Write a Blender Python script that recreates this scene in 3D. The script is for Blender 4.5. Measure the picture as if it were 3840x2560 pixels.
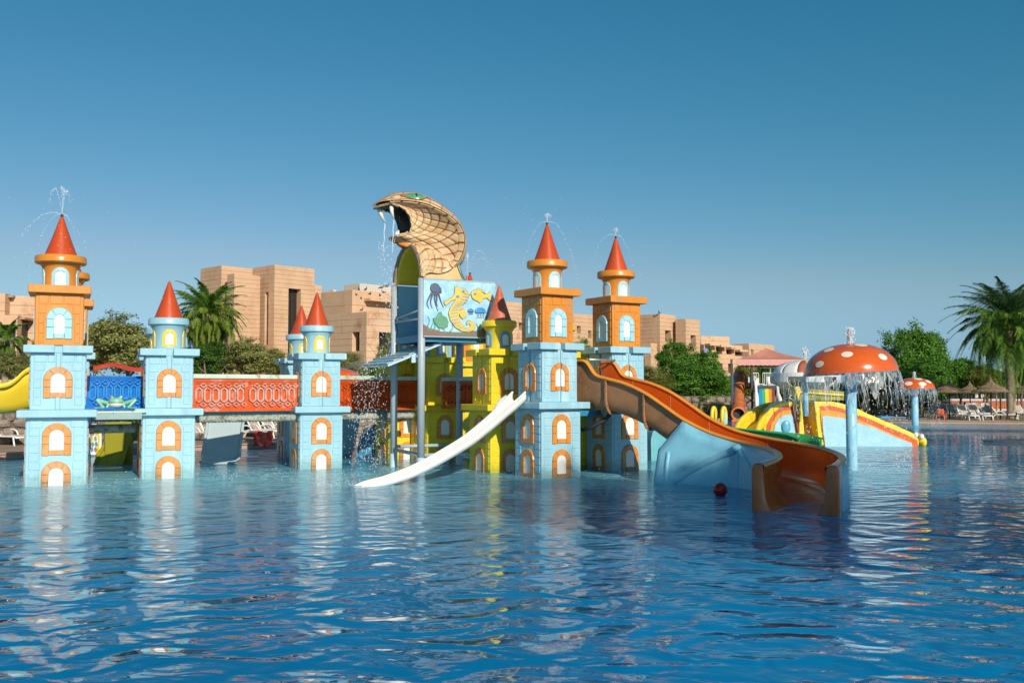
import bpy, bmesh, math, random
import numpy as np
from mathutils import Vector, Matrix
R = math.radians
random.seed(7); np.random.seed(7)
sc = bpy.context.scene
for o in list(bpy.data.objects): bpy.data.objects.remove(o)
COL = sc.collection

# ---------------------------------------------------------------- camera
F = 3733.0; H = 2.1; PT = math.atan2(183, F)
cam = bpy.data.objects.new('camera', bpy.data.cameras.new('camera')); COL.objects.link(cam)
cam.data.lens = 35; cam.data.sensor_width = 36; cam.data.clip_end = 3000; cam.data.clip_start = .1
cam.location = (0, 0, H); cam.rotation_euler = (R(90) + PT, 0, 0)
sc.camera = cam
sc.render.resolution_x = 1024; sc.render.resolution_y = 682
sc.render.engine = 'CYCLES'

# ---------------------------------------------------------------- light
SUN_AZ, SUN_EL = 25.0, 26.0       # degrees right of straight behind the camera, height
world = bpy.data.worlds.new('World'); sc.world = world; world.use_nodes = True
wn = world.node_tree.nodes; wl = world.node_tree.links; wn.clear()
sky = wn.new('ShaderNodeTexSky'); sky.sky_type = 'NISHITA'; sky.sun_disc = False
sky.sun_elevation = R(SUN_EL); sky.sun_rotation = R(180 - SUN_AZ)
sky.air_density = 1.0; sky.dust_density = 0.6; sky.ozone_density = 1.6
# the air in the photograph is clearer and more cyan than the model's: red falls off faster with height
SKYS = 0.085
sep = wn.new('ShaderNodeSeparateColor'); cmb = wn.new('ShaderNodeCombineColor'); wl.new(sky.outputs[0], sep.inputs[0])
def wm(op, a, b):
    q = wn.new('ShaderNodeMath'); q.operation = op
    for i, v in enumerate((a, b)):
        if isinstance(v, (int, float)): q.inputs[i].default_value = v
        else: wl.new(v, q.inputs[i])
    return q.outputs[0]
r2 = wm('MULTIPLY', wm('MULTIPLY', sep.outputs[0], sep.outputs[0]), 1.85 * SKYS)
g2 = wm('MULTIPLY', sep.outputs[1], .86)
wl.new(wm('MINIMUM', r2, wm('MULTIPLY', g2, .59)), cmb.inputs[0]); wl.new(g2, cmb.inputs[1]); wl.new(wm('MAXIMUM', wm('MULTIPLY', sep.outputs[2], .97), wm('MULTIPLY', g2, 1.27)), cmb.inputs[2])
bg = wn.new('ShaderNodeBackground'); bg.inputs[1].default_value = SKYS
wo = wn.new('ShaderNodeOutputWorld')
wl.new(cmb.outputs[0], bg.inputs[0]); wl.new(bg.outputs[0], wo.inputs[0])
sl = bpy.data.lights.new('sun', 'SUN'); sl.energy = 4.7; sl.angle = R(.5); sl.color = (1, .9, .76)
sun = bpy.data.objects.new('sun', sl); COL.objects.link(sun)
sd = Vector((math.sin(R(SUN_AZ)) * math.cos(R(SUN_EL)), -math.cos(R(SUN_AZ)) * math.cos(R(SUN_EL)), math.sin(R(SUN_EL))))
sun.rotation_euler = sd.to_track_quat('Z', 'Y').to_euler(); sun.location = (10, -10, 30)
sc.view_settings.view_transform = 'Standard'; sc.view_settings.look = 'None'
sc.view_settings.exposure = 0.0; sc.view_settings.gamma = 1

# ---------------------------------------------------------------- geometry of the shot: pixel of the photograph -> place at a known distance
_c, _s = math.cos(PT), math.sin(PT)
def ray(px, py):
    u = (px - 1920) / F; v = (1280 - py) / F
    return (u, _c - v * _s, _s + v * _c)
def G(px, py, z=0.0):
    r = ray(px, py); t = (z - H) / r[2]; return Vector((r[0] * t, r[1] * t, z))
def P(px, py, Y):
    r = ray(px, py); t = Y / r[1]; return Vector((r[0] * t, Y, H + r[2] * t))
def XP(px, Y): return (px - 1920) / F * Y / 1.0
def ZP(py, Y): return P(1920, py, Y).z

# ---------------------------------------------------------------- materials
MATS = {}
def nodes(name):
    m = bpy.data.materials.new(name); m.use_nodes = True
    n = m.node_tree.nodes; l = m.node_tree.links
    return m, n, l, n['Principled BSDF']
def paint(name, col, rough=.35, wear=None, wearamt=.0, var=.12, scale=3.0, bump=.0, metal=0, spec=.5, coat=0, wscale=1.6, streak=1.0, fine=0.0, grime=False):
    if name in MATS: return MATS[name]
    m, n, l, b = nodes(name)
    tc = n.new('ShaderNodeTexCoord'); mp = n.new('ShaderNodeMapping'); mp.inputs['Scale'].default_value = (1, 1, 1 / streak)
    l.new(tc.outputs['Object'], mp.inputs[0])
    geo = n.new('ShaderNodeNewGeometry'); l.new(geo.outputs['Position'], mp.inputs[0])
    nz = n.new('ShaderNodeTexNoise'); nz.inputs['Scale'].default_value = scale; nz.inputs['Detail'].default_value = 6; nz.inputs['Roughness'].default_value = .62
    l.new(mp.outputs[0], nz.inputs[0])
    mr = n.new('ShaderNodeMapRange'); mr.inputs[1].default_value = .25; mr.inputs[2].default_value = .75
    mr.inputs[3].default_value = 1 - var; mr.inputs[4].default_value = 1 + var
    l.new(nz.outputs[0], mr.inputs[0])
    vm = n.new('ShaderNodeVectorMath'); vm.operation = 'SCALE'; vm.inputs[0].default_value = col[:3]
    l.new(mr.outputs[0], vm.inputs['Scale'])
    out = vm.outputs[0]
    if wear is not None:
        n2 = n.new('ShaderNodeTexNoise'); n2.inputs['Scale'].default_value = wscale; n2.inputs['Detail'].default_value = 9; n2.inputs['Roughness'].default_value = .72
        l.new(mp.outputs[0], n2.inputs[0])
        m2 = n.new('ShaderNodeMapRange'); m2.inputs[1].default_value = .62 - wearamt * .3; m2.inputs[2].default_value = .74 - wearamt * .3
        l.new(n2.outputs[0], m2.inputs[0])
        mx = n.new('ShaderNodeMix'); mx.data_type = 'RGBA'; l.new(m2.outputs[0], mx.inputs[0]); l.new(out, mx.inputs[6]); mx.inputs[7].default_value = (*wear[:3], 1)
        out = mx.outputs[2]
    if grime:   # algae and lime deposit just above the waterline
        sx = n.new('ShaderNodeSeparateXYZ'); l.new(geo.outputs['Position'], sx.inputs[0])
        n4 = n.new('ShaderNodeTexNoise'); n4.inputs['Scale'].default_value = 9; n4.inputs['Detail'].default_value = 5; l.new(geo.outputs['Position'], n4.inputs[0])
        ad = n.new('ShaderNodeMath'); ad.operation = 'MULTIPLY_ADD'; l.new(n4.outputs[0], ad.inputs[0]); ad.inputs[1].default_value = -.42; l.new(sx.outputs[2], ad.inputs[2])
        m4 = n.new('ShaderNodeMapRange'); m4.inputs[1].default_value = -.16; m4.inputs[2].default_value = .10; m4.inputs[3].default_value = .75; m4.inputs[4].default_value = 0; l.new(ad.outputs[0], m4.inputs[0])
        m5 = n.new('ShaderNodeMix'); m5.data_type = 'RGBA'; l.new(m4.outputs[0], m5.inputs[0]); l.new(out, m5.inputs[6]); m5.inputs[7].default_value = (*grime, 1); out = m5.outputs[2]
    l.new(out, b.inputs['Base Color'])
    b.inputs['Roughness'].default_value = rough; b.inputs['Metallic'].default_value = metal
    b.inputs['Specular IOR Level'].default_value = spec; b.inputs['Coat Weight'].default_value = coat; b.inputs['Coat Roughness'].default_value = .12
    rr = n.new('ShaderNodeMapRange'); rr.inputs[3].default_value = max(.02, rough - .12); rr.inputs[4].default_value = min(1, rough + .15); l.new(nz.outputs[0], rr.inputs[0]); l.new(rr.outputs[0], b.inputs['Roughness'])
    if bump:
        n3 = n.new('ShaderNodeTexNoise'); n3.inputs['Scale'].default_value = scale * 9 if not fine else fine; n3.inputs['Detail'].default_value = 5; l.new(mp.outputs[0], n3.inputs[0])
        bp = n.new('ShaderNodeBump'); bp.inputs['Strength'].default_value = .6; bp.inputs['Distance'].default_value = bump; l.new(n3.outputs[0], bp.inputs['Height']); l.new(bp.outputs[0], b.inputs['Normal'])
    MATS[name] = m; return m

GB = dict(rough=.3, bump=.004, scale=2.2)
M_blue = paint('sky_blue_gelcoat', (.30, .53, .62), wear=(.45, .64, .70), wearamt=.28, streak=4, wscale=1.1, grime=(.20, .36, .36), var=.1, **GB)
M_bluej = M_blue
M_org = paint('orange_gelcoat', (.64, .235, .028), wear=(.50, .24, .08), wearamt=.25, streak=3, **GB)
M_frame = paint('ochre_window_stone', (.62, .24, .05), wear=(.62, .36, .18), wearamt=.3, streak=3, grime=(.26, .16, .07), **GB)
M_red = paint('red_cone_gelcoat', (.50, .065, .012), wear=(.33, .04, .02), wearamt=.1, streak=3, **GB)
M_redfade = paint('faded_red_cone', (.52, .14, .07), wear=(.5, .05, .012), wearamt=.35, streak=4, rough=.45, bump=.004)
M_yel = paint('yellow_gelcoat', (.74, .57, .03), wear=(.62, .52, .10), wearamt=.2, streak=4, grime=(.34, .36, .03), **GB)
M_yelw = paint('yellow_window_frame', (.80, .56, .06), **GB)
M_white = paint('white_pane', (.78, .76, .70), rough=.35, var=.08, wear=(.58, .56, .50), wearamt=.15, streak=3)
M_whiteslide = paint('white_slide_gelcoat', (.78, .76, .72), rough=.25, var=.06, bump=.002)
M_paleblue = paint('pale_blue_frame', (.33, .60, .68), **GB)
M_dblue = paint('turret_frame_blue', (.10, .34, .52), **GB)
M_cobalt = paint('cobalt_railing', (.015, .17, .58), rough=.18, var=.2, scale=4, bump=.004, coat=.5)
M_rail = paint('worn_orange_railing', (.66, .09, .012), wear=(.55, .33, .27), wearamt=.28, wscale=3.2, rough=.3, bump=.006, coat=.2)
M_trac = paint('worn_pink_tracery', (.60, .16, .06), wear=(.58, .36, .30), wearamt=.75, wscale=4, rough=.35, bump=.004)
M_tracb = paint('cobalt_tracery', (.03, .26, .66), rough=.2, coat=.5)
M_railb = paint('orange_railing', (.62, .085, .012), wear=(.45, .10, .03), wearamt=.15, wscale=3, rough=.22, bump=.006, coat=.3)
M_mint = paint('weathered_mint_handrail', (.52, .62, .50), wear=(.30, .11, .07), wearamt=.22, wscale=2.6, rough=.6, var=.1)
M_log = paint('mossy_pipe', (.36, .38, .32), wear=(.12, .13, .10), wearamt=.5, wscale=7, rough=.8, bump=.02)
M_grey = paint('grey_painted_steel', (.36, .42, .46), rough=.4, var=.06)
M_greyb = paint('pale_blue_steel', (.45, .62, .72), rough=.35)
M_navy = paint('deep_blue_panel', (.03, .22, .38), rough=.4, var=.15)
M_slide_in = paint('orange_slide_inside', (.64, .11, .010), wear=(.5, .12, .03), wearamt=.1, rough=.22, bump=.002, coat=.3, scale=1.5)
M_slide_out = paint('brown_slide_outside', (.35, .17, .075), wear=(.27, .13, .06), wearamt=.4, rough=.5, bump=.006, scale=2)
M_slide_rim = paint('orange_slide_rim', (.72, .27, .035), wear=(.6, .3, .12), wearamt=.2, rough=.3, bump=.002)
M_fair = paint('blue_fairing', (.22, .52, .66), wear=(.16, .42, .58), wearamt=.25, rough=.35, bump=.003, wscale=1.2)
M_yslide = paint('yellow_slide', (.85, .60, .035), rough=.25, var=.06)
M_olive = paint('shaded_slide_yellow', (.30, .28, .015), rough=.4, wear=(.10, .16, .03), wearamt=.3, streak=2)  # darker olive copy of the slide yellow, shade painted into the colour
M_gslide = paint('pale_grey_slide', (.42, .52, .54), rough=.22, var=.06)
M_green = paint('green_slide', (.05, .34, .10), rough=.25, wear=(.12, .45, .2), wearamt=.2)
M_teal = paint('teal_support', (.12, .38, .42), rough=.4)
M_cap = paint('red_mushroom_cap', (.64, .105, .012), rough=.18, wear=(.60, .14, .02), wearamt=.2, wscale=5, coat=.5, bump=.003)
M_spot = paint('cream_spot', (.78, .70, .58), rough=.3, var=.04)
M_post = paint('sky_blue_post', (.28, .55, .70), rough=.3, wear=(.5, .66, .74), wearamt=.2, streak=3)
M_black = paint('black_metal', (.02, .02, .022), rough=.5)
M_dark = paint('dark_opening', (.018, .014, .011), rough=.6)
M_tan = paint('sandstone_render', (.60, .385, .235), rough=.85, wear=(.53, .32, .19), wearamt=.35, wscale=.5, var=.1, scale=.8, bump=.02, streak=1.4)
M_tan2 = paint('sandstone_render_light', (.62, .41, .26), rough=.85, wear=(.45, .24, .12), wearamt=.3, wscale=.6, var=.1, scale=.8, bump=.02, streak=1.4)
M_joint = paint('wall_joint', (.42, .26, .155), rough=.9)
M_whitewall = paint('white_roof_block', (.60, .52, .44), rough=.9)
M_pink = paint('faded_pink_canvas', (.46, .19, .14), rough=.8, wear=(.38, .15, .10), wearamt=.3, var=.1)
M_pink2 = paint('pink_valance', (.60, .29, .24), rough=.8)
M_tube = paint('orange_tube', (.46, .17, .06), rough=.4, wear=(.5, .13, .03), wearamt=.2)
M_tubed = paint('orange_tube_flange', (.55, .11, .02), rough=.35)
M_bark = paint('bark', (.20, .15, .10), rough=.95, bump=.05, scale=4)
M_palmbark = paint('palm_trunk_bark', (.40, .31, .21), rough=.95, wear=(.2, .14, .09), wearamt=.4, wscale=3, bump=.06, scale=3)
M_thatch = paint('brown_thatch', (.30, .21, .12), rough=1, wear=(.14, .10, .06), wearamt=.4, wscale=8, bump=.08, scale=6, streak=.3)
M_lframe = paint('white_plastic', (.80, .78, .74), rough=.35, var=.03)
M_sling = paint('taupe_sling', (.42, .35, .28), rough=.8, var=.08)
M_rchair = paint('coral_plastic', (.62, .10, .05), rough=.4)
M_stone = paint('rubble_stone', (.26, .21, .17), rough=.95, wear=(.14, .11, .09), wearamt=.4, wscale=2.5, var=.3, bump=.03, scale=3)
M_deck = paint('paved_deck', (.36, .245, .17), rough=.85, wear=(.28, .19, .13), wearamt=.4, wscale=.6, var=.15, scale=2, bump=.008)
M_coping = paint('deck_coping', (.42, .28, .19), rough=.8, var=.12)
M_earth = paint('dry_earth', (.30, .22, .13), rough=1, var=.2, scale=.4, wear=(.16, .17, .06), wearamt=.4, wscale=.2)
M_steel = paint('galvanised_steel', (.5, .52, .53), rough=.35, metal=.7)
M_ball = paint('red_ball', (.42, .008, .012), rough=.25, var=.1)
M_frog = paint('green_frog', (.20, .46, .30), rough=.28, wear=(.32, .52, .42), wearamt=.3, coat=.3)
M_belly = paint('pale_frog_belly', (.55, .64, .55), rough=.3)
M_skin = paint('skin', (.45, .26, .18), rough=.5)
M_cloth = paint('black_clothes', (.02, .02, .025), rough=.9)
M_straw = paint('straw_hat', (.55, .38, .22), rough=.9)
M_lens = paint('eye_green', (.07, .30, .16), rough=.2, wear=(.25, .55, .35), wearamt=.3)

def leafmat(name, c1, c2, c3=None):
    m, n, l, b = nodes(name)
    g = n.new('ShaderNodeNewGeometry'); cr = n.new('ShaderNodeValToRGB')
    cr.color_ramp.elements[0].color = (*c1, 1); cr.color_ramp.elements[1].color = (*c2, 1)
    if c3: e = cr.color_ramp.elements.new(.93); e.color = (*c3, 1); cr.color_ramp.elements[1].position = .8; cr.color_ramp.elements[-1].color = (*c3, 1)
    l.new(g.outputs['Random Per Island'], cr.inputs[0]); l.new(cr.outputs[0], b.inputs['Base Color'])
    b.inputs['Roughness'].default_value = .6; b.inputs['Specular IOR Level'].default_value = .25
    t = n.new('ShaderNodeBsdfTranslucent'); l.new(cr.outputs[0], t.inputs[0])
    mx = n.new('ShaderNodeMixShader'); mx.inputs[0].default_value = .3
    l.new(b.outputs[0], mx.inputs[1]); l.new(t.outputs[0], mx.inputs[2]); l.new(mx.outputs[0], n['Material Output'].inputs[0])
    return m
L_olive = leafmat('olive_leaves', (.11, .16, .025), (.28, .34, .07), (.38, .37, .13))
L_green = leafmat('bright_leaves', (.05, .16, .015), (.16, .34, .04))
L_jac = leafmat('jacaranda_leaves', (.055, .17, .015), (.17, .36, .05))
L_dark = leafmat('dark_leaves', (.04, .11, .014), (.12, .24, .04))
L_yel = leafmat('yellowish_leaves', (.10, .14, .02), (.28, .30, .05))
L_palm = leafmat('palm_leaves', (.05, .14, .015), (.19, .32, .04))
L_palmd = leafmat('palm_leaves_dark', (.025, .07, .015), (.08, .16, .04))
L_palml = leafmat('palm_leaves_light', (.09, .17, .02), (.28, .36, .05))
L_dry = leafmat('dead_fronds', (.22, .14, .07), (.42, .28, .16))
L_grass = leafmat('pale_grass', (.24, .26, .10), (.60, .56, .36))

def clearwater(name, alpha_noise=.5, scale=8, tint=(.82, .9, .94), lo=.35, hi=.7, mn=0.0):
    m, n, l, b = nodes(name)
    b.inputs['Base Color'].default_value = (*tint, 1); b.inputs['Roughness'].default_value = .12; b.inputs['IOR'].default_value = 1.33
    b.inputs['Transmission Weight'].default_value = .25
    tr = n.new('ShaderNodeBsdfTransparent'); mx = n.new('ShaderNodeMixShader')
    g = n.new('ShaderNodeNewGeometry'); mp = n.new('ShaderNodeMapping'); mp.inputs['Scale'].default_value = (1, 1, .3); l.new(g.outputs['Position'], mp.inputs[0])
    z = n.new('ShaderNodeTexNoise'); z.inputs['Scale'].default_value = scale; z.inputs['Detail'].default_value = 7; z.inputs['Roughness'].default_value = .7; l.new(mp.outputs[0], z.inputs[0])
    mr = n.new('ShaderNodeMapRange'); mr.inputs[1].default_value = lo; mr.inputs[2].default_value = hi; mr.inputs[3].default_value = mn; mr.inputs[4].default_value = alpha_noise; l.new(z.outputs[0], mr.inputs[0])
    l.new(mr.outputs[0], mx.inputs[0]); l.new(tr.outputs[0], mx.inputs[1]); l.new(b.outputs[0], mx.inputs[2]); l.new(mx.outputs[0], n['Material Output'].inputs[0])
    return m
M_spray = clearwater('spray_water', .7, 20, (.9, .95, .97), .25, .6, .2)
M_strand = clearwater('strand_water', .62, 14, (.78, .84, .87), .35, .65, .05)
M_sheet = clearwater('falling_sheet_water', .6, 9, (.74, .80, .82), .40, .66)
M_mist = clearwater('mist_water', .35, 5, (.9, .93, .95), .35, .8)

# ---------------------------------------------------------------- mesh helpers
WM = {}
class MB:
    def __init__(s): s.v = []; s.f = []
    def add(s, v, f):
        k = len(s.v); s.v += [tuple(p) for p in v]; s.f += [tuple(i + k for i in q) for q in f]; return s
    def box(s, c, h, rot=0.0, M=None):
        pts = [Vector((x * h[0], y * h[1], z * h[2])) for z in (-1, 1) for y in (-1, 1) for x in (-1, 1)]
        rm = Matrix.Rotation(rot, 3, 'Z') if M is None else M
        pts = [rm @ p + Vector(c) for p in pts]
        return s.add(pts, [(0, 2, 3, 1), (4, 5, 7, 6), (0, 1, 5, 4), (2, 6, 7, 3), (0, 4, 6, 2), (1, 3, 7, 5)])
    def bar(s, a, b, w, t=None, up=(0, 0, 1)):
        a = Vector(a); b = Vector(b); t = t or w; d = (b - a); L = d.length
        if L < 1e-6: return s
        d.normalize(); u = Vector(up)
        if abs(d.dot(u)) > .98: u = Vector((1, 0, 0))
        x = d.cross(u).normalized(); y = x.cross(d)
        M = Matrix((d, x, y)).transposed()
        return s.box((a + b) / 2, (L / 2, w / 2, t / 2), M=M)
    def tube(s, pts, r, n=8, cap=True):
        pts = [Vector(p) for p in pts]; m = len(pts); rr = r if isinstance(r, (list, tuple)) else [r] * m
        k = len(s.v); ref = None
        for i, p in enumerate(pts):
            d = (pts[min(i + 1, m - 1)] - pts[max(i - 1, 0)]).normalized()
            if ref is None:
                ref = d.cross(Vector((0, 0, 1)) if abs(d.z) < .9 else Vector((1, 0, 0))).normalized()
            ref = (ref - d * ref.dot(d)).normalized(); b = d.cross(ref)
            for j in range(n):
                a = 2 * math.pi * j / n; s.v.append(tuple(p + (ref * math.cos(a) + b * math.sin(a)) * rr[i]))
        for i in range(m - 1):
            for j in range(n):
                s.f.append((k + i * n + j, k + i * n + (j + 1) % n, k + (i + 1) * n + (j + 1) % n, k + (i + 1) * n + j))
        if cap: s.f.append(tuple(k + j for j in reversed(range(n)))); s.f.append(tuple(k + (m - 1) * n + j for j in range(n)))
        return s
    def lathe(s, prof, n=32, c=(0, 0, 0), a0=0.0, a1=2 * math.pi):
        full = abs(a1 - a0 - 2 * math.pi) < 1e-6; k = len(s.v); na = n if full else n + 1
        for (r, z) in prof:
            for j in range(na):
                a = a0 + (a1 - a0) * j / n; s.v.append((c[0] + r * math.cos(a), c[1] + r * math.sin(a), c[2] + z))
        for i in range(len(prof) - 1):
            for j in range(n):
                j2 = (j + 1) % na
                s.f.append((k + i * na + j, k + i * na + j2, k + (i + 1) * na + j2, k + (i + 1) * na + j))
        return s
    def grid(s, rows):
        k = len(s.v); m = len(rows[0])
        for r in rows: s.v += [tuple(p) for p in r]
        for i in range(len(rows) - 1):
            for j in range(m - 1):
                s.f.append((k + i * m + j, k + i * m + j + 1, k + (i + 1) * m + j + 1, k + (i + 1) * m + j))
        return s
    def prism(s, poly, z0, z1):
        n = len(poly); k = len(s.v)
        s.v += [(p[0], p[1], z0) for p in poly] + [(p[0], p[1], z1) for p in poly]
        s.f.append(tuple(k + i for i in reversed(range(n)))); s.f.append(tuple(k + n + i for i in range(n)))
        for i in range(n): j = (i + 1) % n; s.f.append((k + i, k + j, k + n + j, k + n + i))
        return s
    def ell(s, c, r, n=12, m=8, M=None):
        k = len(s.v); M = M or Matrix.Identity(3); c = Vector(c)
        for i in range(m + 1):
            t = math.pi * i / m
            for j in range(n):
                a = 2 * math.pi * j / n
                s.v.append(tuple(c + M @ Vector((r[0] * math.sin(t) * math.cos(a), r[1] * math.sin(t) * math.sin(a), r[2] * math.cos(t)))))
        for i in range(m):
            for j in range(n):
                s.f.append((k + i * n + j, k + (i + 1) * n + j, k + (i + 1) * n + (j + 1) % n, k + i * n + (j + 1) % n))
        return s
    def mesh(s, name, mat, smooth=False):
        me = bpy.data.meshes.new(name); me.from_pydata(s.v, [], s.f); me.materials.append(mat)
        if smooth: me.polygons.foreach_set('use_smooth', [True] * len(me.polygons))
        me.update(); return me

def fixnormals(me):
    bm = bmesh.new(); bm.from_mesh(me); bmesh.ops.recalc_face_normals(bm, faces=bm.faces); bm.to_mesh(me); bm.free()
def setp(o, label=None, cat=None, group=None, kind=None):
    if label: o['label'] = label
    if cat: o['category'] = cat
    if group: o['group'] = group
    if kind: o['kind'] = kind
    return o
def link(name, me, parent=None, loc=(0, 0, 0), rot=0.0, world=False, **kw):
    o = bpy.data.objects.new(name, me); COL.objects.link(o); o.location = loc; o.rotation_euler = (0, 0, rot)
    if parent is not None:
        o.parent = parent
        if world:
            o.matrix_parent_inverse = WM.get(parent.name, Matrix.Identity(4)).inverted()
            WM[o.name] = Matrix.Identity(4)
    else: WM[o.name] = Matrix.Translation(loc) @ Matrix.Rotation(rot, 4, 'Z')
    return setp(o, **kw)
def obj(name, mb, mat, parent=None, smooth=False, bevel=0, solid=0, world=False, loc=(0, 0, 0), rot=0.0, fix=True, seg=2, autosm=False, off=-1, **kw):
    me = mb.mesh(name, mat, smooth)
    if fix: fixnormals(me)
    o = link(name, me, parent, loc, rot, world, **kw)
    if solid: m = o.modifiers.new('solid', 'SOLIDIFY'); m.thickness = solid; m.offset = off
    if bevel: m = o.modifiers.new('bevel', 'BEVEL'); m.width = bevel; m.segments = seg; m.limit_method = 'ANGLE'; m.angle_limit = R(35)
    return o
def thing(name, label, cat, loc=(0, 0, 0), rot=0.0, group=None):
    o = bpy.data.objects.new(name, None); COL.objects.link(o); o.location = loc; o.rotation_euler = (0, 0, rot); o.empty_display_size = .2
    WM[o.name] = Matrix.Translation(loc) @ Matrix.Rotation(rot, 4, 'Z')
    return setp(o, label, cat, group)
def copy_tree(o, parent=None, loc=None, rot=None, scale=None, label=None):
    c = o.copy(); COL.objects.link(c)
    if parent is not None: c.parent = parent
    if loc is not None: c.location = loc
    if rot is not None: c.rotation_euler = (0, 0, rot)
    if scale is not None: c.scale = (scale,) * 3
    if label: c['label'] = label
    for ch in list(KIDS.get(o.name, o.children)): copy_tree(ch, c)
    return c
KIDS = {}
def catmull(pts, n):
    pts = [np.array(p, float) for p in pts]; out = []
    q = [2 * pts[0] - pts[1]] + pts + [2 * pts[-1] - pts[-2]]
    for i in range(1, len(q) - 2):
        for k in range(n):
            t = k / n; a, b, c, d = q[i - 1], q[i], q[i + 1], q[i + 2]
            out.append(.5 * ((2 * b) + (-a + c) * t + (2 * a - 5 * b + 4 * c - d) * t * t + (-a + 3 * b - 3 * c + d) * t ** 3))
    out.append(pts[-1]); return out
def struct(name, mb, mat, **kw): return obj(name, mb, mat, kind='structure', **kw)
def pyw(me_obj): return me_obj
# ================================================================ ground, pool, water
DZ = .14
POOL = [(-40, 10), (-24, 24), (-15.7, 30.7), (-11.3, 34.7), (-8.5, 37.2), (-5, 40), (-1, 48), (3, 60), (8, 67.3), (15, 68.6), (22, 66.2), (26, 63.9), (32, 62.3), (40, 58.5), (60, 46), (60, -5.5), (-40, -5.5)]
def ring_ground():
    bm = bmesh.new()
    a = [bm.verts.new((x, y, DZ)) for x, y in POOL]
    b = [bm.verts.new(p) for p in [(-900, -300, DZ), (900, -300, DZ), (900, 1800, DZ), (-900, 1800, DZ)]]
    es = [bm.edges.new((l[i], l[(i + 1) % len(l)])) for l in (a, b) for i in range(len(l))]
    bmesh.ops.triangle_fill(bm, edges=es, use_beauty=True)
    for f in bm.faces:
        if f.normal.z < 0: f.normal_flip()
    me = bpy.data.meshes.new('ground'); bm.to_mesh(me); bm.free(); me.materials.append(M_earth); return me
link('ground', ring_ground(), kind='structure')
def offset_poly(pts, d):
    n = len(pts); out = []
    for i in range(n):
        p0, p1, p2 = (Vector(pts[(i + k) % n]) for k in (-1, 0, 1))
        e1 = (p1 - p0).normalized(); e2 = (p2 - p1).normalized()
        n1 = Vector((-e1.y, e1.x)); n2 = Vector((-e2.y, e2.x)); nn = (n1 + n2).normalized()
        out.append(p1 + nn * d / max(.5, nn.dot(n1)))
    return [(p.x, p.y) for p in out]
# paved deck round the pool (a strip), coping edge and inner pool wall
D0 = offset_poly(POOL, 7.0); C0 = offset_poly(POOL, .35)
mb = MB(); n = len(POOL)
mb.v = [(x, y, DZ + .006) for x, y in C0] + [(x, y, DZ + .006) for x, y in D0]
mb.f = [(i, (i + 1) % n, n + (i + 1) % n, n + i) for i in range(n)]
dk = struct('pool_deck', mb, M_deck)
mb = MB()
Ci = offset_poly(POOL, -.06)
for ring, z in ((C0, .01), (C0, .04), (Ci, .04), (Ci, 0.0), (POOL, 0.0), (POOL, -.16)):
    mb.v += [(x, y, DZ + z) for x, y in ring]
mb.f = [(k * n + i, k * n + (i + 1) % n, (k + 1) * n + (i + 1) % n, (k + 1) * n + i) for k in range(5) for i in range(n)]
struct('pool_coping', mb, M_coping)
# pool floor and wall
mf, nf, lf, bf = nodes('pool_tiles')
g = nf.new('ShaderNodeNewGeometry'); br = nf.new('ShaderNodeTexBrick'); br.offset = 0; br.squash = 1
br.inputs['Scale'].default_value = 1; br.inputs['Brick Width'].default_value = .12; br.inputs['Row Height'].default_value = .12; br.inputs['Mortar Size'].default_value = .007
br.inputs['Color1'].default_value = (.010, .24, .55, 1); br.inputs['Color2'].default_value = (.016, .32, .66, 1); br.inputs['Mortar'].default_value = (.14, .50, .70, 1)
lf.new(g.outputs['Position'], br.inputs[0])
# worn, lighter floor round the castle, where the pool is shallow
nzf = nf.new('ShaderNodeTexNoise'); nzf.inputs['Scale'].default_value = .6; nzf.inputs['Detail'].default_value = 5; lf.new(g.outputs['Position'], nzf.inputs[0])
mrf = nf.new('ShaderNodeMapRange'); mrf.inputs[1].default_value = .3; mrf.inputs[2].default_value = .7; mrf.inputs[3].default_value = .8; mrf.inputs[4].default_value = 1.25; lf.new(nzf.outputs[0], mrf.inputs[0])
vmf = nf.new('ShaderNodeVectorMath'); vmf.operation = 'SCALE'; lf.new(br.outputs[0], vmf.inputs[0]); lf.new(mrf.outputs[0], vmf.inputs['Scale'])
lf.new(vmf.outputs[0], bf.inputs['Base Color']); bf.inputs['Roughness'].default_value = .5
mb = MB(); mb.v = [(x, y, DZ - .17) for x, y in POOL] + [(x, y, -1.0) for x, y in POOL]; mb.f = [(i, (i + 1) % n, n + (i + 1) % n, n + i) for i in range(n)]
struct('pool_wall', mb, mf)
mb = MB(); mb.v = [(-50, -6, -1.0), (70, -6, -1.0), (70, 75, -1.0), (-50, 75, -1.0)]; mb.f = [(0, 1, 2, 3)]
struct('pool_floor', mb, mf)

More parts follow.
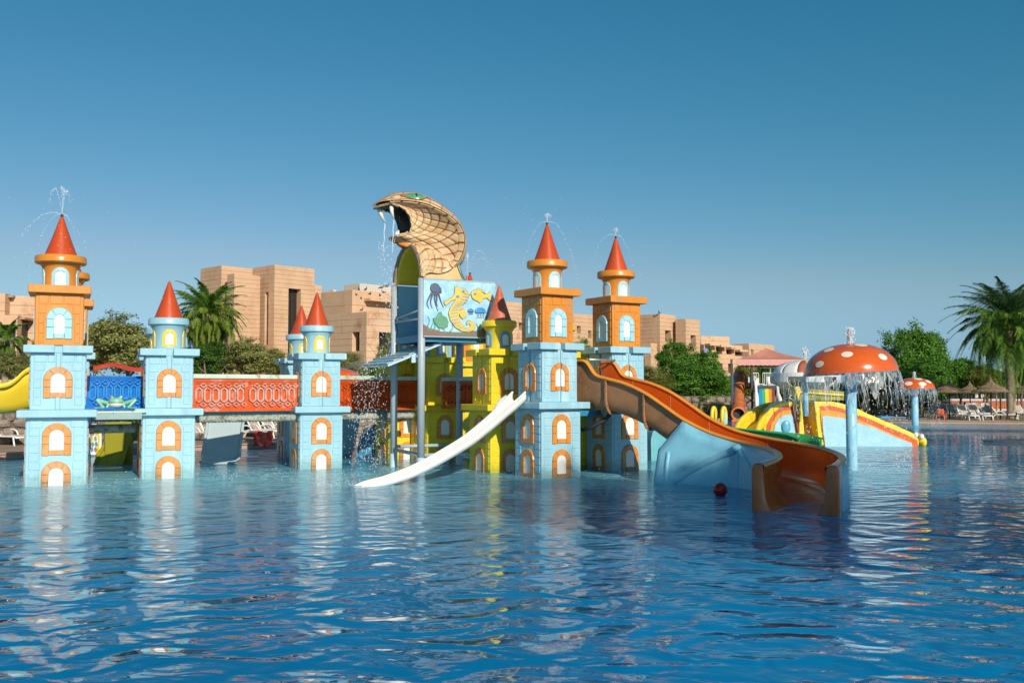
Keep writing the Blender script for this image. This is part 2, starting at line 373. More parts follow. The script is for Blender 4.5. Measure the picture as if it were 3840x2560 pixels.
# water: one sheet with waves; stirred, aerated water is paler
def water_mesh():
    xs = np.arange(-40, 60.01, .5); ys = np.arange(-5.5, 69.01, .5)
    X, Y = np.meshgrid(xs, ys); ny, nx = X.shape
    v = np.stack([X.ravel(), Y.ravel(), np.zeros(X.size)], 1)
    idx = np.arange(nx * ny).reshape(ny, nx)
    f = np.stack([idx[:-1, :-1].ravel(), idx[:-1, 1:].ravel(), idx[1:, 1:].ravel(), idx[1:, :-1].ravel()], 1)
    me = bpy.data.meshes.new('pool_water'); me.from_pydata(v.tolist(), [], f.tolist())
    foam = np.zeros(X.size); x, y = v[:, 0], v[:, 1]
    for cx, cy, rx, ry, a in [(-7.5, 23.5, 6.5, 4.2, .85), (-9.9, 19.6, 3.5, 2.6, .6), (-4.5, 20.5, 10, 5.5, .38), (-4.2, 24.6, 3.2, 2.2, .8), (-2.6, 26.5, 3, 2.5, .7), (1.8, 23.0, 3.4, 2.0, .9), (3, 25, 2, 1.6, .7), (-.4, 24.8, 1.6, 1.6, .5),
                              (8.95, 24.6, 2.9, 2.6, .42), (8.95, 26.4, 2.2, 2.2, .5), (24.3, 59.5, 5, 4, .6), (13.5, 37, 3.5, 2, .4), (20, 45, 6, .8, .3), (4, 21.4, 1.8, 1, .3), (-12, 28, 4, 4, .5), (4.6, 30, 3, 5, .35), (-6, 31, 6, 4, .35)]:
        d = ((x - cx) / rx) ** 2 + ((y - cy) / ry) ** 2; foam = np.maximum(foam, a * np.exp(-d * .9))
    at = me.attributes.new('foam', 'FLOAT', 'POINT'); at.data.foreach_set('value', foam.astype('f'))
    return me
m, n_, l, b = nodes('pool_water'); n = n_
g = n.new('ShaderNodeNewGeometry')
def noise(scale, mp, det=2, rough=.5, dist=0):
    q = n.new('ShaderNodeMapping'); q.inputs['Scale'].default_value = mp[:3]; q.inputs['Rotation'].default_value = (0, 0, R(mp[3])); l.new(g.outputs['Position'], q.inputs[0])
    z = n.new('ShaderNodeTexNoise'); z.inputs['Scale'].default_value = scale; z.inputs['Detail'].default_value = det; z.inputs['Roughness'].default_value = rough; z.inputs['Distortion'].default_value = dist; l.new(q.outputs[0], z.inputs[0]); return z.outputs[0]
def mul(a, k):
    q = n.new('ShaderNodeMath'); q.operation = 'MULTIPLY'; l.new(a, q.inputs[0])
    if isinstance(k, float): q.inputs[1].default_value = k
    else: l.new(k, q.inputs[1])
    return q.outputs[0]
def add(a, c):
    q = n.new('ShaderNodeMath'); l.new(a, q.inputs[0]); l.new(c, q.inputs[1]); return q.outputs[0]
at = n.new('ShaderNodeAttribute'); at.attribute_name = 'foam'
h = add(add(mul(noise(1.35, (.9, 1.05, 1, -20), 1.2, .35, 1.1), .092), mul(noise(3.0, (.85, 1.15, 1, 12), 1, .4, 1.0), .021)), mul(noise(10.0, (.8, 1.2, 1, 0), 1, .5, .3), .0028))
fo = mul(mul(noise(6.0, (1, 1.2, 1, 0), 5, .7, .6), at.outputs['Fac']), .05)
h = add(h, fo)
bp = n.new('ShaderNodeBump'); bp.inputs['Strength'].default_value = 1; bp.inputs['Distance'].default_value = 1.0; l.new(h, bp.inputs['Height'])
gl = n.new('ShaderNodeBsdfGlossy'); gl.inputs['Roughness'].default_value = .012; l.new(bp.outputs[0], gl.inputs['Normal'])
tr = n.new('ShaderNodeBsdfTransparent'); tr.inputs[0].default_value = (.2, .86, 1, 1)
df = n.new('ShaderNodeBsdfDiffuse'); df.inputs[0].default_value = (.001, .24, .50, 1); l.new(bp.outputs[0], df.inputs['Normal'])
mxb = n.new('ShaderNodeMixShader'); mxb.inputs[0].default_value = .5; l.new(tr.outputs[0], mxb.inputs[1]); l.new(df.outputs[0], mxb.inputs[2])
vr = n.new('ShaderNodeMapRange'); vr.inputs[1].default_value = .3; vr.inputs[2].default_value = .7; vr.inputs[3].default_value = .78; vr.inputs[4].default_value = 1.25; l.new(noise(.22, (1, 1, 1, 20), 3, .5, .3), vr.inputs[0])
vs = n.new('ShaderNodeVectorMath'); vs.operation = 'SCALE'; vs.inputs[0].default_value = (.0, .35, .74); l.new(vr.outputs[0], vs.inputs['Scale']); l.new(vs.outputs[0], df.inputs[0])
fr = n.new('ShaderNodeFresnel'); fr.inputs[0].default_value = 1.34; l.new(bp.outputs[0], fr.inputs['Normal'])
dfw = n.new('ShaderNodeBsdfDiffuse'); dfw.inputs[0].default_value = (.28, .68, .76, 1); l.new(bp.outputs[0], dfw.inputs['Normal'])
fz = n.new('ShaderNodeMapRange'); fz.inputs[1].default_value = .34; fz.inputs[2].default_value = .62; l.new(noise(2.2, (.8, 1.7, 1, 0), 8, .68, .5), fz.inputs[0])
ff = n.new('ShaderNodeMath'); ff.operation = 'MULTIPLY_ADD'; l.new(fz.outputs[0], ff.inputs[0]); ff.inputs[1].default_value = .75; ff.inputs[2].default_value = .58
fm = mul(at.outputs['Fac'], ff.outputs[0])
mxf = n.new('ShaderNodeMixShader'); l.new(fm, mxf.inputs[0]); l.new(mxb.outputs[0], mxf.inputs[1]); l.new(dfw.outputs[0], mxf.inputs[2])
frk = mul(fr.outputs[0], 1.0)
mx = n.new('ShaderNodeMixShader'); l.new(frk, mx.inputs[0]); l.new(mxf.outputs[0], mx.inputs[1]); l.new(gl.outputs[0], mx.inputs[2]); l.new(mx.outputs[0], n['Material Output'].inputs[0])
wme = water_mesh(); wme.materials.append(m); link('pool_water', wme, kind='structure')

# dark low island at the right, and the lawn behind the palm
isl = MB(); isl.prism([(19.6 + 14 * (1 + math.cos(a)) * .5 + (8 if math.cos(a) > .2 else 0), 41.5 + 1.6 * math.sin(a)) for a in np.linspace(0, 2 * math.pi, 40)[:-1]], -1, .035)
struct('low_island', isl, paint('wet_dark_concrete', (.10, .085, .08), rough=.35))
lawn = MB(); lawn.prism([(32.4, 62.9), (60, 49), (70, 60), (36, 67), (32.6, 65.5)], DZ, DZ + .03); struct('lawn', lawn, paint('lawn_grass', (.09, .17, .02), rough=1, var=.3, scale=8, bump=.03))

# planted slope behind the retaining wall, left
sl_ = MB(); rows = []
for i in range(40):
    y0 = 40 + i * 1.3; rows.append([(-46 + j * 1.6, y0 + j * .32, DZ + .75 + min(1, i / 8) * 1.1 + .35 * math.sin(j * .9 + i * .5) * min(1, i / 4)) for j in range(34)])
sl_.grid(rows); struct('planted_slope', sl_, M_earth, smooth=True)

# ================================================================ stone retaining walls
def stone_wall(a, b, h, label, size=.42, limit=290, y0=DZ):
    a = Vector((*a, y0)); b = Vector((*b, y0)); t = thing('stone_wall', label, 'stone wall', (a + b) / 2)
    d = (b - a); L = d.length; d.normalize(); nrm = Vector((d.y, -d.x, 0)); ang = math.atan2(d.y, d.x)
    mb = MB(); mb.box((a + b) / 2 - nrm * .35 + Vector((0, 0, h / 2 - .05)), (L / 2, .3, h / 2 - .05), ang); obj('wall_core', mb, paint('wall_mortar', (.13, .10, .075), rough=1), t, world=True)
    ms = []
    for k in range(8):
        mb = MB(); mb.ell((0, 0, 0), (.5, .5, .5), 7, 4); v = []
        rnd = random.Random(k)
        for p in mb.v:
            q = Vector(p) * rnd.uniform(.85, 1.1); v.append((max(-.46, min(.46, q.x * 1.15)), q.y, max(-.46, min(.46, q.z * 1.15))))
        mb.v = v; me = mb.mesh('stone', M_stone); fixnormals(me); ms.append(me)
    cnt = 0; z = size * .28; row = 0
    while z < h and cnt < limit:
        hh = size * random.uniform(.5, .68); x = random.uniform(-.2, .1)
        while x < L and cnt < limit:
            w = size * random.uniform(.75, 1.45)
            p = a + d * (x + w / 2) - nrm * .04 + Vector((0, 0, z + random.uniform(-.03, .03)))
            o = link('stone', random.choice(ms), t, p - t.location, ang + random.uniform(-.05, .05)); o.scale = (w * 1.02, .3, hh * 1.15); o.rotation_euler[1] = random.uniform(-.12, .12)
            x += w; cnt += 1
        z += hh; row += 1
    return t
stone_wall((-21.5, 33.5), (-12.2, 41.4), 1.35, 'rough rubble stone wall behind the white loungers at the far left', .52)
stone_wall((-12.1, 41.5), (-2.2, 49.5), 1.25, 'rubble stone wall seen under the orange footbridge', .55)
stone_wall((11.2, 80), (21.5, 81), 1.6, 'grey rubble wall behind the orange tube slide', .62, limit=120)

# ================================================================ hotel buildings (board-marked sandstone render laid in courses)
def hit_len(C, d, px):
    # length along direction d from C until it appears at px
    k = (px - 1920) / F; lo = 0.0; hi = 60.0
    f = lambda s: ((C[0] + d[0] * s) / ((C[1] + d[1] * s) * _c + 0) - k)
    # use exact projection
    def ux(s):
        x = C[0] + d[0] * s; y = C[1] + d[1] * s; return F * x / (y * _c + (C[2] - H) * _s) + 1920
    s0 = ux(0) - px
    for _ in range(50):
        mid = (lo + hi) / 2
        if (ux(mid) - px) * s0 > 0: lo = mid
        else: hi = mid
    return lo
def volume(t, xc, xl, xr, ytop, Y, phi=48, zb=0.5, course=.42, mat=None, right=(), left=(), rim=True, dl=None, dr=None, thick=.8):
    """a box whose near corner stands at pixel xc; courses are separate slabs with recessed joints.
    right/left: openings (px0, px1, py_top, py_bottom) on the two visible faces."""
    mat = mat or M_tan
    C = P(xc, ytop, Y); zt = C.z; dR = Vector((math.cos(R(phi)), math.sin(R(phi)), 0)); dL = Vector((-math.sin(R(phi)), math.cos(R(phi)), 0))
    Lr = dr or hit_len((C.x, C.y, zt), dR, xr); Ll = dl or hit_len((C.x, C.y, zt), dL, xl)
    def holes(lst, d):
        out = []
        for (a, b, y0, y1) in lst:
            s0 = hit_len((C.x, C.y, zt), d, a); s1 = hit_len((C.x, C.y, zt), d, b)
            if s0 > s1: s0, s1 = s1, s0
            ym = C.y + d.y * (s0 + s1) / 2; out.append((s0, s1, ZP(y1, ym), ZP(y0, ym)))
        return out
    hr = holes(right, dR); hl = holes(left, dL)
    base = Vector((C.x, C.y, 0))
    ph = R(phi); nR = Vector((math.sin(ph), -math.cos(ph), 0)); nL = Vector((-math.cos(ph), -math.sin(ph), 0))
    core = MB(); c0 = base + dR * (Lr / 2 + .35) + dL * (Ll / 2 + .35)
    core.box((c0.x, c0.y, (zb + zt) / 2 - .1), (max(.1, Lr / 2 - thick * .55), max(.1, Ll / 2 - thick * .55), (zt - zb) / 2 - .1), ph)
    obj('core_wall', core, M_dark if (hr or hl) else M_joint, t, world=True)
    # joint skin a few cm behind the face so that joints read as shadow lines, not as holes
    nco = max(1, round((zt - zb) / course)); hh = (zt - zb) / nco
    for face, (d, nn, L, s_start, hs_) in enumerate(((dR, nR, Lr, 0.0, hr), (dL, nL, Ll, thick, hl))):
        if L - s_start < .2: continue
        for k in range(nco):
            z0 = zb + k * hh; z1 = z0 + hh
            segs = [(s_start, L)]
            for (a, b, h0, h1) in hs_:
                if (z0 + z1) / 2 > h0 and (z0 + z1) / 2 < h1:
                    ns = []
                    for (p, q) in segs:
                        if b <= p or a >= q: ns.append((p, q)); continue
                        if a > p: ns.append((p, a))
                        if b < q: ns.append((b, q))
                    segs = ns
            for (p, q) in segs:
                if q - p < .05: continue
                mb = MB(); cc = base + d * ((p + q) / 2) - nn * (thick / 2); jit = random.uniform(-.012, .012)
                mb.box((cc.x + nn.x * jit, cc.y + nn.y * jit, (z0 + z1) / 2), ((q - p) / 2, thick / 2, hh / 2 - .011), math.atan2(d.y, d.x))
                cc2 = cc - nn * .06
                mb.box((cc2.x, cc2.y, z1), ((q - p) / 2 - .01, thick / 2 - .02, .03), math.atan2(d.y, d.x))
                obj('wall_course', mb, mat, t, world=True, fix=False)
        for (a, b, h0, h1) in hs_:
            mb = MB(); cc = base + d * ((a + b) / 2) - nn * (thick - .1); mb.box((cc.x, cc.y, (h0 + h1) / 2), ((b - a) / 2 + .1, .03, (h1 - h0) / 2 + .2), math.atan2(d.y, d.x))
            wn_ = obj('window', mb, paint('dark_glass', (.03, .024, .02), rough=.15), t, world=True)
            mb = MB(); cc = cc + nn * .06
            mb.box((cc.x, cc.y, (h0 + h1) / 2), (.04, .04, (h1 - h0) / 2), math.atan2(d.y, d.x)); mb.box((cc.x, cc.y, h0 + (h1 - h0) * .32), ((b - a) / 2, .03, .03), math.atan2(d.y, d.x))
            obj('window_frame', mb, M_black, wn_, world=True)
    if rim:
        mb = MB(); mb.box((c0.x, c0.y, zt - .12), (Lr / 2 - .05, Ll / 2 - .05, .06), ph); obj('roof', mb, M_joint, t, world=True)
    return C, dR, dL, nR, nL
def canopy(t, C, d, nn, px0, px1, py, phi=30, depth=.9, th=.22):
    s0 = hit_len(tuple(C), d, px0); s1 = hit_len(tuple(C), d, px1); y = C.y + d.y * (s0 + s1) / 2; z = ZP(py, y)
    cc = Vector((C.x, C.y, 0)) + d * ((s0 + s1) / 2) + nn * (depth / 2)
    mb = MB(); mb.box((cc.x, cc.y, z), (abs(s1 - s0) / 2, depth / 2, th / 2), math.atan2(d.y, d.x)); obj('window_canopy', mb, M_tan2, t, world=True)

tA = thing('hotel_building', 'tallest sandstone tower block with stepped corners behind the left palm', 'building', P(950, 1400, 95).xy.to_3d())
volume(tA, 831, 752, 950, 996, 95, mat=M_tan)
volume(tA, 879, 852, 976, 1026, 93.4, mat=M_tan)
volume(tA, 1030, 950, 1179, 993, 95, mat=M_tan, right=[(1083, 1129, 1079, 1330)], left=[(995, 1008, 1091, 1290)])
volume(tA, 1179, 1178, 1206, 1069, 99.5, mat=M_tan, dl=4)
tB = thing('hotel_building', 'lower sandstone block with a canopied terrace opening and white roof box', 'building', P(1350, 1400, 84).xy.to_3d())
C_, dR_, dL_, nR_, nL_ = volume(tB, 1321, 1204, 1478, 1087, 86, right=[(1370, 1432, 1136, 1170)], course=1.3)
canopy(tB, C_, dR_, nR_, 1364, 1456, 1128)
volume(tB, 1375, 1232, 1500, 1169, 82, right=[(1422, 1478, 1250, 1322)], left=[(1321, 1349, 1250, 1318)], course=.55, mat=M_tan2)
volume(tB, 1349, 1290, 1476, 1063, 96, mat=M_whitewall, course=2)
volume(tB, 1250, 1205, 1262, 1087, 97, mat=M_whitewall, course=2)
tC = thing('hotel_building', 'sandstone block seen between the snake tower and the tall castle towers', 'building', P(1950, 1400, 104).xy.to_3d())
volume(tC, 1843, 1800, 1990, 1126, 104, right=[(1946, 1962, 1212, 1240)], mat=M_tan2)
volume(tC, 2150, 2080, 2222, 1176, 106, right=[(2163, 2178, 1222, 1250), (2205, 2218, 1235, 1262)])
volume(tC, 2008, 1990, 2150, 1150, 112)
volume(tC, 2222, 2221, 2245, 1192, 110, dl=5)
tE = thing('hotel_building', 'long stepped sandstone wing with a row of canopied windows on the right', 'building', P(2600, 1400, 104).xy.to_3d())
volume(tE, 2474, 2378, 2533, 1177, 104, right=[(2494, 2516, 1245, 1282)], course=.42)
volume(tE, 2440, 2380, 2474, 1287, 103, left=[(2397, 2420, 1336, 1381)], course=.7, rim=True, dr=1.2)
volume(tE, 2545, 2532, 2572, 1222, 106, right=[(2549, 2560, 1266, 1307)], course=.42, mat=M_tan2)
volume(tE, 2571, 2533, 2624, 1196, 104.5, right=[(2589, 2609, 1261, 1303)], course=.42)
volume(tE, 2626, 2620, 2735, 1259, 112, phi=32, course=.5, mat=M_tan2)
C_, dR_, dL_, nR_, nL_ = volume(tE, 2640, 2622, 2784, 1292, 110, phi=32, right=[(2644, 2668, 1297, 1320), (2686, 2708, 1301, 1324), (2724, 2744, 1308, 1329), (2757, 2776, 1319, 1333), (2690, 2709, 1364, 1404), (2730, 2748, 1368, 1404)], course=.5)
for a, b, y in ((2642, 2678, 1293), (2683, 2715, 1298), (2721, 2750, 1306), (2754, 2784, 1316)): canopy(tE, C_, dR_, nR_, a, b, y)
tF = thing('hotel_building', 'far sandstone block behind the pink canopy', 'building', P(2850, 1400, 135).xy.to_3d())
volume(tF, 2808, 2748, 2902, 1288, 135, course=.8, right=[(2816, 2826, 1314, 1322)])
tG = thing('hotel_building', 'sandstone block with a notched parapet behind the leftmost castle tower', 'building', P(70, 1400, 62).xy.to_3d())
volume(tG, -60, -140, 20, 1100, 60, course=.55, phi=8, dl=6)
volume(tG, 30, 20, 215, 1110, 61, course=.55, phi=8, right=[(188, 206, 1227, 1243)], mat=M_tan2, dl=6)
volume(tG, -70, -140, 66, 1182, 58.8, course=.55, phi=8, right=[(-40, 60, 1234, 1420)], dl=4)
# ================================================================ castle towers
T_REC = {}
def rk(k): return Matrix.Rotation(R(90) * k, 3, 'Z')
BRICKS = {}
def brick_mesh(w, h, mat, proud=.013):
    key = (round(w, 2), round(h, 2), mat.name)
    if key not in BRICKS:
        a, b = w / 2, h / 2; c = .010
        v = [(-a, .004, -b), (a, .004, -b), (a, .004, b), (-a, .004, b), (-a + c, -proud, -b + c), (a - c, -proud, -b + c), (a - c, -proud, b - c), (-a + c, -proud, b - c)]
        mb = MB(); mb.add(v, [(4, 5, 6, 7), (0, 1, 5, 4), (1, 2, 6, 5), (2, 3, 7, 6), (3, 0, 4, 7)])
        me = mb.mesh('brick', mat); BRICKS[key] = me
    return BRICKS[key]
WIN = {}
def win_meshes(key, hw, a, b, z0, hs, sill, pm, fm, rad=None, pieces=True, proud=.035, split=0.0):
    """arched window in face-0 coordinates of a tower. hw: distance of wall (flat) or radius (round)."""
    if key in WIN: return WIN[key]
    def pt(u, p, z):
        if rad: return ((rad + p) * math.sin(u / rad), -(rad + p) * math.cos(u / rad), z)
        return (u, -(hw + p), z)
    zs = z0 + hs; j = .006 if pieces else 0
    def piece(out, inn, p=proud):
        n = len(out); mb = MB()
        # outer loop points & inner loop points paired -> solid strip, bevelled top
        rows = []
        for (o_, i_) in zip(out, inn):
            ou = (o_[0] + (i_[0] - o_[0]) * .10, o_[1] + (i_[1] - o_[1]) * .10); iu = (i_[0] + (o_[0] - i_[0]) * .10, i_[1] + (o_[1] - i_[1]) * .10)
            rows.append([pt(o_[0], -.005, o_[1]), pt(ou[0], p, ou[1]), pt(iu[0], p, iu[1]), pt(i_[0], -.005, i_[1])])
        mb.grid(rows); k = 0
        mb.f.append((0, 1, 2, 3)); e = (n - 1) * 4; mb.f.append((e + 3, e + 2, e + 1, e)); return mb
    res = []
    if pieces:
        cuts = [0, 52, 128, 180]
        for q in range(3):
            if split and q == 1:
                for (g0, g1) in ((53.2, 81), (99, 126.8)):
                    angs = np.linspace(g0, g1, 5); inn_ = [(math.copysign(max(.047, abs(b * math.cos(R(t)))), math.cos(R(t))), zs + b * math.sin(R(t))) for t in angs]
                    res.append(piece([(a * math.cos(R(t)), zs + a * math.sin(R(t))) for t in angs], inn_))
                continue
            angs = np.linspace(cuts[q] + 1.2, cuts[q + 1] - 1.2, 7)
            res.append(piece([(a * math.cos(R(t)), zs + a * math.sin(R(t))) for t in angs], [(b * math.cos(R(t)), zs + b * math.sin(R(t))) for t in angs]))
        zm = z0 + sill + (hs - sill) * .42
        for s in (-1, 1):
            res.append(piece([(s * a, zs - j), (s * a, zm + j)], [(s * b, zs - j), (s * b, zm + j)]))
            res.append(piece([(s * a, zm - j), (s * a, z0)], [(s * b, zm - j), (s * b, z0)]))
        if split:
            for s in (-1, 1): res.append(piece([(s * .047, z0), (s * (b - j), z0)], [(s * .047, z0 + sill), (s * (b - j), z0 + sill)]))
            for (g0, g1) in ((z0, z0 + sill), (zs + b, zs + a)):   # painted band down in the groove
                q_ = MB(); q_.add([(-.043, -(hw - .047), g0), (.043, -(hw - .047), g0), (.043, -(hw - .047), g1), (-.043, -(hw - .047), g1)], [(0, 1, 2, 3)]); res.append(q_)
        else: res.append(piece([(-b + j, z0), (b - j, z0)], [(-b + j, z0 + sill), (b - j, z0 + sill)]))
    else:
        angs = np.linspace(0, 180, 15)
        outl = [(a, z0)] + [(a * math.cos(R(t)), zs + a * math.sin(R(t))) for t in angs] + [(-a, z0)]
        inl = [(b, z0 + sill)] + [(b * math.cos(R(t)), zs + b * math.sin(R(t))) for t in angs] + [(-b, z0 + sill)]
        outl.append((-b, z0)); inl.append((-b, z0 + sill)); outl = outl; res.append(piece(outl, inl, .012)); res.append(piece([(-b, z0), (b, z0)], [(-b, z0 + sill), (b, z0 + sill)], .0118))
    # pane
    mb = MB(); zc = z0 + sill; P0 = []
    prof = [(b + .008, zc - .008)] + [((b + .008) * math.cos(R(t)), zs + (b + .008) * math.sin(R(t))) for t in np.linspace(0, 180, 13)] + [(-b - .008, zc - .008)]
    pr = .010 if pieces else .006
    if split:
        k = len(mb.v); g0, g1 = zc, zs + b; mb.v += [(-.0425, -(hw - .046), g0), (.0425, -(hw - .046), g0), (.0425, -(hw - .046), g1), (-.0425, -(hw - .046), g1)]; mb.f.append((k, k + 1, k + 2, k + 3))
    if rad:
        rows_ = []
        for v_ in np.linspace(0, 1, 9):
            zz_ = zc + (zs + b - zc) * v_; wv = b + .006 if zz_ < zs else math.sqrt(max(0, b * b - (zz_ - zs) ** 2)) + .006
            rows_.append([pt(u, .008, zz_) for u in np.linspace(-wv, wv, 7)])
        mb.grid(rows_)
    for sgn in (() if rad else ((-1, 1) if split else (0,))):
        pf = prof
        if split:
            pf = [(u, z) for (u, z) in prof if u * sgn > split / 2 + .004]
            pf = ([(sgn * split / 2, zc - .008)] if sgn > 0 else []) + pf
            if sgn > 0: pf.append((split / 2, zs + b + .006))
            else: pf = [(-split / 2, zs + b + .006)] + pf + [(-split / 2, zc - .008)]
        k = len(mb.v); mb.v += [pt(u, pr, z) for u, z in pf] + [pt(u, -.01, z) for u, z in pf]; m_ = len(pf)
        mb.f.append(tuple(k + i for i in range(m_)))
        for i in range(m_): mb.f.append((k + i, k + m_ + i, k + m_ + (i + 1) % m_, k + (i + 1) % m_))
    pane = mb.mesh('window', pm); fixnormals(pane)
    fm_ = []
    for r_ in res:
        me = r_.mesh('arch_stone', fm); fixnormals(me); fm_.append(me)
    WIN[key] = (pane, fm_); return WIN[key]

def notched(hw, nw, nd):
    pts = []
    for k in range(4):
        for q in [(-hw, -hw), (-nw, -hw), (-nw, -hw + nd), (nw, -hw + nd), (nw, -hw)]:
            v = rk(k) @ Vector((*q, 0)); pts.append((v.x, v.y))
    return pts
def castle_tower(label, x, y, phi, dz, kind, body=M_blue, frame=M_frame, top=M_org, topframe=M_paleblue, turret=None, tframe=None, cone=M_red, s=1.0, faces=(0, 1, 3), bricks=True, group='castle towers of the water playground', coneh=1.0):
    t = thing('castle_tower', label, 'castle tower', (x, y, dz), R(phi)); t['group'] = group; t.scale = (s, s, 1)
    hw, hm, hu = .6, .54, .475
    B = []
    mb = MB(); mb.box((0, 0, .26), (hw, hw, 1.29)); B.append(obj('lower_wall', mb, body, t, bevel=.02))
    mb = MB(); mb.box((0, 0, 1.635), (.78, .78, .085)); obj('ledge', mb, body, t, bevel=.022)
    mb = MB(); mb.prism(notched(hm, .045, .05), 1.72, 2.98); obj('upper_wall', mb, body, t, bevel=.014)
    mb = MB()
    for k in range(4):
        q = [(-.68, -.68), (-.075, -.68), (-.075, -.50), (-.50, -.50)]
        mb.prism([tuple((rk(k) @ Vector((*p, 0))).xy) for p in q], 2.98, 3.15)
        q = [(.075, -.68), (.68, -.68), (.50, -.50), (.075, -.50)]
        mb.prism([tuple((rk(k) @ Vector((*p, 0))).xy) for p in q], 2.98, 3.15)
    mb.box((0, 0, 3.06), (.49, .49, .08)); obj('ledge', mb, body, t, bevel=.016)
    zt = 3.15; tb = turret or (top if kind == 'tall' else body); tf = tframe or M_yelw
    if kind == 'tall':
        mb = MB(); mb.box((0, 0, 3.73), (hu, hu, .58)); obj('top_wall', mb, top, t, bevel=.016)
        mb = MB(); mb.box((0, 0, 4.40), (.62, .62, .09)); mb.lathe([(.5, -.09), (.46, -.17)], 4, (0, 0, 4.4), R(45), R(405)); obj('ledge', mb, top, t, bevel=.018)
        zt = 4.49
    th = .53 if kind == 'tall' else .58
    rd = .525 if kind == 'tall' else .48
    mb = MB(); mb.lathe([(0, zt - .02), (.37, zt - .02), (.36, zt + .04), (.355, zt + th - .12), (.40, zt + th - .04), (.44, zt + th + .01), (0, zt + th + .01)], 40)
    obj('turret', mb, tb, t, smooth=True)
    mb = MB(); mb.lathe([(0, zt + th), (rd - .03, zt + th), (rd, zt + th + .025), (rd, zt + th + .15), (rd - .025, zt + th + .18), (0, zt + th + .18)], 44); obj('turret_ledge', mb, tb, t, smooth=True).modifiers.new('e', 'EDGE_SPLIT').split_angle = R(50)
    zc = zt + th + .175; hc = (.96 if kind == 'tall' else .95) * coneh
    mb = MB(); mb.lathe([(0, zc), (.345, zc), (.335, zc + .03), (.19, zc + hc * .45), (.04, zc + hc * .93), (.02, zc + hc * .97), (0, zc + hc)], 36); obj('cone_roof', mb, cone, t, smooth=True)
    if kind == 'tall': mb = MB(); mb.lathe([(0, zc + hc * .96), (.032, zc + hc * .96), (.03, zc + hc + .02), (0, zc + hc + .02)], 12); obj('spray_nozzle', mb, M_black, t)
    # windows
    wins = [('low', hw, .29, .135, -.12, .42, .12, frame, None, True, 0), ('mid1', hw, .29, .135, .72, .42, .12, frame, None, True, 0), ('up', hm, .29, .135, 1.985, .40, .12, frame, None, True, .09)]
    if kind == 'tall': wins.append(('top', hu, .26, .095, 3.30, .44, .12, topframe, None, True, 0)); wins.append(('tur_t', .36, .185, .095, 4.44, .30, .07, topframe, .36, False, 0))
    else: wins.append(('tur_s', .36, .175, .085, 3.20, .26, .06, tf, .36, False, 0))
    for (nm, h_, a, b, z0, hs_, sill, fm, rad, pcs, split) in wins:
        pane, st = win_meshes((nm, fm.name), h_, a, b, z0, hs_, sill, M_white, fm, rad, pcs, .034, split)
        for k in faces:
            w = link('window', pane, t, rot=R(90) * k)
            for me in st: link('arch_stone' if pcs else 'window_surround', me, w)
    # bricks
    if bricks:
        def course_area(hw_, z0, z1, mat, openings, notch=0, ch=.182, off=0):
            nrows = int((z1 - z0) / ch); ch_ = (z1 - z0) / nrows
            for k in faces:
                for r in range(nrows):
                    zc_ = z0 + (r + .5) * ch_; x0 = -hw_ + .055; x1 = hw_ - .055
                    segs = [(x0, x1)]
                    for (aa, za, zb_) in openings:
                        if zc_ + ch_ / 2 > za and zc_ - ch_ / 2 < zb_:
                            # narrower near the crown of the arch
                            zz = zc_ - ch_ / 2; zsp = zb_ - .29
                            w_ = aa if zz < zsp else math.sqrt(max(0, aa ** 2 - (zz - zsp) ** 2)); w_ += .025
                            segs = [q for p_ in segs for q in ((p_[0], min(p_[1], -w_)), (max(p_[0], w_), p_[1])) if q[1] - q[0] > .05]
                    if notch: segs = [q for p_ in segs for q in ((p_[0], min(p_[1], -notch)), (max(p_[0], notch), p_[1])) if q[1] - q[0] > .05]
                    for (p_, q_) in segs:
                        L = q_ - p_
                        nb = max(1, round(L / .25)); cuts = [p_ + L * i / nb for i in range(nb + 1)]
                        if nb > 1:
                            sh = (.06 if (r + k) % 2 else -.06)
                            cuts = [cuts[0]] + [c_ + sh for c_ in cuts[1:-1]] + [cuts[-1]]
                        for i in range(nb):
                            w_ = cuts[i + 1] - cuts[i] - .020; cx = (cuts[i + 1] + cuts[i]) / 2
                            if w_ < .03: continue
                            me = brick_mesh(w_, ch_ - .020, mat); p3 = rk(k) @ Vector((cx, -hw_ - .001, zc_))
                            link('brick', me, t, p3, R(90) * k)
        course_area(hw, .02, 1.50, body, [(.29, -.2, .59), (.29, .70, 1.43)])
        course_area(hm, 1.80, 2.95, body, [(.29, 1.97, 2.675)], notch=.06)
        if kind == 'tall': course_area(hu, 3.19, 4.28, top, [(.26, 3.28, 4.0)])
    return t
def tower_at_front(px, py, phi, hw=.6):     # centre of the front face at the waterline
    g_ = G(px, py); nn = Vector((math.sin(R(phi)), -math.cos(R(phi)), 0)); return g_ - nn * hw
def tower_at_corner(px, py, phi, hw=.58):   # near-left corner at the waterline
    g_ = G(px, py); tt = Vector((math.cos(R(phi)), math.sin(R(phi)), 0)); nn = Vector((math.sin(R(phi)), -math.cos(R(phi)), 0)); return g_ + tt * hw - nn * hw
p1 = tower_at_front(209, 1820, 24); p2 = tower_at_front(630, 1793, 23); p3 = tower_at_front(1205, 1757, 26)
T1 = castle_tower('tall light blue tower with orange top storey at the far left, spraying water', p1.x, p1.y, 24, -.05, 'tall', s=1.04)
T2 = castle_tower('light blue tower with a red cone standing between the blue railing and the frog', p2.x, p2.y, 23, -.05, 'short', s=1.0)
T3 = castle_tower('light blue tower with a red cone between the two long orange railings', p3.x, p3.y, 26, -.05, 'short', s=.97)
p4 = tower_at_corner(2031, 1794, 33); p6 = tower_at_corner(2295, 1766, 30)
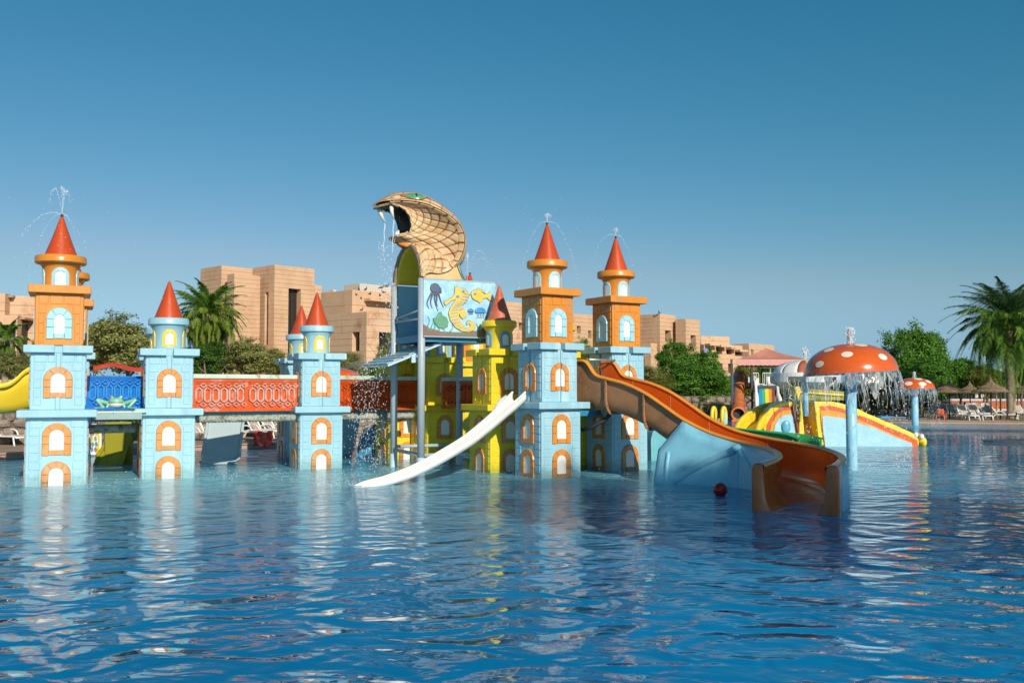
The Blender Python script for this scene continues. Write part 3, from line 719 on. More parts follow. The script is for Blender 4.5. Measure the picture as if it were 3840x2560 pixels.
T4 = castle_tower('tall light blue tower with orange top storey where the white slide starts', p4.x, p4.y, 33, .1, 'tall', s=.97, topframe=M_paleblue)
T6 = castle_tower('tall light blue tower with orange top storey behind the start of the orange slide', p6.x, p6.y, 30, .1, 'tall', s=.97)
py1 = tower_at_corner(1839, 1772, 30); py2 = tower_at_corner(1602, 1730, 30)
TY1 = castle_tower('yellow tower with a faded red cone beside the top of the white slide', py1.x, py1.y, 30, .02, 'short', body=M_yel, s=.97, tframe=M_dblue, cone=M_redfade, coneh=1.02)
TY2 = castle_tower('yellow tower half hidden behind the posts of the snake platform', py2.x, py2.y, 30, -.06, 'short', body=M_yel, s=.97, tframe=M_dblue, cone=M_redfade, coneh=1.0)
q = P(1497, 1500, 30.4); TY3 = castle_tower('yellow tower at the end of the orange railing, behind the left snake post', q.x - .05, q.y + .7, 30, -.05, 'short', body=M_yel, s=.97, tframe=M_dblue, coneh=1.0, faces=(0, 3))
TY7 = castle_tower('yellow tower glimpsed in the gap between the two tall blue towers', 1.28, 27.6, 30, 0, 'short', body=M_yel, tframe=M_dblue, faces=(0, 3))
q = P(1762, 1400, 33.5); TY5 = castle_tower('yellow tower with an orange top storey behind the sea-life board', q.x, q.y, 30, -.1, 'tall', body=M_yel, topframe=M_yelw, faces=(0, 3), s=.98)
q = P(246, 1400, 25.4); T1b = castle_tower('light blue and orange tower standing right behind the leftmost one', q.x, q.y, 24, -.1, 'tall', faces=(0, 1), s=1.0)
q = P(610, 1400, 28.6); T2b = castle_tower('light blue tower behind the one beside the frog', q.x, q.y, 24, -.05, 'short', faces=(0, 3))
q = P(1128, 1400, 31.6); T3b = castle_tower('light blue tower behind the one between the orange railings', q.x, q.y, 26, -.05, 'short', faces=(0, 3))

# ================================================================ railings, bridges, pipes
def tracery(mat):
    mb = MB(); w = .088
    def b2(a, b, t=.036): mb.bar((a[0], -.030, a[1]), (b[0], -.030, b[1]), t, .062, up=(0, 1, 0))
    zt_, zb_ = .26, -.22
    hexp = [(0, zt_), (w * .72, zt_ - .08), (w * .72, zb_ + .08), (0, zb_), (-w * .72, zb_ + .08), (-w * .72, zt_ - .08)]
    for i in range(6): b2(hexp[i], hexp[(i + 1) % 6])
    for zc_ in (.335, -.30):
        d = [(w, zc_ + .075), (w + .06, zc_), (w, zc_ - .075), (w - .06, zc_)]
        for i in range(4): b2(d[i], d[(i + 1) % 4], .022)
    return mb.mesh('tracery_moulding', mat)
def railing(name, label, a, b, z0, z1, mat, railmat, panels, group=None, rail=True, units=6):
    a = Vector((*a, 0)); b = Vector((*b, 0)); d = b - a; L = d.length; ang = math.atan2(d.y, d.x)
    t = thing(name, label, 'railing', (*((a + b) / 2).xy, z0), ang, group)
    h = z1 - z0
    mb = MB(); mb.box((0, .02, h / 2), (L / 2, .02, h / 2 - .004)); obj('back_board', mb, mat, t)
    mb = MB(); mb.box((0, -.01, h - .03), (L / 2, .045, .03)); mb.box((0, -.01, .04), (L / 2, .045, .04)); obj('frame_rail', mb, mat, t, bevel=.008)
    tm = tracery({'worn_orange_railing': M_trac, 'cobalt_railing': M_tracb}.get(mat.name, mat)); pw = L / panels
    for i in range(panels + 1):
        mb = MB(); mb.box((min(L / 2 - .05, max(-L / 2 + .05, -L / 2 + i * pw)), -.008, h / 2), (.05, .04, h / 2 - .002)); obj('stile', mb, mat, t, bevel=.008)
    for i in range(panels):
        x0 = -L / 2 + i * pw + .06; x1 = x0 + pw - .12; step = (x1 - x0) / units
        mb = MB(); mb.box(((x0 + x1) / 2, -.012, h - .085), ((x1 - x0) / 2 - .03, .022, .018)); obj('moulding', mb, mat, t)
        for k in range(units):
            o = link('tracery_moulding', tm, t, (x0 + (k + .5) * step, 0, h / 2 - .0)); o.scale = (step / .176, 1, (h - .2) / .82)
    if rail:
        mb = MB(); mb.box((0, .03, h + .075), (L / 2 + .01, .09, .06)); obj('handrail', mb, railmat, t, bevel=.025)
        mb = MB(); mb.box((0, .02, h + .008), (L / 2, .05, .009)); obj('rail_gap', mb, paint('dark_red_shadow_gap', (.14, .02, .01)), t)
    return t
a_ = P(318, 1500, 23.9); b_ = P(553, 1500, 24.8)
railing('bridge_railing', 'glossy cobalt blue moulded railing behind the green frog', a_.xy, b_.xy, 1.62, 2.45, M_cobalt, M_cobalt, 1, rail=False, units=7)
a_ = P(719, 1500, 25.2); b_ = P(1112, 1500, 26.9)
railing('bridge_railing', 'worn orange moulded railing with peeling paint on the left bridge', a_.xy, b_.xy, 1.55, 2.38, M_rail, M_mint, 2, 'orange moulded bridge railings')
a_ = P(1262, 1500, 28.1); b_ = P(1560, 1500, 30.0)
railing('bridge_railing', 'orange moulded railing partly shaded, behind the snake platform posts', a_.xy, b_.xy, 1.52, 2.38, M_railb, M_mint, 2, 'orange moulded bridge railings')
a_ = P(1660, 1500, 29.6); b_ = P(1800, 1500, 27.4)
railing('bridge_railing', 'short shaded orange railing between the two yellow towers', a_.xy, b_.xy, 1.55, 2.35, M_railb, M_mint, 1, 'orange moulded bridge railings', units=5)
def bridge(label, a, b, w=1.1, mat=M_teal):
    a = Vector((*a, 0)); b = Vector((*b, 0)); d = b - a; ang = math.atan2(d.y, d.x)
    t = thing('footbridge', label, 'footbridge', (*((a + b) / 2).xy, 1.5), ang)
    mb = MB(); mb.box((0, w / 2 + .1, .0), (d.length / 2, w / 2, .07)); obj('deck', mb, mat, t, bevel=.01)
    mb = MB(); mb.box((0, w * 1.0, -.12), (d.length / 2, .06, .08)); obj('beam', mb, M_log, t)
def pipe(label, a, b, z, r=.085):
    t = thing('support_pipe', label, 'pipe', (*((Vector(a) + Vector(b)) / 2), z)); mb = MB()
    A = Vector((*a, z)); Bv = Vector((*b, z)); mb.tube([A.lerp(Bv, i / 24) + Vector((0, 0, .006 * math.sin(i * 2.7))) for i in range(25)], [r + .006 * math.sin(i * 5.1) for i in range(25)], 14); obj('pipe_wall', mb, M_log, t, smooth=True, world=True)
    mb = MB()
    for i in range(1, 30): c_ = A.lerp(Bv, i / 30); dd = (Bv - A).normalized() * .012; mb.tube([c_ - dd, c_ + dd], r + .012, 12)
    obj('pipe_rings', mb, M_log, t, smooth=True, world=True)
a_ = P(318, 1500, 24.2); b_ = P(553, 1500, 25.0); bridge('walkway deck behind the blue railing', a_.xy, b_.xy); pipe('dark mossy pipe under the frog', P(330, 1500, 24.0).xy, P(538, 1500, 24.7).xy, 1.17, .1)
a_ = P(719, 1500, 25.3); b_ = P(1112, 1500, 27.0); bridge('walkway deck behind the worn orange railing', a_.xy, b_.xy); pipe('mossy ribbed pipe under the worn orange railing', P(732, 1500, 24.9).xy, P(1106, 1500, 26.4).xy, 1.38)
a_ = P(1262, 1500, 28.3); b_ = P(1560, 1500, 30.1); bridge('walkway deck behind the shaded orange railing', a_.xy, b_.xy); pipe('mossy pipe under the shaded orange railing', P(1270, 1500, 27.8).xy, P(1550, 1500, 29.4).xy, 1.36)
a_ = P(2150, 1500, 25.6); b_ = P(2290, 1500, 26.6); bridge('blue platform between the two tall blue towers', a_.xy, b_.xy, 1.3, M_navy)
# teal elbow pipe below the platform
t = thing('drain_pipe', 'dark drain pipe under the blue platform between the tall towers', 'pipe', (2.1, 25, 1.2)); mb = MB()
mb.tube([(1.72, 24.7, 1.12), (2.0, 24.6, 1.22), (2.3, 24.6, 1.38), (2.4, 24.6, 1.5), (2.4, 24.6, 1.72)], .055, 10); obj('pipe_wall', mb, M_black, t, smooth=True, world=True)
# red arched rail behind the blue railing
t = thing('arched_rail', 'red arched timber rail behind the blue railing', 'rail', P(450, 1380, 27).xy.to_3d()); mb = MB(); r0 = []
for i in range(25):
    u = i / 24; px_ = 322 + (545 - 322) * u; py_ = 1381 - (17 * math.exp(-((u - .46) / .22) ** 2) if 1 else 0) + 6 * u
    c_ = P(px_, py_, 26.6 + u); r0.append([c_ + Vector((0, -.04, -.06)), c_ + Vector((0, .04, -.06)), c_ + Vector((0, .04, .06)), c_ + Vector((0, -.04, .06)), c_ + Vector((0, -.04, -.06))])
mb.grid(r0); obj('curved_beam', mb, paint('red_timber', (.42, .05, .02), rough=.25, coat=.3), t, world=True, smooth=True)
# ================================================================ snake platform
PM = Vector((-2.36, 25.9, 0)); PL = Vector((-3.27, 27.62, 0)); tS = Vector((.883, .469, 0)); uS = (PL - PM).normalized(); WS = (PL - PM).length
PR = PL + tS * 2.0; PB = PM + tS * 2.06
t = thing('snake_platform', 'blue platform on grey steel posts with an arched yellow entrance', 'play platform', (PM + PR) / 2)
for k, (p_, top_) in enumerate(((PM, 5.02), (PL, 4.98), (PR, 4.9), (PB, 4.9))):
    mb = MB(); mb.tube([(p_.x, p_.y, .36), (p_.x, p_.y, top_)], .097, 20); po = obj('post', mb, M_grey, t, smooth=True, world=True)
    mb = MB(); mb.tube([(p_.x, p_.y, -1), (p_.x, p_.y, .36)], .1, 20); obj('post_sleeve', mb, M_greyb, po, smooth=True, world=True)
zf = 3.46
mb = MB(); c_ = (PM + PR) / 2; mb.box((c_.x, c_.y, zf), (1.0, .96, .09), math.atan2(tS.y, tS.x)); obj('deck', mb, M_navy, t, world=True)
mb = MB(); a_ = PL + Vector((0, 0, 3.5)); d_ = tS * 2.0; mb.grid([[a_, a_ + d_], [a_ + Vector((0, 0, 1.5)), a_ + d_ + Vector((0, 0, 1.5))]]); obj('side_panel', mb, paint('pale_blue_panel', (.30, .58, .72), rough=.3), t, world=True, solid=.03)
mb = MB(); a_ = PR - uS * .05 + Vector((0, 0, 3.5)); d_ = -uS * (WS - .1); mb.grid([[a_, a_ + d_], [a_ + Vector((0, 0, 1.1)), a_ + d_ + Vector((0, 0, 1.1))]]); obj('rear_panel', mb, M_navy, t, world=True, solid=.03)
# braces
for (za, zb_, m_) in ((.47, .47, M_grey), (.62, .62, M_grey)):
    pass
mb = MB(); mb.tube([PL + Vector((0, 0, .47)), PM + Vector((0, 0, .42))], .05, 10); obj('brace', mb, M_grey, t, world=True, smooth=True)
mb = MB(); mb.tube([PM + Vector((0, 0, .42)), PB + Vector((0, 0, .42))], .05, 10); obj('brace', mb, M_grey, t, world=True, smooth=True)
mb = MB(); mb.tube([PL + Vector((0, 0, .55)), PR + Vector((0, 0, .55))], .05, 10); obj('brace', mb, M_grey, t, world=True, smooth=True)
mb = MB(); mb.tube([PL + Vector((0, 0, 4.05)), PM + Vector((0, 0, 4.22))], .035, 10); obj('brace', mb, M_grey, t, world=True, smooth=True)
mb = MB(); mb.tube([PL + Vector((0, 0, 3.98)), PM + Vector((0, 0, 3.98))], .035, 10); obj('brace', mb, M_grey, t, world=True, smooth=True)
# picture board, in board coordinates s (along), z
nB = Vector((tS.y, -tS.x, 0)); b0 = PM - nB * -.11
bt = thing('sea_life_board', 'painted relief board with a seahorse, a yellow fish and jellyfish', 'picture board', b0 + tS * 1.03 + Vector((0, 0, 3.5)))
def BP(s, z, o=0.0): return b0 + tS * s + Vector((0, 0, z)) + nB * o
BW = 2.12; Z0b, Z1b = 3.50, 5.0
mb = MB(); r_ = .06; pf = [(0, Z0b), (BW, Z0b - .0), (BW, Z1b - .08), (BW - .06, Z1b), (0, Z1b)]
mb.v = [tuple(BP(s, z, .02)) for s, z in pf] + [tuple(BP(s, z, -.02)) for s, z in pf]; m_ = len(pf)
mb.f = [tuple(range(m_)), tuple(reversed(range(m_, 2 * m_)))] + [(i, (i + 1) % m_, m_ + (i + 1) % m_, m_ + i) for i in range(m_)]
M_board = paint('painted_sea_board', (.30, .56, .74), wear=(.42, .66, .80), wearamt=.6, wscale=2.2, rough=.35, var=.12, bump=.006)
obj('board', mb, M_board, bt, world=True)
mb = MB()
for (sa, za, sb, zb_) in ((0, Z0b, BW, Z0b), (BW, Z0b, BW, Z1b - .07), (BW - .05, Z1b, 0, Z1b)): mb.bar(BP(sa, za, 0), BP(sb, zb_, 0), .03, .06, up=tuple(nB))
obj('board_frame', mb, M_grey, bt, world=True)
def bz(px, py):  # picture pixel inside the board, in zoom units, to board s, z
    s_ = (px - 748) / (1412 - 748) * BW; top = 950 + (px - 748) / 664 * 45; bot = 1522 + (px - 748) / 664 * 30
    return s_, Z1b - (py - top) / (bot - top) * (Z1b - Z0b)
def relief(name, poly, mat, h=.022, o=.02, outline=True, bev=.012):
    pp = [bz(*p) for p in poly]; n_ = len(pp); cx = sum(p[0] for p in pp) / n_; cz = sum(p[1] for p in pp) / n_
    mb = MB(); mb.v = [tuple(BP(s, z, o)) for s, z in pp] + [tuple(BP(s, z, o + h)) for s, z in pp]
    mb.f = [tuple(range(n_, 2 * n_))] + [(i, (i + 1) % n_, n_ + (i + 1) % n_, n_ + i) for i in range(n_)]
    ob = obj(name, mb, mat, bt, world=True, bevel=bev)
    if outline:
        mo = MB(); q_ = [BP(s, z, o + .005) for s, z in pp] ; mo.tube(q_ + [q_[0]], .010, 6); obj('outline', mo, M_ink, ob, world=True)
    return ob
def stroke(name, pts, w, mat, o=.024, parent=None):
    q_ = [BP(*bz(*p), o) for p in pts]; q_ = [Vector(v) for v in catmull(q_, 4)]; mb = MB(); ww = w if isinstance(w, list) else None
    n_ = len(q_); rr = [w] * n_ if not ww else [np.interp(i / (n_ - 1), np.linspace(0, 1, len(ww)), ww) for i in range(n_)]
    mb.tube(q_, rr, 6); return obj(name, mb, mat, parent or bt, world=True, smooth=True)
M_ink = paint('dark_paint_line', (.025, .03, .03), rough=.5)
M_oct = paint('grey_blue_octopus', (.09, .12, .19), rough=.4, wear=(.2, .25, .33), wearamt=.3)
M_sea = paint('yellow_seahorse', (.66, .50, .12), rough=.35, wear=(.55, .42, .24), wearamt=.3)
M_weed = paint('sea_weed_green', (.12, .33, .20), rough=.4, wear=(.3, .42, .3), wearamt=.3)
M_jel = paint('jellyfish_blue', (.05, .28, .62), rough=.3)
M_sand = paint('sea_bed_brown', (.22, .13, .10), rough=.6, wear=(.12, .2, .14), wearamt=.5)
relief('sea_bed', [(748, 1400), (800, 1440), (900, 1475), (1100, 1490), (1260, 1470), (1330, 1400), (1380, 1290), (1410, 1300), (1410, 1548), (748, 1518)], M_sand, .012, outline=False)
relief('octopus_head', [(806, 1040), (815, 1012), (845, 998), (875, 1008), (893, 1040), (890, 1075), (865, 1090), (825, 1085), (808, 1065)], M_oct)
for pts in (((822, 1085), (795, 1140), (778, 1200), (795, 1250)), ((835, 1088), (815, 1150), (810, 1200), (825, 1245)), ((848, 1090), (845, 1150), (855, 1210), (875, 1275)), ((862, 1088), (865, 1150), (862, 1200), (875, 1230)), ((875, 1083), (890, 1140), (905, 1190), (925, 1240)), ((880, 1075), (900, 1090), (900, 1060), (898, 1040))):
    stroke('octopus_arm', pts, [.03, .025, .018, .01], M_oct)
sh = [(928, 1180), (1000, 1140), (1020, 1110), (1025, 1040), (1045, 1028), (1075, 1045), (1110, 1050), (1150, 1080), (1158, 1120), (1140, 1160), (1100, 1215), (1070, 1270), (1062, 1330), (1080, 1390), (1120, 1440), (1150, 1450), (1170, 1430), (1160, 1405), (1130, 1420), (1135, 1385), (1165, 1372), (1200, 1390), (1218, 1430), (1200, 1470), (1150, 1488), (1090, 1480), (1030, 1440), (985, 1370), (968, 1300), (985, 1240), (1020, 1190), (1035, 1165), (1000, 1170), (945, 1222), (930, 1205)]
so_ = relief('seahorse', sh, M_sea, .035)
for i in range(16):
    u = i / 15; cc_ = catmull([(1140, 1110), (1100, 1190), (1040, 1240), (1020, 1330), (1060, 1420), (1150, 1470)], 3)[i]; w_ = 34 if i < 12 else 20
    dx, dy = (w_, 10 * math.cos(u * 4)); a_ = bz(cc_[0] - dx, cc_[1] - dy * .6); b_ = bz(cc_[0] + dx * .8, cc_[1] + dy * .6)
    mb = MB(); mb.bar(BP(*a_, .056), BP(*b_, .056), .012, .012); obj('stripe', mb, M_jel, so_, world=True)
relief('seahorse_fin', [(1062, 1290), (1080, 1268), (1110, 1250), (1132, 1290), (1128, 1330), (1100, 1362), (1075, 1335)], M_sea, .04)
fi = relief('yellow_fish', [(1172, 1100), (1185, 1078), (1215, 1066), (1250, 1072), (1300, 1110), (1325, 1115), (1362, 1082), (1368, 1100), (1350, 1135), (1368, 1185), (1345, 1175), (1320, 1148), (1290, 1155), (1275, 1175), (1255, 1200), (1235, 1180), (1200, 1165), (1180, 1140)], paint('fish_yellow', (.78, .55, .10), rough=.3), .035)
relief('fish_fin', [(1225, 1066), (1240, 1045), (1300, 1085), (1310, 1105), (1270, 1085)], M_sea, .03)
for cx, cy, r_ in ((1208, 1107, 13), (1048, 1132, 15), (1100, 1082, 14)):
    relief('eye_patch', [(cx + r_ * math.cos(a), cy + r_ * math.sin(a)) for a in np.linspace(0, 6.28, 13)[:-1]], M_jel, .045)
for cx, cy, rx, ry in ((1172, 1278, 28, 20), (1262, 1285, 50, 38), (1345, 1350, 22, 18)):
    relief('jellyfish', [(cx + rx * math.cos(a), cy - ry * max(math.sin(a), -.35)) for a in np.linspace(0, 6.28, 17)[:-1]], M_jel, .03)
    for k in range(5): stroke('tentacle', [(cx - rx * .6 + k * rx * .3, cy + ry * .4), (cx - rx * .55 + k * rx * .3, cy + ry * 1.2), (cx - rx * .65 + k * rx * .3, cy + ry * 1.8)], .008, M_ink)
relief('turtle', [(885, 1290), (905, 1285), (915, 1320), (950, 1340), (968, 1380), (960, 1430), (925, 1450), (880, 1440), (850, 1400), (830, 1350), (860, 1335)], M_weed, .03)
for pts in (((800, 1480), (785, 1420), (800, 1370), (785, 1320)), ((815, 1480), (820, 1420), (845, 1370)), ((840, 1460), (850, 1420), (830, 1370)), ((880, 1470), (900, 1440), (940, 1470)), ((985, 1480), (1010, 1440), (1000, 1410)), ((1230, 1500), (1240, 1450), (1225, 1400)), ((1260, 1480), (1255, 1430), (1265, 1400))):
    stroke('sea_weed', pts, [.018, .016, .012], M_weed)

# arched entrance barrel
aF = -tS; nF = Vector((.469, -.883, 0)); O_ = (PM + PL) / 2
def L3(a, n, z): return O_ + aF * a + nF * n + Vector((0, 0, z))
Z5 = 5.03; RB = .95
bar_t = thing('cobra_sculpture', 'huge open-mouthed cobra head and hood sculpture on top of the platform', 'snake sculpture', O_ + tS * .8 + Vector((0, 0, 5.0)))
mb = MB(); rows = []
for i in range(10):
    a_ = -.02 - i * .085
    rows.append([L3(a_, -.88 * math.cos(th), Z5 + RB * .97 * math.sin(th)) for th in np.linspace(0, math.pi, 25)])
mb.grid(rows); obj('yellow_vault', mb, M_yslide, bar_t, world=True, smooth=True, solid=.02)
mb = MB(); mb.grid([[L3(-.02 - .108 * i, -.955 * math.cos(th), Z5 + RB * 1.0 * math.sin(th)) for th in np.linspace(0, math.pi, 31)] for i in range(10)]); obj('barrel_shell', mb, paint('cream_shell', (.62, .44, .21), rough=.35, wear=(.5, .33, .14), wearamt=.3), bar_t, world=True, smooth=True)
mb = MB(); mb.grid([[L3(-.79, -.86, Z5), L3(-.79, .86, Z5)], [L3(-.79, -.5, Z5 + .75), L3(-.79, .5, Z5 + .75)]]); obj('vault_back', mb, M_yslide, bar_t, world=True, solid=.02)
mb = MB(); q_ = [L3(.0, -.93 * math.cos(th), Z5 - .02 + (RB + .03) * math.sin(th)) for th in np.linspace(0, math.pi, 31)]; mb.tube([q_[0] - Vector((0, 0, .12))] + q_ + [q_[-1] - Vector((0, 0, .12))], .055, 10)
obj('arch_rim', mb, paint('grey_brown_rim', (.25, .19, .15), rough=.5), bar_t, world=True, smooth=True)

# cobra surface
M_cob, ncb, lcb, bcb = nodes('cobra_scales')
ac = ncb.new('ShaderNodeAttribute'); ac.attribute_name = 'scale_line'; ar = ncb.new('ShaderNodeAttribute'); ar.attribute_name = 'orange_tone'
nz_ = ncb.new('ShaderNodeTexNoise'); nz_.inputs['Scale'].default_value = 2.5; nz_.inputs['Detail'].default_value = 6; gc_ = ncb.new('ShaderNodeNewGeometry'); lcb.new(gc_.outputs['Position'], nz_.inputs[0])
r1 = ncb.new('ShaderNodeValToRGB'); r1.color_ramp.elements[0].position = .3; r1.color_ramp.elements[1].position = .7; r1.color_ramp.elements[0].color = (.54, .34, .15, 1); r1.color_ramp.elements[1].color = (.70, .52, .31, 1); lcb.new(nz_.outputs[0], r1.inputs[0])
m1 = ncb.new('ShaderNodeMix'); m1.data_type = 'RGBA'; lcb.new(ar.outputs['Fac'], m1.inputs[0]); lcb.new(r1.outputs[0], m1.inputs[6]); m1.inputs[7].default_value = (.62, .17, .02, 1)
m2 = ncb.new('ShaderNodeMix'); m2.data_type = 'RGBA'; lcb.new(ac.outputs['Fac'], m2.inputs[0]); lcb.new(m1.outputs[2], m2.inputs[6]); m2.inputs[7].default_value = (.20, .022, .010, 1)
lcb.new(m2.outputs[2], bcb.inputs['Base Color']); bcb.inputs['Roughness'].default_value = .35
def zq(X, Y, n): return ((.469 * n - (X - 552) / 522) / .883, n, 5.98 - (Y - 860) / 522)
RIM = [zq(340, 275, .45), zq(500, 265, .55), zq(780, 290, .72), zq(1000, 375, .9), zq(1200, 490, 1.0), zq(1330, 640, 1.05), zq(1365, 800, 1.05), zq(1345, 950, 1.0), zq(1270, 1110, .95), zq(1150, 1230, .9), zq(1000, 1290, .9), zq(860, 1290, .95), (-.02, .97, 5.03)]
INN = [zq(350, 300, .42), zq(490, 372, .42), zq(572, 455, .45), zq(604, 560, .45), zq(598, 650, .42), zq(545, 708, .35), zq(440, 738, .3), (.47, 0.02, 6.15), (.28, .03, 6.05), (.0, .02, 6.0), (-.0, .55, 5.84), (-.0, .87, 5.45), (-.02, .955, 5.1)]
NS = 18
def dens(l): return np.array(catmull(l, NS))
Rm = dens(RIM); In = dens(INN); NSS = len(Rm); NT = 90
def cobra_side(sgn, name):
    s_ = np.linspace(0, 12, NSS); amp = np.interp(s_, [0, 1, 2, 3, 5, 6.5, 8, 9, 10, 12], [.02, .10, .2, .26, .28, .22, .08, -.08, -.16, -.05])
    V_ = np.zeros((NSS, NT, 3)); LN = np.zeros((NSS, NT)); OR = np.zeros((NSS, NT)); HH = np.zeros((NSS, NT))
    for i in range(NSS):
        for j in range(NT):
            tt = j / (NT - 1); p = In[i] * (1 - tt) + Rm[i] * tt; w = 4 * tt * (1 - tt)
            q0 = p[0] - .25 * amp[i] * w; q1 = p[1] - amp[i] * w; q2 = p[2]
            if s_[i] > 7.6 and q2 < 6.15:
                rr_ = math.hypot(q1, q2 - 5.03); tgt = .975 + .02 * math.sin(s_[i] * 3)
                if rr_ < tgt and rr_ > 1e-3:
                    k_ = min(1, (s_[i] - 7.6) / 1.0); f_ = 1 + (tgt / rr_ - 1) * k_; q1 *= f_; q2 = 5.03 + (q2 - 5.03) * f_
            V_[i, j] = [q0, q1, q2]
    # arc-length style coordinates for the scales
    dist = np.linalg.norm(Rm - In, axis=1)
    for i in range(NSS):
        for j in range(NT):
            tt = j / (NT - 1); sv = s_[i]
            k = 1.9
            u = sv * 1.02 + .12 * math.sin(tt * 5 + sv * .7) ; v = tt * 4.0 + .10 * math.sin(sv * 1.7)
            a = (u + v) % 1; b = (u - v) % 1
            da = min(a, 1 - a); db = min(b, 1 - b); dmin = min(da, db)
            line = max(0, 1 - dmin / .105)
            line = min(1, line * 2.6)
            band = tt > .93
            if band: line = 1.0 if (abs(((sv * 1.15 + .35) % 1) - .5) < .07 and sv > .8) else 0
            edge = abs(tt - .93) < .008
            if edge: line = max(line, .35)
            if tt < .02: line *= .5
            fade = np.interp(sv, [9, 11.5], [1, .35]); line *= fade
            LN[i, j] = line; HH[i, j] = (.034 * (min(1, dmin / .22)) if not band else .035)
            OR[i, j] = max(0, 1 - ((sv - 8.0) / 1.5) ** 2 - ((tt - .10) / .33) ** 2) * .95
            if sv < 3: OR[i, j] = .12
    # normals
    du = np.gradient(V_, axis=0); dv = np.gradient(V_, axis=1); N = np.cross(du, dv); N /= (np.linalg.norm(N, axis=2, keepdims=True) + 1e-9)
    # outward is +n / forward
    if np.mean(N[:, :, 1]) < 0: N = -N
    V_ = V_ + N * HH[..., None]
    V_[:, :, 1] *= sgn
    pts = [tuple(L3(*V_[i, j])) for i in range(NSS) for j in range(NT)]
    fs = [(i * NT + j, i * NT + j + 1, (i + 1) * NT + j + 1, (i + 1) * NT + j) for i in range(NSS - 1) for j in range(NT - 1)]
    me = bpy.data.meshes.new(name); me.from_pydata(pts, [], fs); me.materials.append(M_cob); me.polygons.foreach_set('use_smooth', [True] * len(fs))
    for nm, arr in (('scale_line', LN), ('orange_tone', OR)):
        at = me.attributes.new(nm, 'FLOAT', 'POINT'); at.data.foreach_set('value', arr.ravel().astype('f'))
    o = link(name, me, bar_t, world=True); sm = o.modifiers.new('solid', 'SOLIDIFY'); sm.thickness = .02; sm.offset = -1 if sgn > 0 else 1; return o
cobra_side(1, 'hood_side'); cobra_side(-1, 'hood_side')
# dorsal shell from rim to rim over the back
DM = [(.99, 7.0), (.86, 7.15), (.62, 7.3), (.36, 7.41), (-.08, 7.45), (-.5, 7.33), (-.95, 7.06), (-1.3, 6.72), (-1.5, 6.3), (-1.56, 5.95), (-1.5, 5.6), (-1.3, 5.4), (-1.1, 5.36)]
RD = [(.99, 0.005, 6.96), zq(180, 300, .26)] + RIM[:11]
ND = 16; Dd = np.array(catmull(DM, ND)); Rd = np.array(catmull(RD, ND)); NDS = len(Dd); NU = 145
def dors(i, u):   # u -1..1
    r_ = Rd[i]; d_ = Dd[i]; k = abs(u); sg = 1 if u >= 0 else -1
    mid = np.array([d_[0], 0, d_[1]]); rim = np.array([r_[0], r_[1], r_[2]])
    th = k * math.pi / 2; w1 = math.cos(th); w2 = math.sin(th)
    p = mid * w1 ** 1.6 + rim * (1 - w1 ** 1.6); p = np.array([p[0], rim[1] * w2 ** .9, p[2]])
    return (p[0], p[1] * sg, p[2])
rows = []; lnv = []
for i in range(NDS):
    for j in range(NU):
        u = -1 + 2 * j / (NU - 1); rows.append(tuple(L3(*dors(i, u))))
        s0 = i / ND; k = abs(u); ln = 0
        if s0 < 2.2:
            for (cx, cy, m_, w_) in ((1.0, .55, .9, .09), (1.7, .35, -.6, .09), (.9, .8, .25, .08), (2.2, .62, -1.0, .08)):
                ln = max(ln, 1 - abs((k - cy) - m_ * (s0 - cx) * .3) / w_) if abs(s0 - cx) < .8 else ln
        if 2.0 < s0 < 8:
            for q_ in (.80, .52, .25):
                ln = max(ln, 1.3 * (1 - abs(k - q_ - .03 * math.sin(s0 * 2.2 + q_ * 9)) / .05))
            ln = max(ln, 1.0 * (1 - abs(((s0 * 1.3 + .8 * k) % 1) - .5) / .07))
        lnv.append(max(0, min(1, ln)) * .9)
fs = [(i * NU + j, i * NU + j + 1, (i + 1) * NU + j + 1, (i + 1) * NU + j) for i in range(NDS - 1) for j in range(NU - 1)]
me = bpy.data.meshes.new('hood_back'); me.from_pydata(rows, [], fs); me.materials.append(M_cob); me.polygons.foreach_set('use_smooth', [True] * len(fs))
at = me.attributes.new('scale_line', 'FLOAT', 'POINT'); at.data.foreach_set('value', np.array(lnv, 'f')); at = me.attributes.new('orange_tone', 'FLOAT', 'POINT'); at.data.foreach_set('value', np.zeros(len(rows), 'f'))
link('hood_back', me, bar_t, world=True)
# mouth cavity
M_mouth = paint('dark_mouth', (.022, .03, .026), rough=.35, wear=(.05, .012, .01), wearamt=.2)
loopN = [(.96, .0, 6.93), (.86, .2, 6.98), (.66, .36, 7.03)] + [tuple(p) for p in In[0:int(6 * NS) + 1:6]]
cav = MB(); rows = []
full = [Vector(p) for p in loopN] + [Vector((p[0], -p[1], p[2])) for p in reversed(loopN[1:])]
cen = Vector((-.35, 0, 6.62))
for k_ in range(8):
    u = k_ / 7; rows.append([L3(*((p * (1 - u) + cen * u) + Vector((-.28 * math.sin(u * math.pi), 0, (.16 if p.z > 6.6 else -.10) * math.sin(u * math.pi) * (1 - u * .5))))) for p in full + [full[0]]])
cav.grid(rows); obj('mouth_cavity', cav, M_mouth, bar_t, world=True, smooth=True, solid=.012, off=0)
# lip roll
lp = [L3(*p) for p in ([(.99, 0, 6.96)] + [tuple(x) for x in loopN[1:3]])]
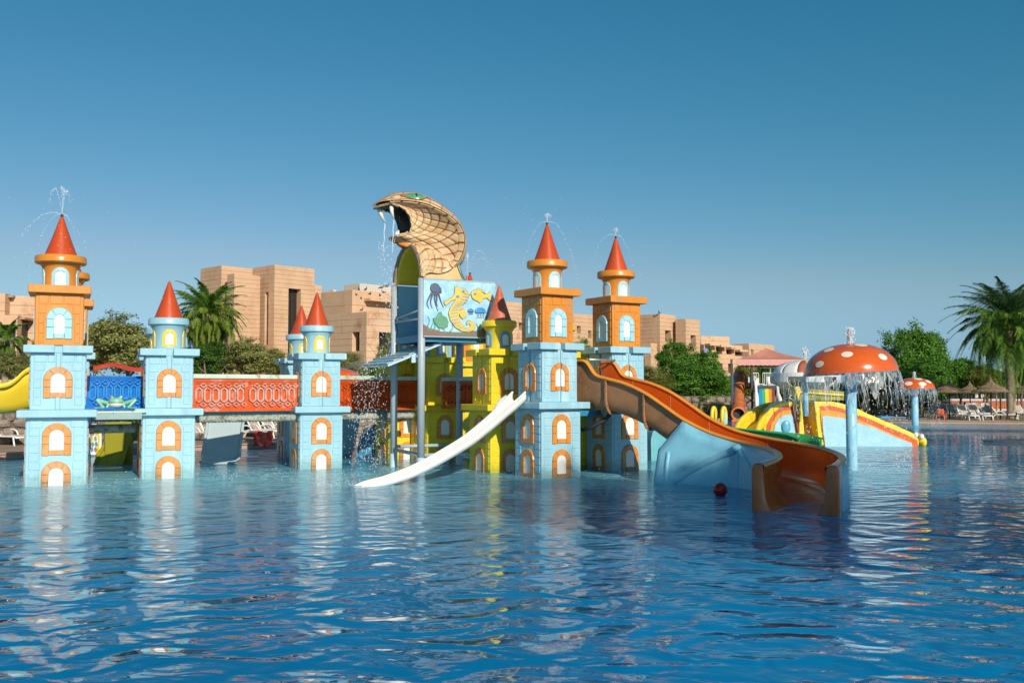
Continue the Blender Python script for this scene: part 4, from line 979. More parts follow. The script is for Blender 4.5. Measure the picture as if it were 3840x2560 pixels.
# lower jaw floor
mb = MB(); rows = []
for k_ in range(int(5.2 * NS), int(7 * NS) + 1, 3):
    p = In[k_]; rows.append([L3(p[0] - .01, p[1] * q_, p[2] + .015 - .05 * (1 - q_ * q_)) for q_ in np.linspace(-1, 1, 13)])
mb.grid(rows); me_ = obj('lower_jaw', mb, M_mouth, bar_t, world=True, smooth=True, solid=.03)
mb = MB(); k0 = int(4.6 * NS); q_ = [L3(*In[k_]) for k_ in range(k0, int(7 * NS) + 1, 3)]; q2 = [L3(In[k_][0], -In[k_][1], In[k_][2]) for k_ in range(int(7 * NS), k0, -3)]
mb.tube(q_ + q2, .035, 8); obj('lower_lip', mb, paint('lip_tan', (.50, .33, .15), wear=(.3, .06, .02), wearamt=.3, wscale=6), bar_t, world=True, smooth=True)
mb = MB(); mb.tube([L3(p.x, p.y, p.z) for p in [Vector((x[0], -x[1], x[2])) for x in reversed(loopN[:6])] + [Vector(x) for x in loopN[1:6]]], .035, 8); obj('upper_lip', mb, paint('lip_tan2', (.42, .30, .15)), bar_t, world=True, smooth=True)
for (a_, n_, z_, a2, n2, z2, r_) in ((.60, .30, 7.02, .52, .27, 6.66, .062), (.82, -.04, 6.96, .66, -.02, 6.6, .066)):
    mb = MB(); mb.tube([L3(a_, n_, z_), L3((a_ + a2) / 2 + .02, (n_ + n2) / 2, (z_ + z2) / 2), L3(a2, n2, z2)], [r_, r_ * .8, r_ * .35], 12); obj('fang', mb, M_white, bar_t, world=True, smooth=True)
for (a_, n_) in ((.36, .05), (.40, .29)):
    z_ = 6.18; mb = MB(); mb.tube([L3(a_, n_, z_), L3(a_ - .01, n_, z_ + .17)], [.05, .02], 10); obj('tooth', mb, M_white, bar_t, world=True, smooth=True)
# eye: patch on the near side of the shell
def dsurf(s0, u, off):
    i = s0 * ND; i0 = int(i); f_ = i - i0; a = np.array(dors(i0, u)); b = np.array(dors(min(NDS - 1, i0 + 1), u)); p = a * (1 - f_) + b * f_
    a2 = np.array(dors(i0, u + .02)); b2 = np.array(dors(min(NDS - 1, i0 + 1), u + .02)); du_ = (a2 * (1 - f_) + b2 * f_) - p; ds_ = b - a
    n_ = np.cross(ds_, du_); n_ /= np.linalg.norm(n_) + 1e-9
    if n_[1] < 0: n_ = -n_
    return p + n_ * off
for sgn in (1, -1):
    mb = MB(); cs = []
    for j in range(25):
        a = 2 * math.pi * j / 24; ex = math.cos(a); ey = math.sin(a)
        s0 = 3.75 + .80 * ex; u = .56 + (.26 if ey > 0 else .12) * ey * (1 - abs(ex) ** 1.8) - .05 * ex; cs.append((s0, u))
    rows = []
    for k_ in range(6):
        f_ = k_ / 5; rows.append([L3(*(dsurf(3.75 + (s0 - 3.75) * (1 - f_), .60 + (u - .60) * (1 - f_), .012 + .035 * math.sqrt(max(0, 1 - (1 - f_) ** 2))) * np.array([1, sgn, 1]))) for s0, u in cs])
    mb.grid(rows); eo = obj('eye', mb, M_lens, bar_t, world=True, smooth=True)
    mb = MB(); mb.tube([L3(*(dsurf(3.8, .52 + .045 * k_, .055) * np.array([1, sgn, 1]))) for k_ in range(5)], [.008, .02, .026, .02, .006], 8); obj('pupil', mb, M_ink, eo, world=True)
    mb = MB(); mb.tube([L3(*(dsurf(s0, u, .016) * np.array([1, sgn, 1]))) for s0, u in cs], .014, 6); obj('eyelid', mb, paint('brow_red', (.33, .07, .03)), eo, world=True, smooth=True)
# base flange and stay cable
mb = MB(); mb.box(tuple(O_ + tS * .75 + nF * .98 + Vector((0, 0, 5.0))), (.78, .03, .025), math.atan2(tS.y, tS.x)); obj('base_flange', mb, M_black, bar_t, world=True)
mb = MB(); a_ = L3(-.9, .96, 5.04); mb.grid([[a_, L3(-1.2, .96, 5.04)], [L3(-.8, .9, 5.25), L3(-1.1, .8, 5.55)]]); obj('rear_gusset', mb, paint('cream_gusset', (.62, .44, .18)), bar_t, world=True, solid=.03)
mb = MB(); mb.tube([Vector(v) for v in catmull([L3(-1.05, .9, 5.6), L3(-1.12, .98, 5.3), L3(-1.22, 1.0, 5.05), L3(-1.35, .95, 5.03)], 6)], .018, 8); obj('hose', mb, M_navy, bar_t, world=True, smooth=True)
mb = MB(); mb.tube([L3(-1.32, .95, 4.98), L3(-1.32, .95, 5.16)], [.035, .03], 10); obj('spray_nozzle', mb, M_redfade, bar_t, world=True)

# tiled spray roof
rt = thing('tiled_canopy', 'small sloping roof of pale blue shingles with water running off it', 'canopy', (-3.0, 26.8, 3.0))
C00 = Vector((-3.2, 25.62, 2.76)); eu = Vector((-.469, .883, 0)) * 2.03; ru = tS * 1.52 + Vector((0, 0, .60)); rn = ru.normalized().cross(eu.normalized()); rn = rn if rn.z > 0 else -rn
mb = MB(); mb.add([C00 - rn * .05, C00 + eu - rn * .05, C00 + eu + ru - rn * .05, C00 + ru - rn * .05, C00, C00 + eu, C00 + eu + ru, C00 + ru], [(3, 2, 1, 0), (4, 5, 6, 7), (0, 1, 5, 4), (1, 2, 6, 5), (2, 3, 7, 6), (3, 0, 4, 7)]); obj('roof_board', mb, M_greyb, rt, world=True)
M_sh = paint('shingle_blue_grey', (.36, .52, .58), rough=.3, wear=(.5, .58, .6), wearamt=.4, wscale=4)
for i in range(7):
    for j in range(9):
        mb = MB(); o_ = (j + (.5 if i % 2 else 0)) / 9; w_ = 1 / 9 * .96
        if o_ + w_ > 1.0: w_ = max(.02, 1.0 - o_)
        a = C00 + ru * (i / 7) + eu * o_ + rn * .045; b = C00 + ru * ((i + 1.08) / 7) + eu * o_ + rn * .012; e = eu * w_
        mb.add([a, a + e, b + e, b, a - rn * .03, a + e - rn * .03, b + e - rn * .01, b - rn * .01], [(0, 1, 2, 3), (4, 5, 1, 0), (5, 6, 2, 1), (7, 4, 0, 3)]); obj('shingle', mb, M_sh, rt, world=True)
mb = MB(); c_ = C00 + ru * .45 - rn * .12; mb.box(c_, (.05, .12, .1)); obj('bracket', mb, M_greyb, rt, world=True)

# ================================================================ sweeps for the slides
def lateral(path):
    out = []
    for i in range(len(path)):
        d = path[min(i + 1, len(path) - 1)] - path[max(i - 1, 0)]; d = Vector((d.x, d.y, 0)).normalized(); out.append(Vector((-d.y, d.x, 0)))
    return out
def sweep(path, sec, lat=None, closed=False):
    lat = lat or lateral(path); mb = MB(); rows = []
    for i, p in enumerate(path):
        s_ = sec(i) if callable(sec) else sec
        rows.append([p + lat[i] * u + Vector((0, 0, z)) for u, z in s_])
    if closed: rows = [r + [r[0]] for r in rows]
    mb.grid(rows); return mb
def V3(l): return [Vector(p) for p in l]
def usec(W, D, flat=.8, n=7):
    pts = [(-W / 2, 0), (-W / 2, -D * .35)]
    for k in range(n): a = math.pi / 2 * k / (n - 1); pts.append((-W / 2 * flat - (W / 2 - W / 2 * flat) * math.cos(a), -D * .55 - D * .45 * math.sin(a)))
    return pts + [(-u, z) for u, z in reversed(pts)]

# ---------------- the big orange slide
WO = 1.12
NR = [(1.56, 24.88, 2.84), (1.84, 24.62, 2.82), (2.06, 24.42, 2.50), (2.31, 24.2, 2.40), (2.72, 23.83, 2.27), (3.13, 23.46, 2.06), (3.53, 23.1, 1.76), (3.93, 22.74, 1.45), (4.40, 22.32, 1.19), (4.86, 21.85, 1.03), (5.12, 21.3, .96), (5.28, 20.7, .92), (5.29, 20.0, .88), (5.14, 19.2, .85), (4.84, 18.4, .82), (4.35, 17.45, .79)]
nr = [Vector(p) for p in catmull(NR, 6)]
latn = lateral(nr); latn = [sum((latn[max(0, min(len(nr) - 1, i + k))] for k in range(-4, 5)), Vector()).normalized() for i in range(len(nr))]
for i in range(len(nr)):  # the end mouth is turned as in the photograph
    pass
cp = [nr[i] + latn[i] * (WO / 2) for i in range(len(nr))]
Dn = np.interp(np.arange(len(nr)) / 6, [0, 1, 2, 3, 5, 8, 12, 15], [1.15, 1.13, .84, .76, .78, .78, .82, .88])
os_ = thing('orange_slide', 'long curving orange water slide with a brown outside and a blue fairing', 'water slide', (3.9, 22, 0))
def scl(s_, D, W=None): return [(u, z * D) for u, z in s_]
U1 = usec(WO - .06, 1, .62)
mb = sweep(cp, lambda i: scl(U1, Dn[i]), latn); obj('channel', mb, M_slide_in, os_, world=True, smooth=True)
U2 = usec(WO + .02, 1.0, .66)
mb = sweep(cp[:int(9.2 * 6)], lambda i: [(u, z * (Dn[i] + .045)) for u, z in U2], latn); obj('outer_shell', mb, M_slide_out, os_, world=True, smooth=True)
mb = sweep(cp[int(9.2 * 6) - 1:], lambda i: [(u, z * (Dn[i + int(9.2 * 6) - 1] + .045)) for u, z in U2], latn[int(9.2 * 6) - 1:]); obj('outer_shell', mb, paint('orange_brown_outlet', (.44, .11, .022), rough=.25, coat=.3, wear=(.3, .1, .03), wearamt=.3), os_, world=True, smooth=True)
def lip(s): 
    k = []
    for j in range(10):
        a = math.pi * 2 * j / 9; k.append((s * (WO / 2 + .015) + .075 * math.cos(a), -.02 + .045 * math.sin(a)))
    return k
for s_ in (-1, 1):
    mb = sweep(cp, lip(s_), latn); obj('rim', mb, M_slide_rim, os_, world=True, smooth=True)
# rounded front lips of the outlet
e = cp[-1]; dl = Vector((-.47, -.88, 0)).normalized()
dl = (cp[-1] - cp[-3]); dl.z = 0; dl.normalize()
mb = MB(); rows = []
for k in range(8):
    a = math.pi * k / 7; o_ = .05 * math.sin(a)
    rows.append([e + latn[-1] * (u * (1 + (.085 if k < 99 else 0) * (1 - math.cos(a)) * .5)) + Vector((0, 0, z * (Dn[-1]) + (0 if z < -.01 else .0) + .0)) + dl * o_ for u, z in U1])
for s_ in (-1, 1):
    k0 = len(cp) - 7
    def jaw(i, s_=s_):
        D_ = Dn[min(len(cp) - 1, i + k0)]; w0 = WO / 2 - .035; g_ = .05 + .17 * (i / 6) ** .6
        w1 = w0 + g_; r_ = min(.11, (w1 - w0) * .48)
        top = [(s_ * (w1 - r_ + r_ * math.sin(a)), -r_ + .04 + r_ * math.cos(a)) for a in np.linspace(0, math.pi / 2, 6)]
        inn = [(s_ * (w0 + r_ * .8 - r_ * .8 * math.sin(a)), -r_ * .8 + .04 + r_ * .8 * math.cos(a)) for a in np.linspace(math.pi / 2, 0, 6)]
        return inn + top + [(s_ * w1, -D_ - .3), (s_ * (w0 - .25), -D_ - .3), (s_ * (w0 - .22), -D_ * .98), (s_ * (w0 - .10), -D_ * .86), (s_ * (w0 - .02), -D_ * .6)]
    mb = sweep(cp[k0:], jaw, latn[k0:], closed=True); n_ = 18; e0 = (len(cp) - k0 - 1) * n_; mb.f.append(tuple(e0 + q for q in range(17))); obj('outlet_jaw', mb, MATS['orange_brown_outlet'], os_, world=True, bevel=.03, seg=3, smooth=True)
for st in (3, 5, 7):
    i = st * 6; d_ = (cp[i + 1] - cp[i]).normalized() * .018; mb = MB(); rows = []
    for (q_, r_) in ((-1, .02), (-1, .10), (1, .10), (1, .02)):
        rows.append([cp[i] + d_ * q_ + latn[i] * u * (1 + r_ * 1.3) + Vector((0, 0, z * (Dn[i] + .04) - (r_ * .8 if z < -.3 * Dn[i] else 0) - .05 * (z > -.01))) for u, z in U2])
    mb.grid(rows); fl = obj('flange', mb, M_slide_out, os_, world=True, smooth=False)
    mb = MB()
    for (u, z) in (U2[1], U2[4], U2[6]):
        c_ = cp[i] + latn[i] * u * 1.08 + Vector((0, 0, z * (Dn[i] + .08))); mb.tube([c_ - d_ * 3, c_ + d_ * 3], .012, 6)
    obj('bolt', mb, M_steel, fl, world=True)
M_seam = paint('pale_seam', (.75, .45, .25), rough=.5)
for st in (3, 5, 7, 9, 12, 15):
    i = min(st * 6, len(cp) - 3); d_ = (cp[i + 1] - cp[i]).normalized() * .007; mb = MB()
    mb.grid([[cp[i] + d_ * q_ + latn[i] * u * .992 + Vector((0, 0, z * (Dn[i] - .008) + .0)) for u, z in U1] for q_ in (-1, 1)]); obj('seam', mb, M_seam, os_, world=True, smooth=True)
# grab bar
a_ = cp[8] + latn[8] * (-WO / 2) + Vector((0, 0, .1)); b_ = cp[8] + latn[8] * (WO / 2) + Vector((0, 0, .02)); mb = MB(); mb.tube([cp[7] - latn[7] * .52 + Vector((0, 0, .08)), cp[7] + latn[7] * .55 + Vector((0, 0, .08))], .025, 10); obj('grab_bar', mb, M_steel, os_, world=True, smooth=True)
# fairing along the near side, standing on the pool floor
i0 = int(7.05 * 6); i1 = len(nr) - 4
mb = MB(); rows = []
NB_ = i1 - i0 + 1
for k, i in enumerate(range(i0 - 6, i1 + 1)):
    top = nr[max(i, i0)] - latn[max(i, i0)] * .05; 
    u = max(0, (i - i0 + 6)) / (i1 - i0 + 6)
    off = .10 + .36 * max(0, 1 - (i - i0 + 6) / 20)
    base = nr[i] - latn[i] * (off); 
    ztop = top.z - .05
    if i < i0: # slanted leading edge
        f_ = (i - (i0 - 6)) / 6; ztop = .74 + (nr[i0].z - .05 - .74) * f_; full_z = nr[i0].z
        col = []
        for q_ in np.linspace(0, 1, 9):
            zz = ztop * (1 - q_) + (-1.0) * q_; w_ = (zz + 0) / full_z; w_ = max(-.7, w_); c_ = base.lerp(nr[i] - latn[i] * .06, max(0, w_)); col.append(Vector((c_.x, c_.y, zz)))
        rows.append(col)
    else:
        col = []
        for q_ in np.linspace(0, 1, 9):
            zz = ztop * (1 - q_) + (-1.0) * q_; w_ = max(0, zz / ztop); c_ = base.lerp(nr[i] - latn[i] * .06, w_); col.append(Vector((c_.x, c_.y, zz)))
        rows.append(col)
mb.grid(rows); fo_ = obj('fairing', mb, M_fair, os_, world=True, smooth=True, solid=.05, off=0)
def onfair(k, q): r_ = rows[min(len(rows) - 1, max(0, int(k)))]; j = q * 8; j0 = min(7, int(j)); return r_[j0].lerp(r_[j0 + 1], j - j0)
for pts, rr in ((((3, .18), (3, .4), (3, .75), (3, 1)), .055), (((20, .06), (15, .2), (9, .42), (5, .56), (3.4, .66)), .085), (((20, .06), (20, .3), (20, .7)), .05), (((20, .06), (24, .2), (28, .38), (34, .62)), .07)):
    mb = MB(); pp = [onfair(*q_) for q_ in pts]; mb.tube([Vector(v) for v in catmull(pp, 4)], rr, 12); obj('rib', mb, M_fair, fo_, world=True, smooth=True)
mb = MB(); mb.ell(onfair(20, .05), (.16, .12, .1)); obj('rib', mb, M_fair, fo_, world=True, smooth=True)
# far side fairing near the mouth
rows = []
for i in range(int(10 * 6), len(cp) - 3):
    c_ = cp[i] + latn[i] * (WO / 2 + .05); c2 = cp[i] + latn[i] * (WO / 2 + .16); rows.append([Vector((c_.x, c_.y, c_.z - .06)), Vector(((c_.x + c2.x) / 2, (c_.y + c2.y) / 2, c_.z * .5)), Vector((c2.x, c2.y, -1))])
mb = MB(); mb.grid(rows); obj('fairing', mb, M_fair, os_, world=True, smooth=True, solid=.05, off=0)
# rear teal support trough seen under the slide
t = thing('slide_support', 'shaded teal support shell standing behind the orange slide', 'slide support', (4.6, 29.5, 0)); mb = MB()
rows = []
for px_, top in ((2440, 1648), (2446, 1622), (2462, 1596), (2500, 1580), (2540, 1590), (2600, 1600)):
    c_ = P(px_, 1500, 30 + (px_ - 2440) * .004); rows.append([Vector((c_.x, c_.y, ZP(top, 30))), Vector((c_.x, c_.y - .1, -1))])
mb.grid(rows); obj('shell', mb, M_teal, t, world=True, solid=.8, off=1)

# ---------------- white slide
ws = thing('white_slide', 'white narrow slide running down from the tall blue tower into the water', 'water slide', (-1.8, 23, 0))
WN = [(.16, 24.25, 2.05)] + [tuple(P(a, b + 14, y_)) for a, b, y_ in ((1915, 1486, 24.0), (1880, 1517, 23.8), (1836, 1557, 23.6), (1759, 1619, 23.3), (1683, 1667, 23.05), (1606, 1711, 22.8), (1530, 1747, 22.55), (1453, 1775, 22.3), (1377, 1795, 22.1), (1328, 1818, 21.95), (1290, 1832, 21.85))]
wp = [Vector(p) for p in catmull(WN, 5)]; wl_ = lateral(wp); WW = .38
Uw = usec(WW, 1, .6); dw = np.interp(np.arange(len(wp)) / 5, [0, 3, 7, 10], [.22, .20, .16, .11])
ct = [wp[i] + wl_[i] * 0 for i in range(len(wp))]
mb = sweep(ct, lambda i: [(u, z * dw[i]) for u, z in Uw], wl_); obj('channel', mb, M_whiteslide, ws, world=True, smooth=True, solid=.02)
for s_ in (-1, 1):
    def sec(i, s_=s_): return [(s_ * WW / 2 + .035 * math.cos(2 * math.pi * j / 9), .0 + .03 * math.sin(2 * math.pi * j / 9)) for j in range(10)]
    mb = sweep(ct, sec, wl_); obj('rim', mb, M_whiteslide, ws, world=True, smooth=True)
    def sec2(i, s_=s_): return [(s_ * (WW / 2 + .03), -.02), (s_ * (WW / 2 + .035), -dw[i] * .6), (s_ * (WW / 2 - .02), -dw[i] * 1.15), (s_ * .1, -dw[i] * 1.15)]
    mb = sweep(ct, sec2, wl_); obj('side_skirt', mb, M_whiteslide, ws, world=True, smooth=True)
for s_ in (-1,):
    a = wp[3] + wl_[3] * s_ * .25; b = wp[11] + wl_[11] * s_ * .25; c = wp[8] + wl_[8] * s_ * .25 + Vector((0, 0, .2))
    mb = MB(); mb.add([a + Vector((0, 0, .05)), a - Vector((0, 0, .3)), b - Vector((0, 0, .12)), b, c - Vector((0, 0, .08))], [(0, 1, 2, 3, 4)]); obj('entry_cheek', mb, paint('grey_white_cheek', (.55, .58, .58)), ws, world=True, solid=.03)
    if s_ < 0:
        mb = MB(); h_ = wp[7] + wl_[7] * s_ * .27 + Vector((0, 0, .05)); mb.tube([h_, h_ + wl_[3] * s_ * .02], .028, 12); obj('bolt_hole', mb, M_black, ws, world=True)

# ---------------- simple chute slides seen between the towers and at the left
def chute(name, label, pts, W, D, mat, n=5, cheek=None, uflat=.75, out=None, rimr=.04):
    pth = [Vector(p) for p in catmull(pts, n)]; la = lateral(pth); t = thing(name, label, 'water slide', pth[len(pth) // 2].xy.to_3d())
    U = usec(W, D, uflat); mb = sweep(pth, U, la); obj('channel', mb, mat, t, world=True, smooth=True, solid=.03 if not out else 0)
    if out:
        Uo = [(u * 1.07, z - .03) for u, z in U]; mb = sweep(pth, Uo, la); obj('outer_shell', mb, out, t, world=True, smooth=True)
    for s_ in (-1, 1):
        mb = sweep(pth, [(s_ * W / 2 * 1.03 + rimr * math.cos(2 * math.pi * j / 8), rimr * .7 * math.sin(2 * math.pi * j / 8)) for j in range(9)], la); obj('rim', mb, mat, t, world=True, smooth=True)
    return t
g_ = G(430, 1742); chute('yellow_slide', 'yellow slide end in shade below the frog, its shade painted in olive', [(g_.x + .5, g_.y + 4.0, 1.75), (g_.x + .4, g_.y + 2.6, 1.5), (g_.x + .1, g_.y + 1.2, 1.1), (g_.x - .1, g_.y + .3, .5), (g_.x - .15, g_.y - .1, .0)], .78, .16, M_olive)
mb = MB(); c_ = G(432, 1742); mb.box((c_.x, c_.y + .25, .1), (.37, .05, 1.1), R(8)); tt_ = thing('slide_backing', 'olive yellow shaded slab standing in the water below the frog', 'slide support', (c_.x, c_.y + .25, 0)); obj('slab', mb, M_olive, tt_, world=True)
def gslide(label, xb, yb, d, dx=1.7, mat=M_gslide):
    g_ = G(xb, yb); k = d / 28
    pts = [(g_.x + dx, g_.y + 2.3, 2.1), (g_.x + dx * .75, g_.y + 1.6, 1.72), (g_.x + dx * .45, g_.y + .9, 1.0), (g_.x + dx * .16, g_.y + .3, .38), (g_.x, g_.y, .12), (g_.x - .1, g_.y - .25, .05)]
    return chute('grey_slide', label, pts, 1.0, .16, mat, uflat=.9)
gslide('pale grey wide slide coming down under the worn orange railing', 826, 1738, 28.5, -.33)
gslide('pale grey slide partly hidden by the tower between the orange railings', 1262, 1708, 31, .1)
# deep blue curved slide behind
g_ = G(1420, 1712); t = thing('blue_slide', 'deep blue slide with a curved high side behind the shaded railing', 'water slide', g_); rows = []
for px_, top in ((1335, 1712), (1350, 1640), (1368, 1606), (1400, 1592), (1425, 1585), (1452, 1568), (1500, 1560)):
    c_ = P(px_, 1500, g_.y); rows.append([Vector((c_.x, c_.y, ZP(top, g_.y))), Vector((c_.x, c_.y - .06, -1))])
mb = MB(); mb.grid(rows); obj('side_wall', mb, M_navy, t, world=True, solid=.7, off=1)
# yellow slide entering from the left edge
D_ = 26.5
tops = [(-60, 1440), (0, 1441), (35, 1436), (66, 1418), (92, 1394), (115, 1380), (150, 1374), (200, 1372)]
bots = [(-60, 1546), (0, 1542), (35, 1538), (66, 1532), (92, 1526), (115, 1522), (150, 1518), (200, 1512)]
tp_ = [Vector(v) for v in catmull([P(a, b, D_ + i * .12) for i, (a, b) in enumerate(tops)], 4)]; bp_ = [Vector(v) for v in catmull([P(a, b, D_ + .25 + i * .12) for i, (a, b) in enumerate(bots)], 4)]
t = thing('yellow_slide', 'bright yellow slide entering from the left edge behind the tower', 'water slide', tp_[0].xy.to_3d())
rows = [[a + Vector((0, 0, .0)), a.lerp(b, .4) + Vector((0, .0, 0)), a.lerp(b, .8) + Vector((0, .05, 0)), b + Vector((0, .12, 0)), b + Vector((0, .5, -.06)), b + Vector((0, .9, .0)), a + Vector((0, 1.15, 0))] for a, b in zip(tp_, bp_)]
mb = MB(); mb.grid(rows); obj('channel', mb, M_yslide, t, world=True, smooth=True, solid=.03)
mb = sweep(tp_, [(-.06 + .07 * math.cos(2 * math.pi * j / 10), -.04 + .075 * math.sin(2 * math.pi * j / 10)) for j in range(11)], [Vector((0, 1, 0))] * len(tp_)); obj('rim', mb, M_yslide, t, world=True, smooth=True)
# colourful mosaic fish-like panel
g_ = G(352, 1706); t = thing('mosaic_panel', 'multicoloured patchwork panel between the leftmost towers', 'panel', g_)
mb = MB(); prof = [(336, 1704), (338, 1590), (360, 1588), (381, 1600), (381, 1706)]
mb.v = [tuple(P(a, b, g_.y)) for a, b in prof] + [tuple(P(a, b, g_.y + .5)) for a, b in prof]; mb.f = [tuple(range(5)), tuple(range(9, 4, -1))] + [(i, (i + 1) % 5, 5 + (i + 1) % 5, 5 + i) for i in range(5)]
obj('panel_body', mb, M_whiteslide, t, world=True)
cols = [M_jel, M_redfade, M_yel, M_weed]
for i in range(5):
    for j in range(2):
        a = 339 + j * 13 + (i % 2) * 3; b = 1600 + i * 20
        if a > 362: continue
        mb = MB(); pp = [(a, b), (a + 8, b - 6), (a + 12, b + 8), (a + 4, b + 15)]; mb.v = [tuple(P(*q_, g_.y - .02)) for q_ in pp] + [tuple(P(*q_, g_.y + .01)) for q_ in pp]; mb.f = [(0, 1, 2, 3), (0, 1, 5, 4), (1, 2, 6, 5), (2, 3, 7, 6), (3, 0, 4, 7)]; obj('mosaic_patch', mb, cols[(i + j) % 4], t, world=True)
mb = MB(); pp = [(362, 1592), (368, 1592), (374, 1640), (372, 1704), (358, 1704), (368, 1650)]; mb.v = [tuple(P(*q_, g_.y - .02)) for q_ in pp] + [tuple(P(*q_, g_.y + .01)) for q_ in pp]; mb.f = [tuple(range(6))] + [(i, (i + 1) % 6, 6 + (i + 1) % 6, 6 + i) for i in range(6)]; obj('yellow_band', mb, M_yel, t, world=True)
# green slide behind the orange one
gp = [P(2400, 1560, 33), P(2560, 1580, 32), P(2700, 1600, 31.5), P(2800, 1612, 31.3), P(2900, 1622, 31), P(2985, 1632, 30.6), P(3040, 1645, 30.0)]
chute('green_slide', 'green slide with a pale rim behind the lower half of the orange slide', [tuple(p) for p in gp], .85, .62, M_green)

# ================================================================ frog, ball
def blob(name, prims, mat, parent, vox=.02, smooth_it=6, world=True):
    mb = MB()
    for p in prims:
        if p[0] == 'e': mb.ell(p[1], p[2], 16, 12, p[3] if len(p) > 3 else None)
        else: mb.tube(p[1], p[2], 12)
    o = obj(name, mb, mat, parent, world=world, smooth=True)
    r = o.modifiers.new('remesh', 'REMESH'); r.mode = 'VOXEL'; r.voxel_size = vox; r.use_smooth_shade = True
    s = o.modifiers.new('smooth', 'SMOOTH'); s.iterations = smooth_it; s.factor = .5
    return o
c_ = P(437, 1531, 23.3)
t = thing('frog_figure', 'green frog sculpture sitting on the ledge in front of the blue railing', 'frog sculpture', c_, R(16)); t.scale = (.9, .9, .85); mt = Matrix.Translation(c_) @ Matrix.Rotation(R(16), 4, 'Z')
def fr_blob(name, prims, mat, **k): return blob(name, prims, mat, t, world=False, **k)
fr_blob('body', [('e', (0, .02, .15), (.20, .22, .12)), ('e', (0, -.12, .20), (.19, .13, .105)), ('e', (0, .2, .1), (.18, .2, .1)),
    ('t', [(-.16, .05, .12), (-.36, -.02, .20), (-.48, -.04, .25)], [.07, .055, .045]), ('t', [(-.48, -.04, .25), (-.34, -.1, .08), (-.28, -.14, .03)], [.045, .04, .035]), ('t', [(-.28, -.12, .025), (-.52, -.2, .02)], [.03, .02]), ('t', [(-.3, -.12, .025), (-.44, -.28, .02)], [.025, .018]),
    ('t', [(.16, .05, .12), (.36, -.02, .20), (.48, -.04, .25)], [.07, .055, .045]), ('t', [(.48, -.04, .25), (.34, -.1, .08), (.28, -.14, .03)], [.045, .04, .035]), ('t', [(.28, -.12, .025), (.52, -.2, .02)], [.03, .02]), ('t', [(.3, -.12, .025), (.44, -.28, .02)], [.025, .018]),
    ('t', [(-.17, -.12, .14), (-.22, -.18, .02)], [.05, .035]), ('t', [(.17, -.12, .14), (.22, -.18, .02)], [.05, .035]),
    ('e', (-.11, -.12, .31), (.045, .05, .05)), ('e', (.11, -.12, .31), (.045, .05, .05))], M_frog, vox=.016)
fr_blob('belly', [('e', (0, -.14, .12), (.185, .14, .10))], M_belly, vox=.02)
for s_, m_ in ((-1, M_redfade), (1, M_belly)):
    mb = MB(); mb.ell((s_ * .125, -.155, .315), (.028, .028, .03)); obj('eye', mb, m_, t, smooth=True)
mb = MB(); mb.tube([Vector(v) for v in catmull([(-.17, -.20, .17), (-.1, -.262, .165), (0, -.285, .17), (.1, -.262, .165), (.17, -.20, .17)], 4)], .008, 6); obj('mouth_line', mb, paint('mouth_brown', (.15, .1, .05)), t, smooth=True)
t2 = thing('frog_shelf', 'pale grey shelf between the two leftmost towers, under the frog', 'shelf', (c_.x, c_.y + .1, 1.5), R(22)); mb = MB(); mb.box((0, .22, .10), (.62, .42, .018)); obj('shelf_top', mb, M_mint, t2); mb = MB(); mb.box((0, -.16, .01), (.52, .03, .085)); obj('shelf_apron', mb, paint('sage_apron', (.25, .36, .34)), t2)
t3 = thing('hose', 'thin blue hose hanging under the frog shelf', 'hose', (c_.x, c_.y, 1.3)); mb = MB(); mb.tube([Vector(v) for v in catmull([P(432, 1537, 23.2), P(418, 1560, 23.2), P(385, 1575, 23.3), P(342, 1577, 23.6)], 6)], .014, 8); obj('hose_line', mb, M_jel, t3, world=True, smooth=True)
g_ = G(2701, 1857); t = thing('red_ball', 'shiny red ball floating beside the blue fairing', 'ball', (g_.x, g_.y, 0)); rB = .142
mb = MB(); mb.ell((0, 0, rB * .8), (rB,) * 3, 32, 20); obj('ball_skin', mb, M_ball, t, smooth=True)
for ax in range(3):
    mb = MB(); q_ = []
    for k in range(33):
        a = 2 * math.pi * k / 32; v = Vector((math.cos(a), math.sin(a), .25 * math.sin(2 * a))) if ax == 0 else (Vector((.2, math.cos(a), math.sin(a))) if ax == 1 else Vector((math.cos(a), .35 * math.cos(a), math.sin(a)))); v.normalize(); v = Matrix.Rotation(R(25), 3, 'Y') @ v; q_.append(v * (rB + .0005) + Vector((0, 0, rB * .8)))
    mb.tube(q_, .0022, 5, cap=False); obj('ball_seam', mb, M_black, t, smooth=True)
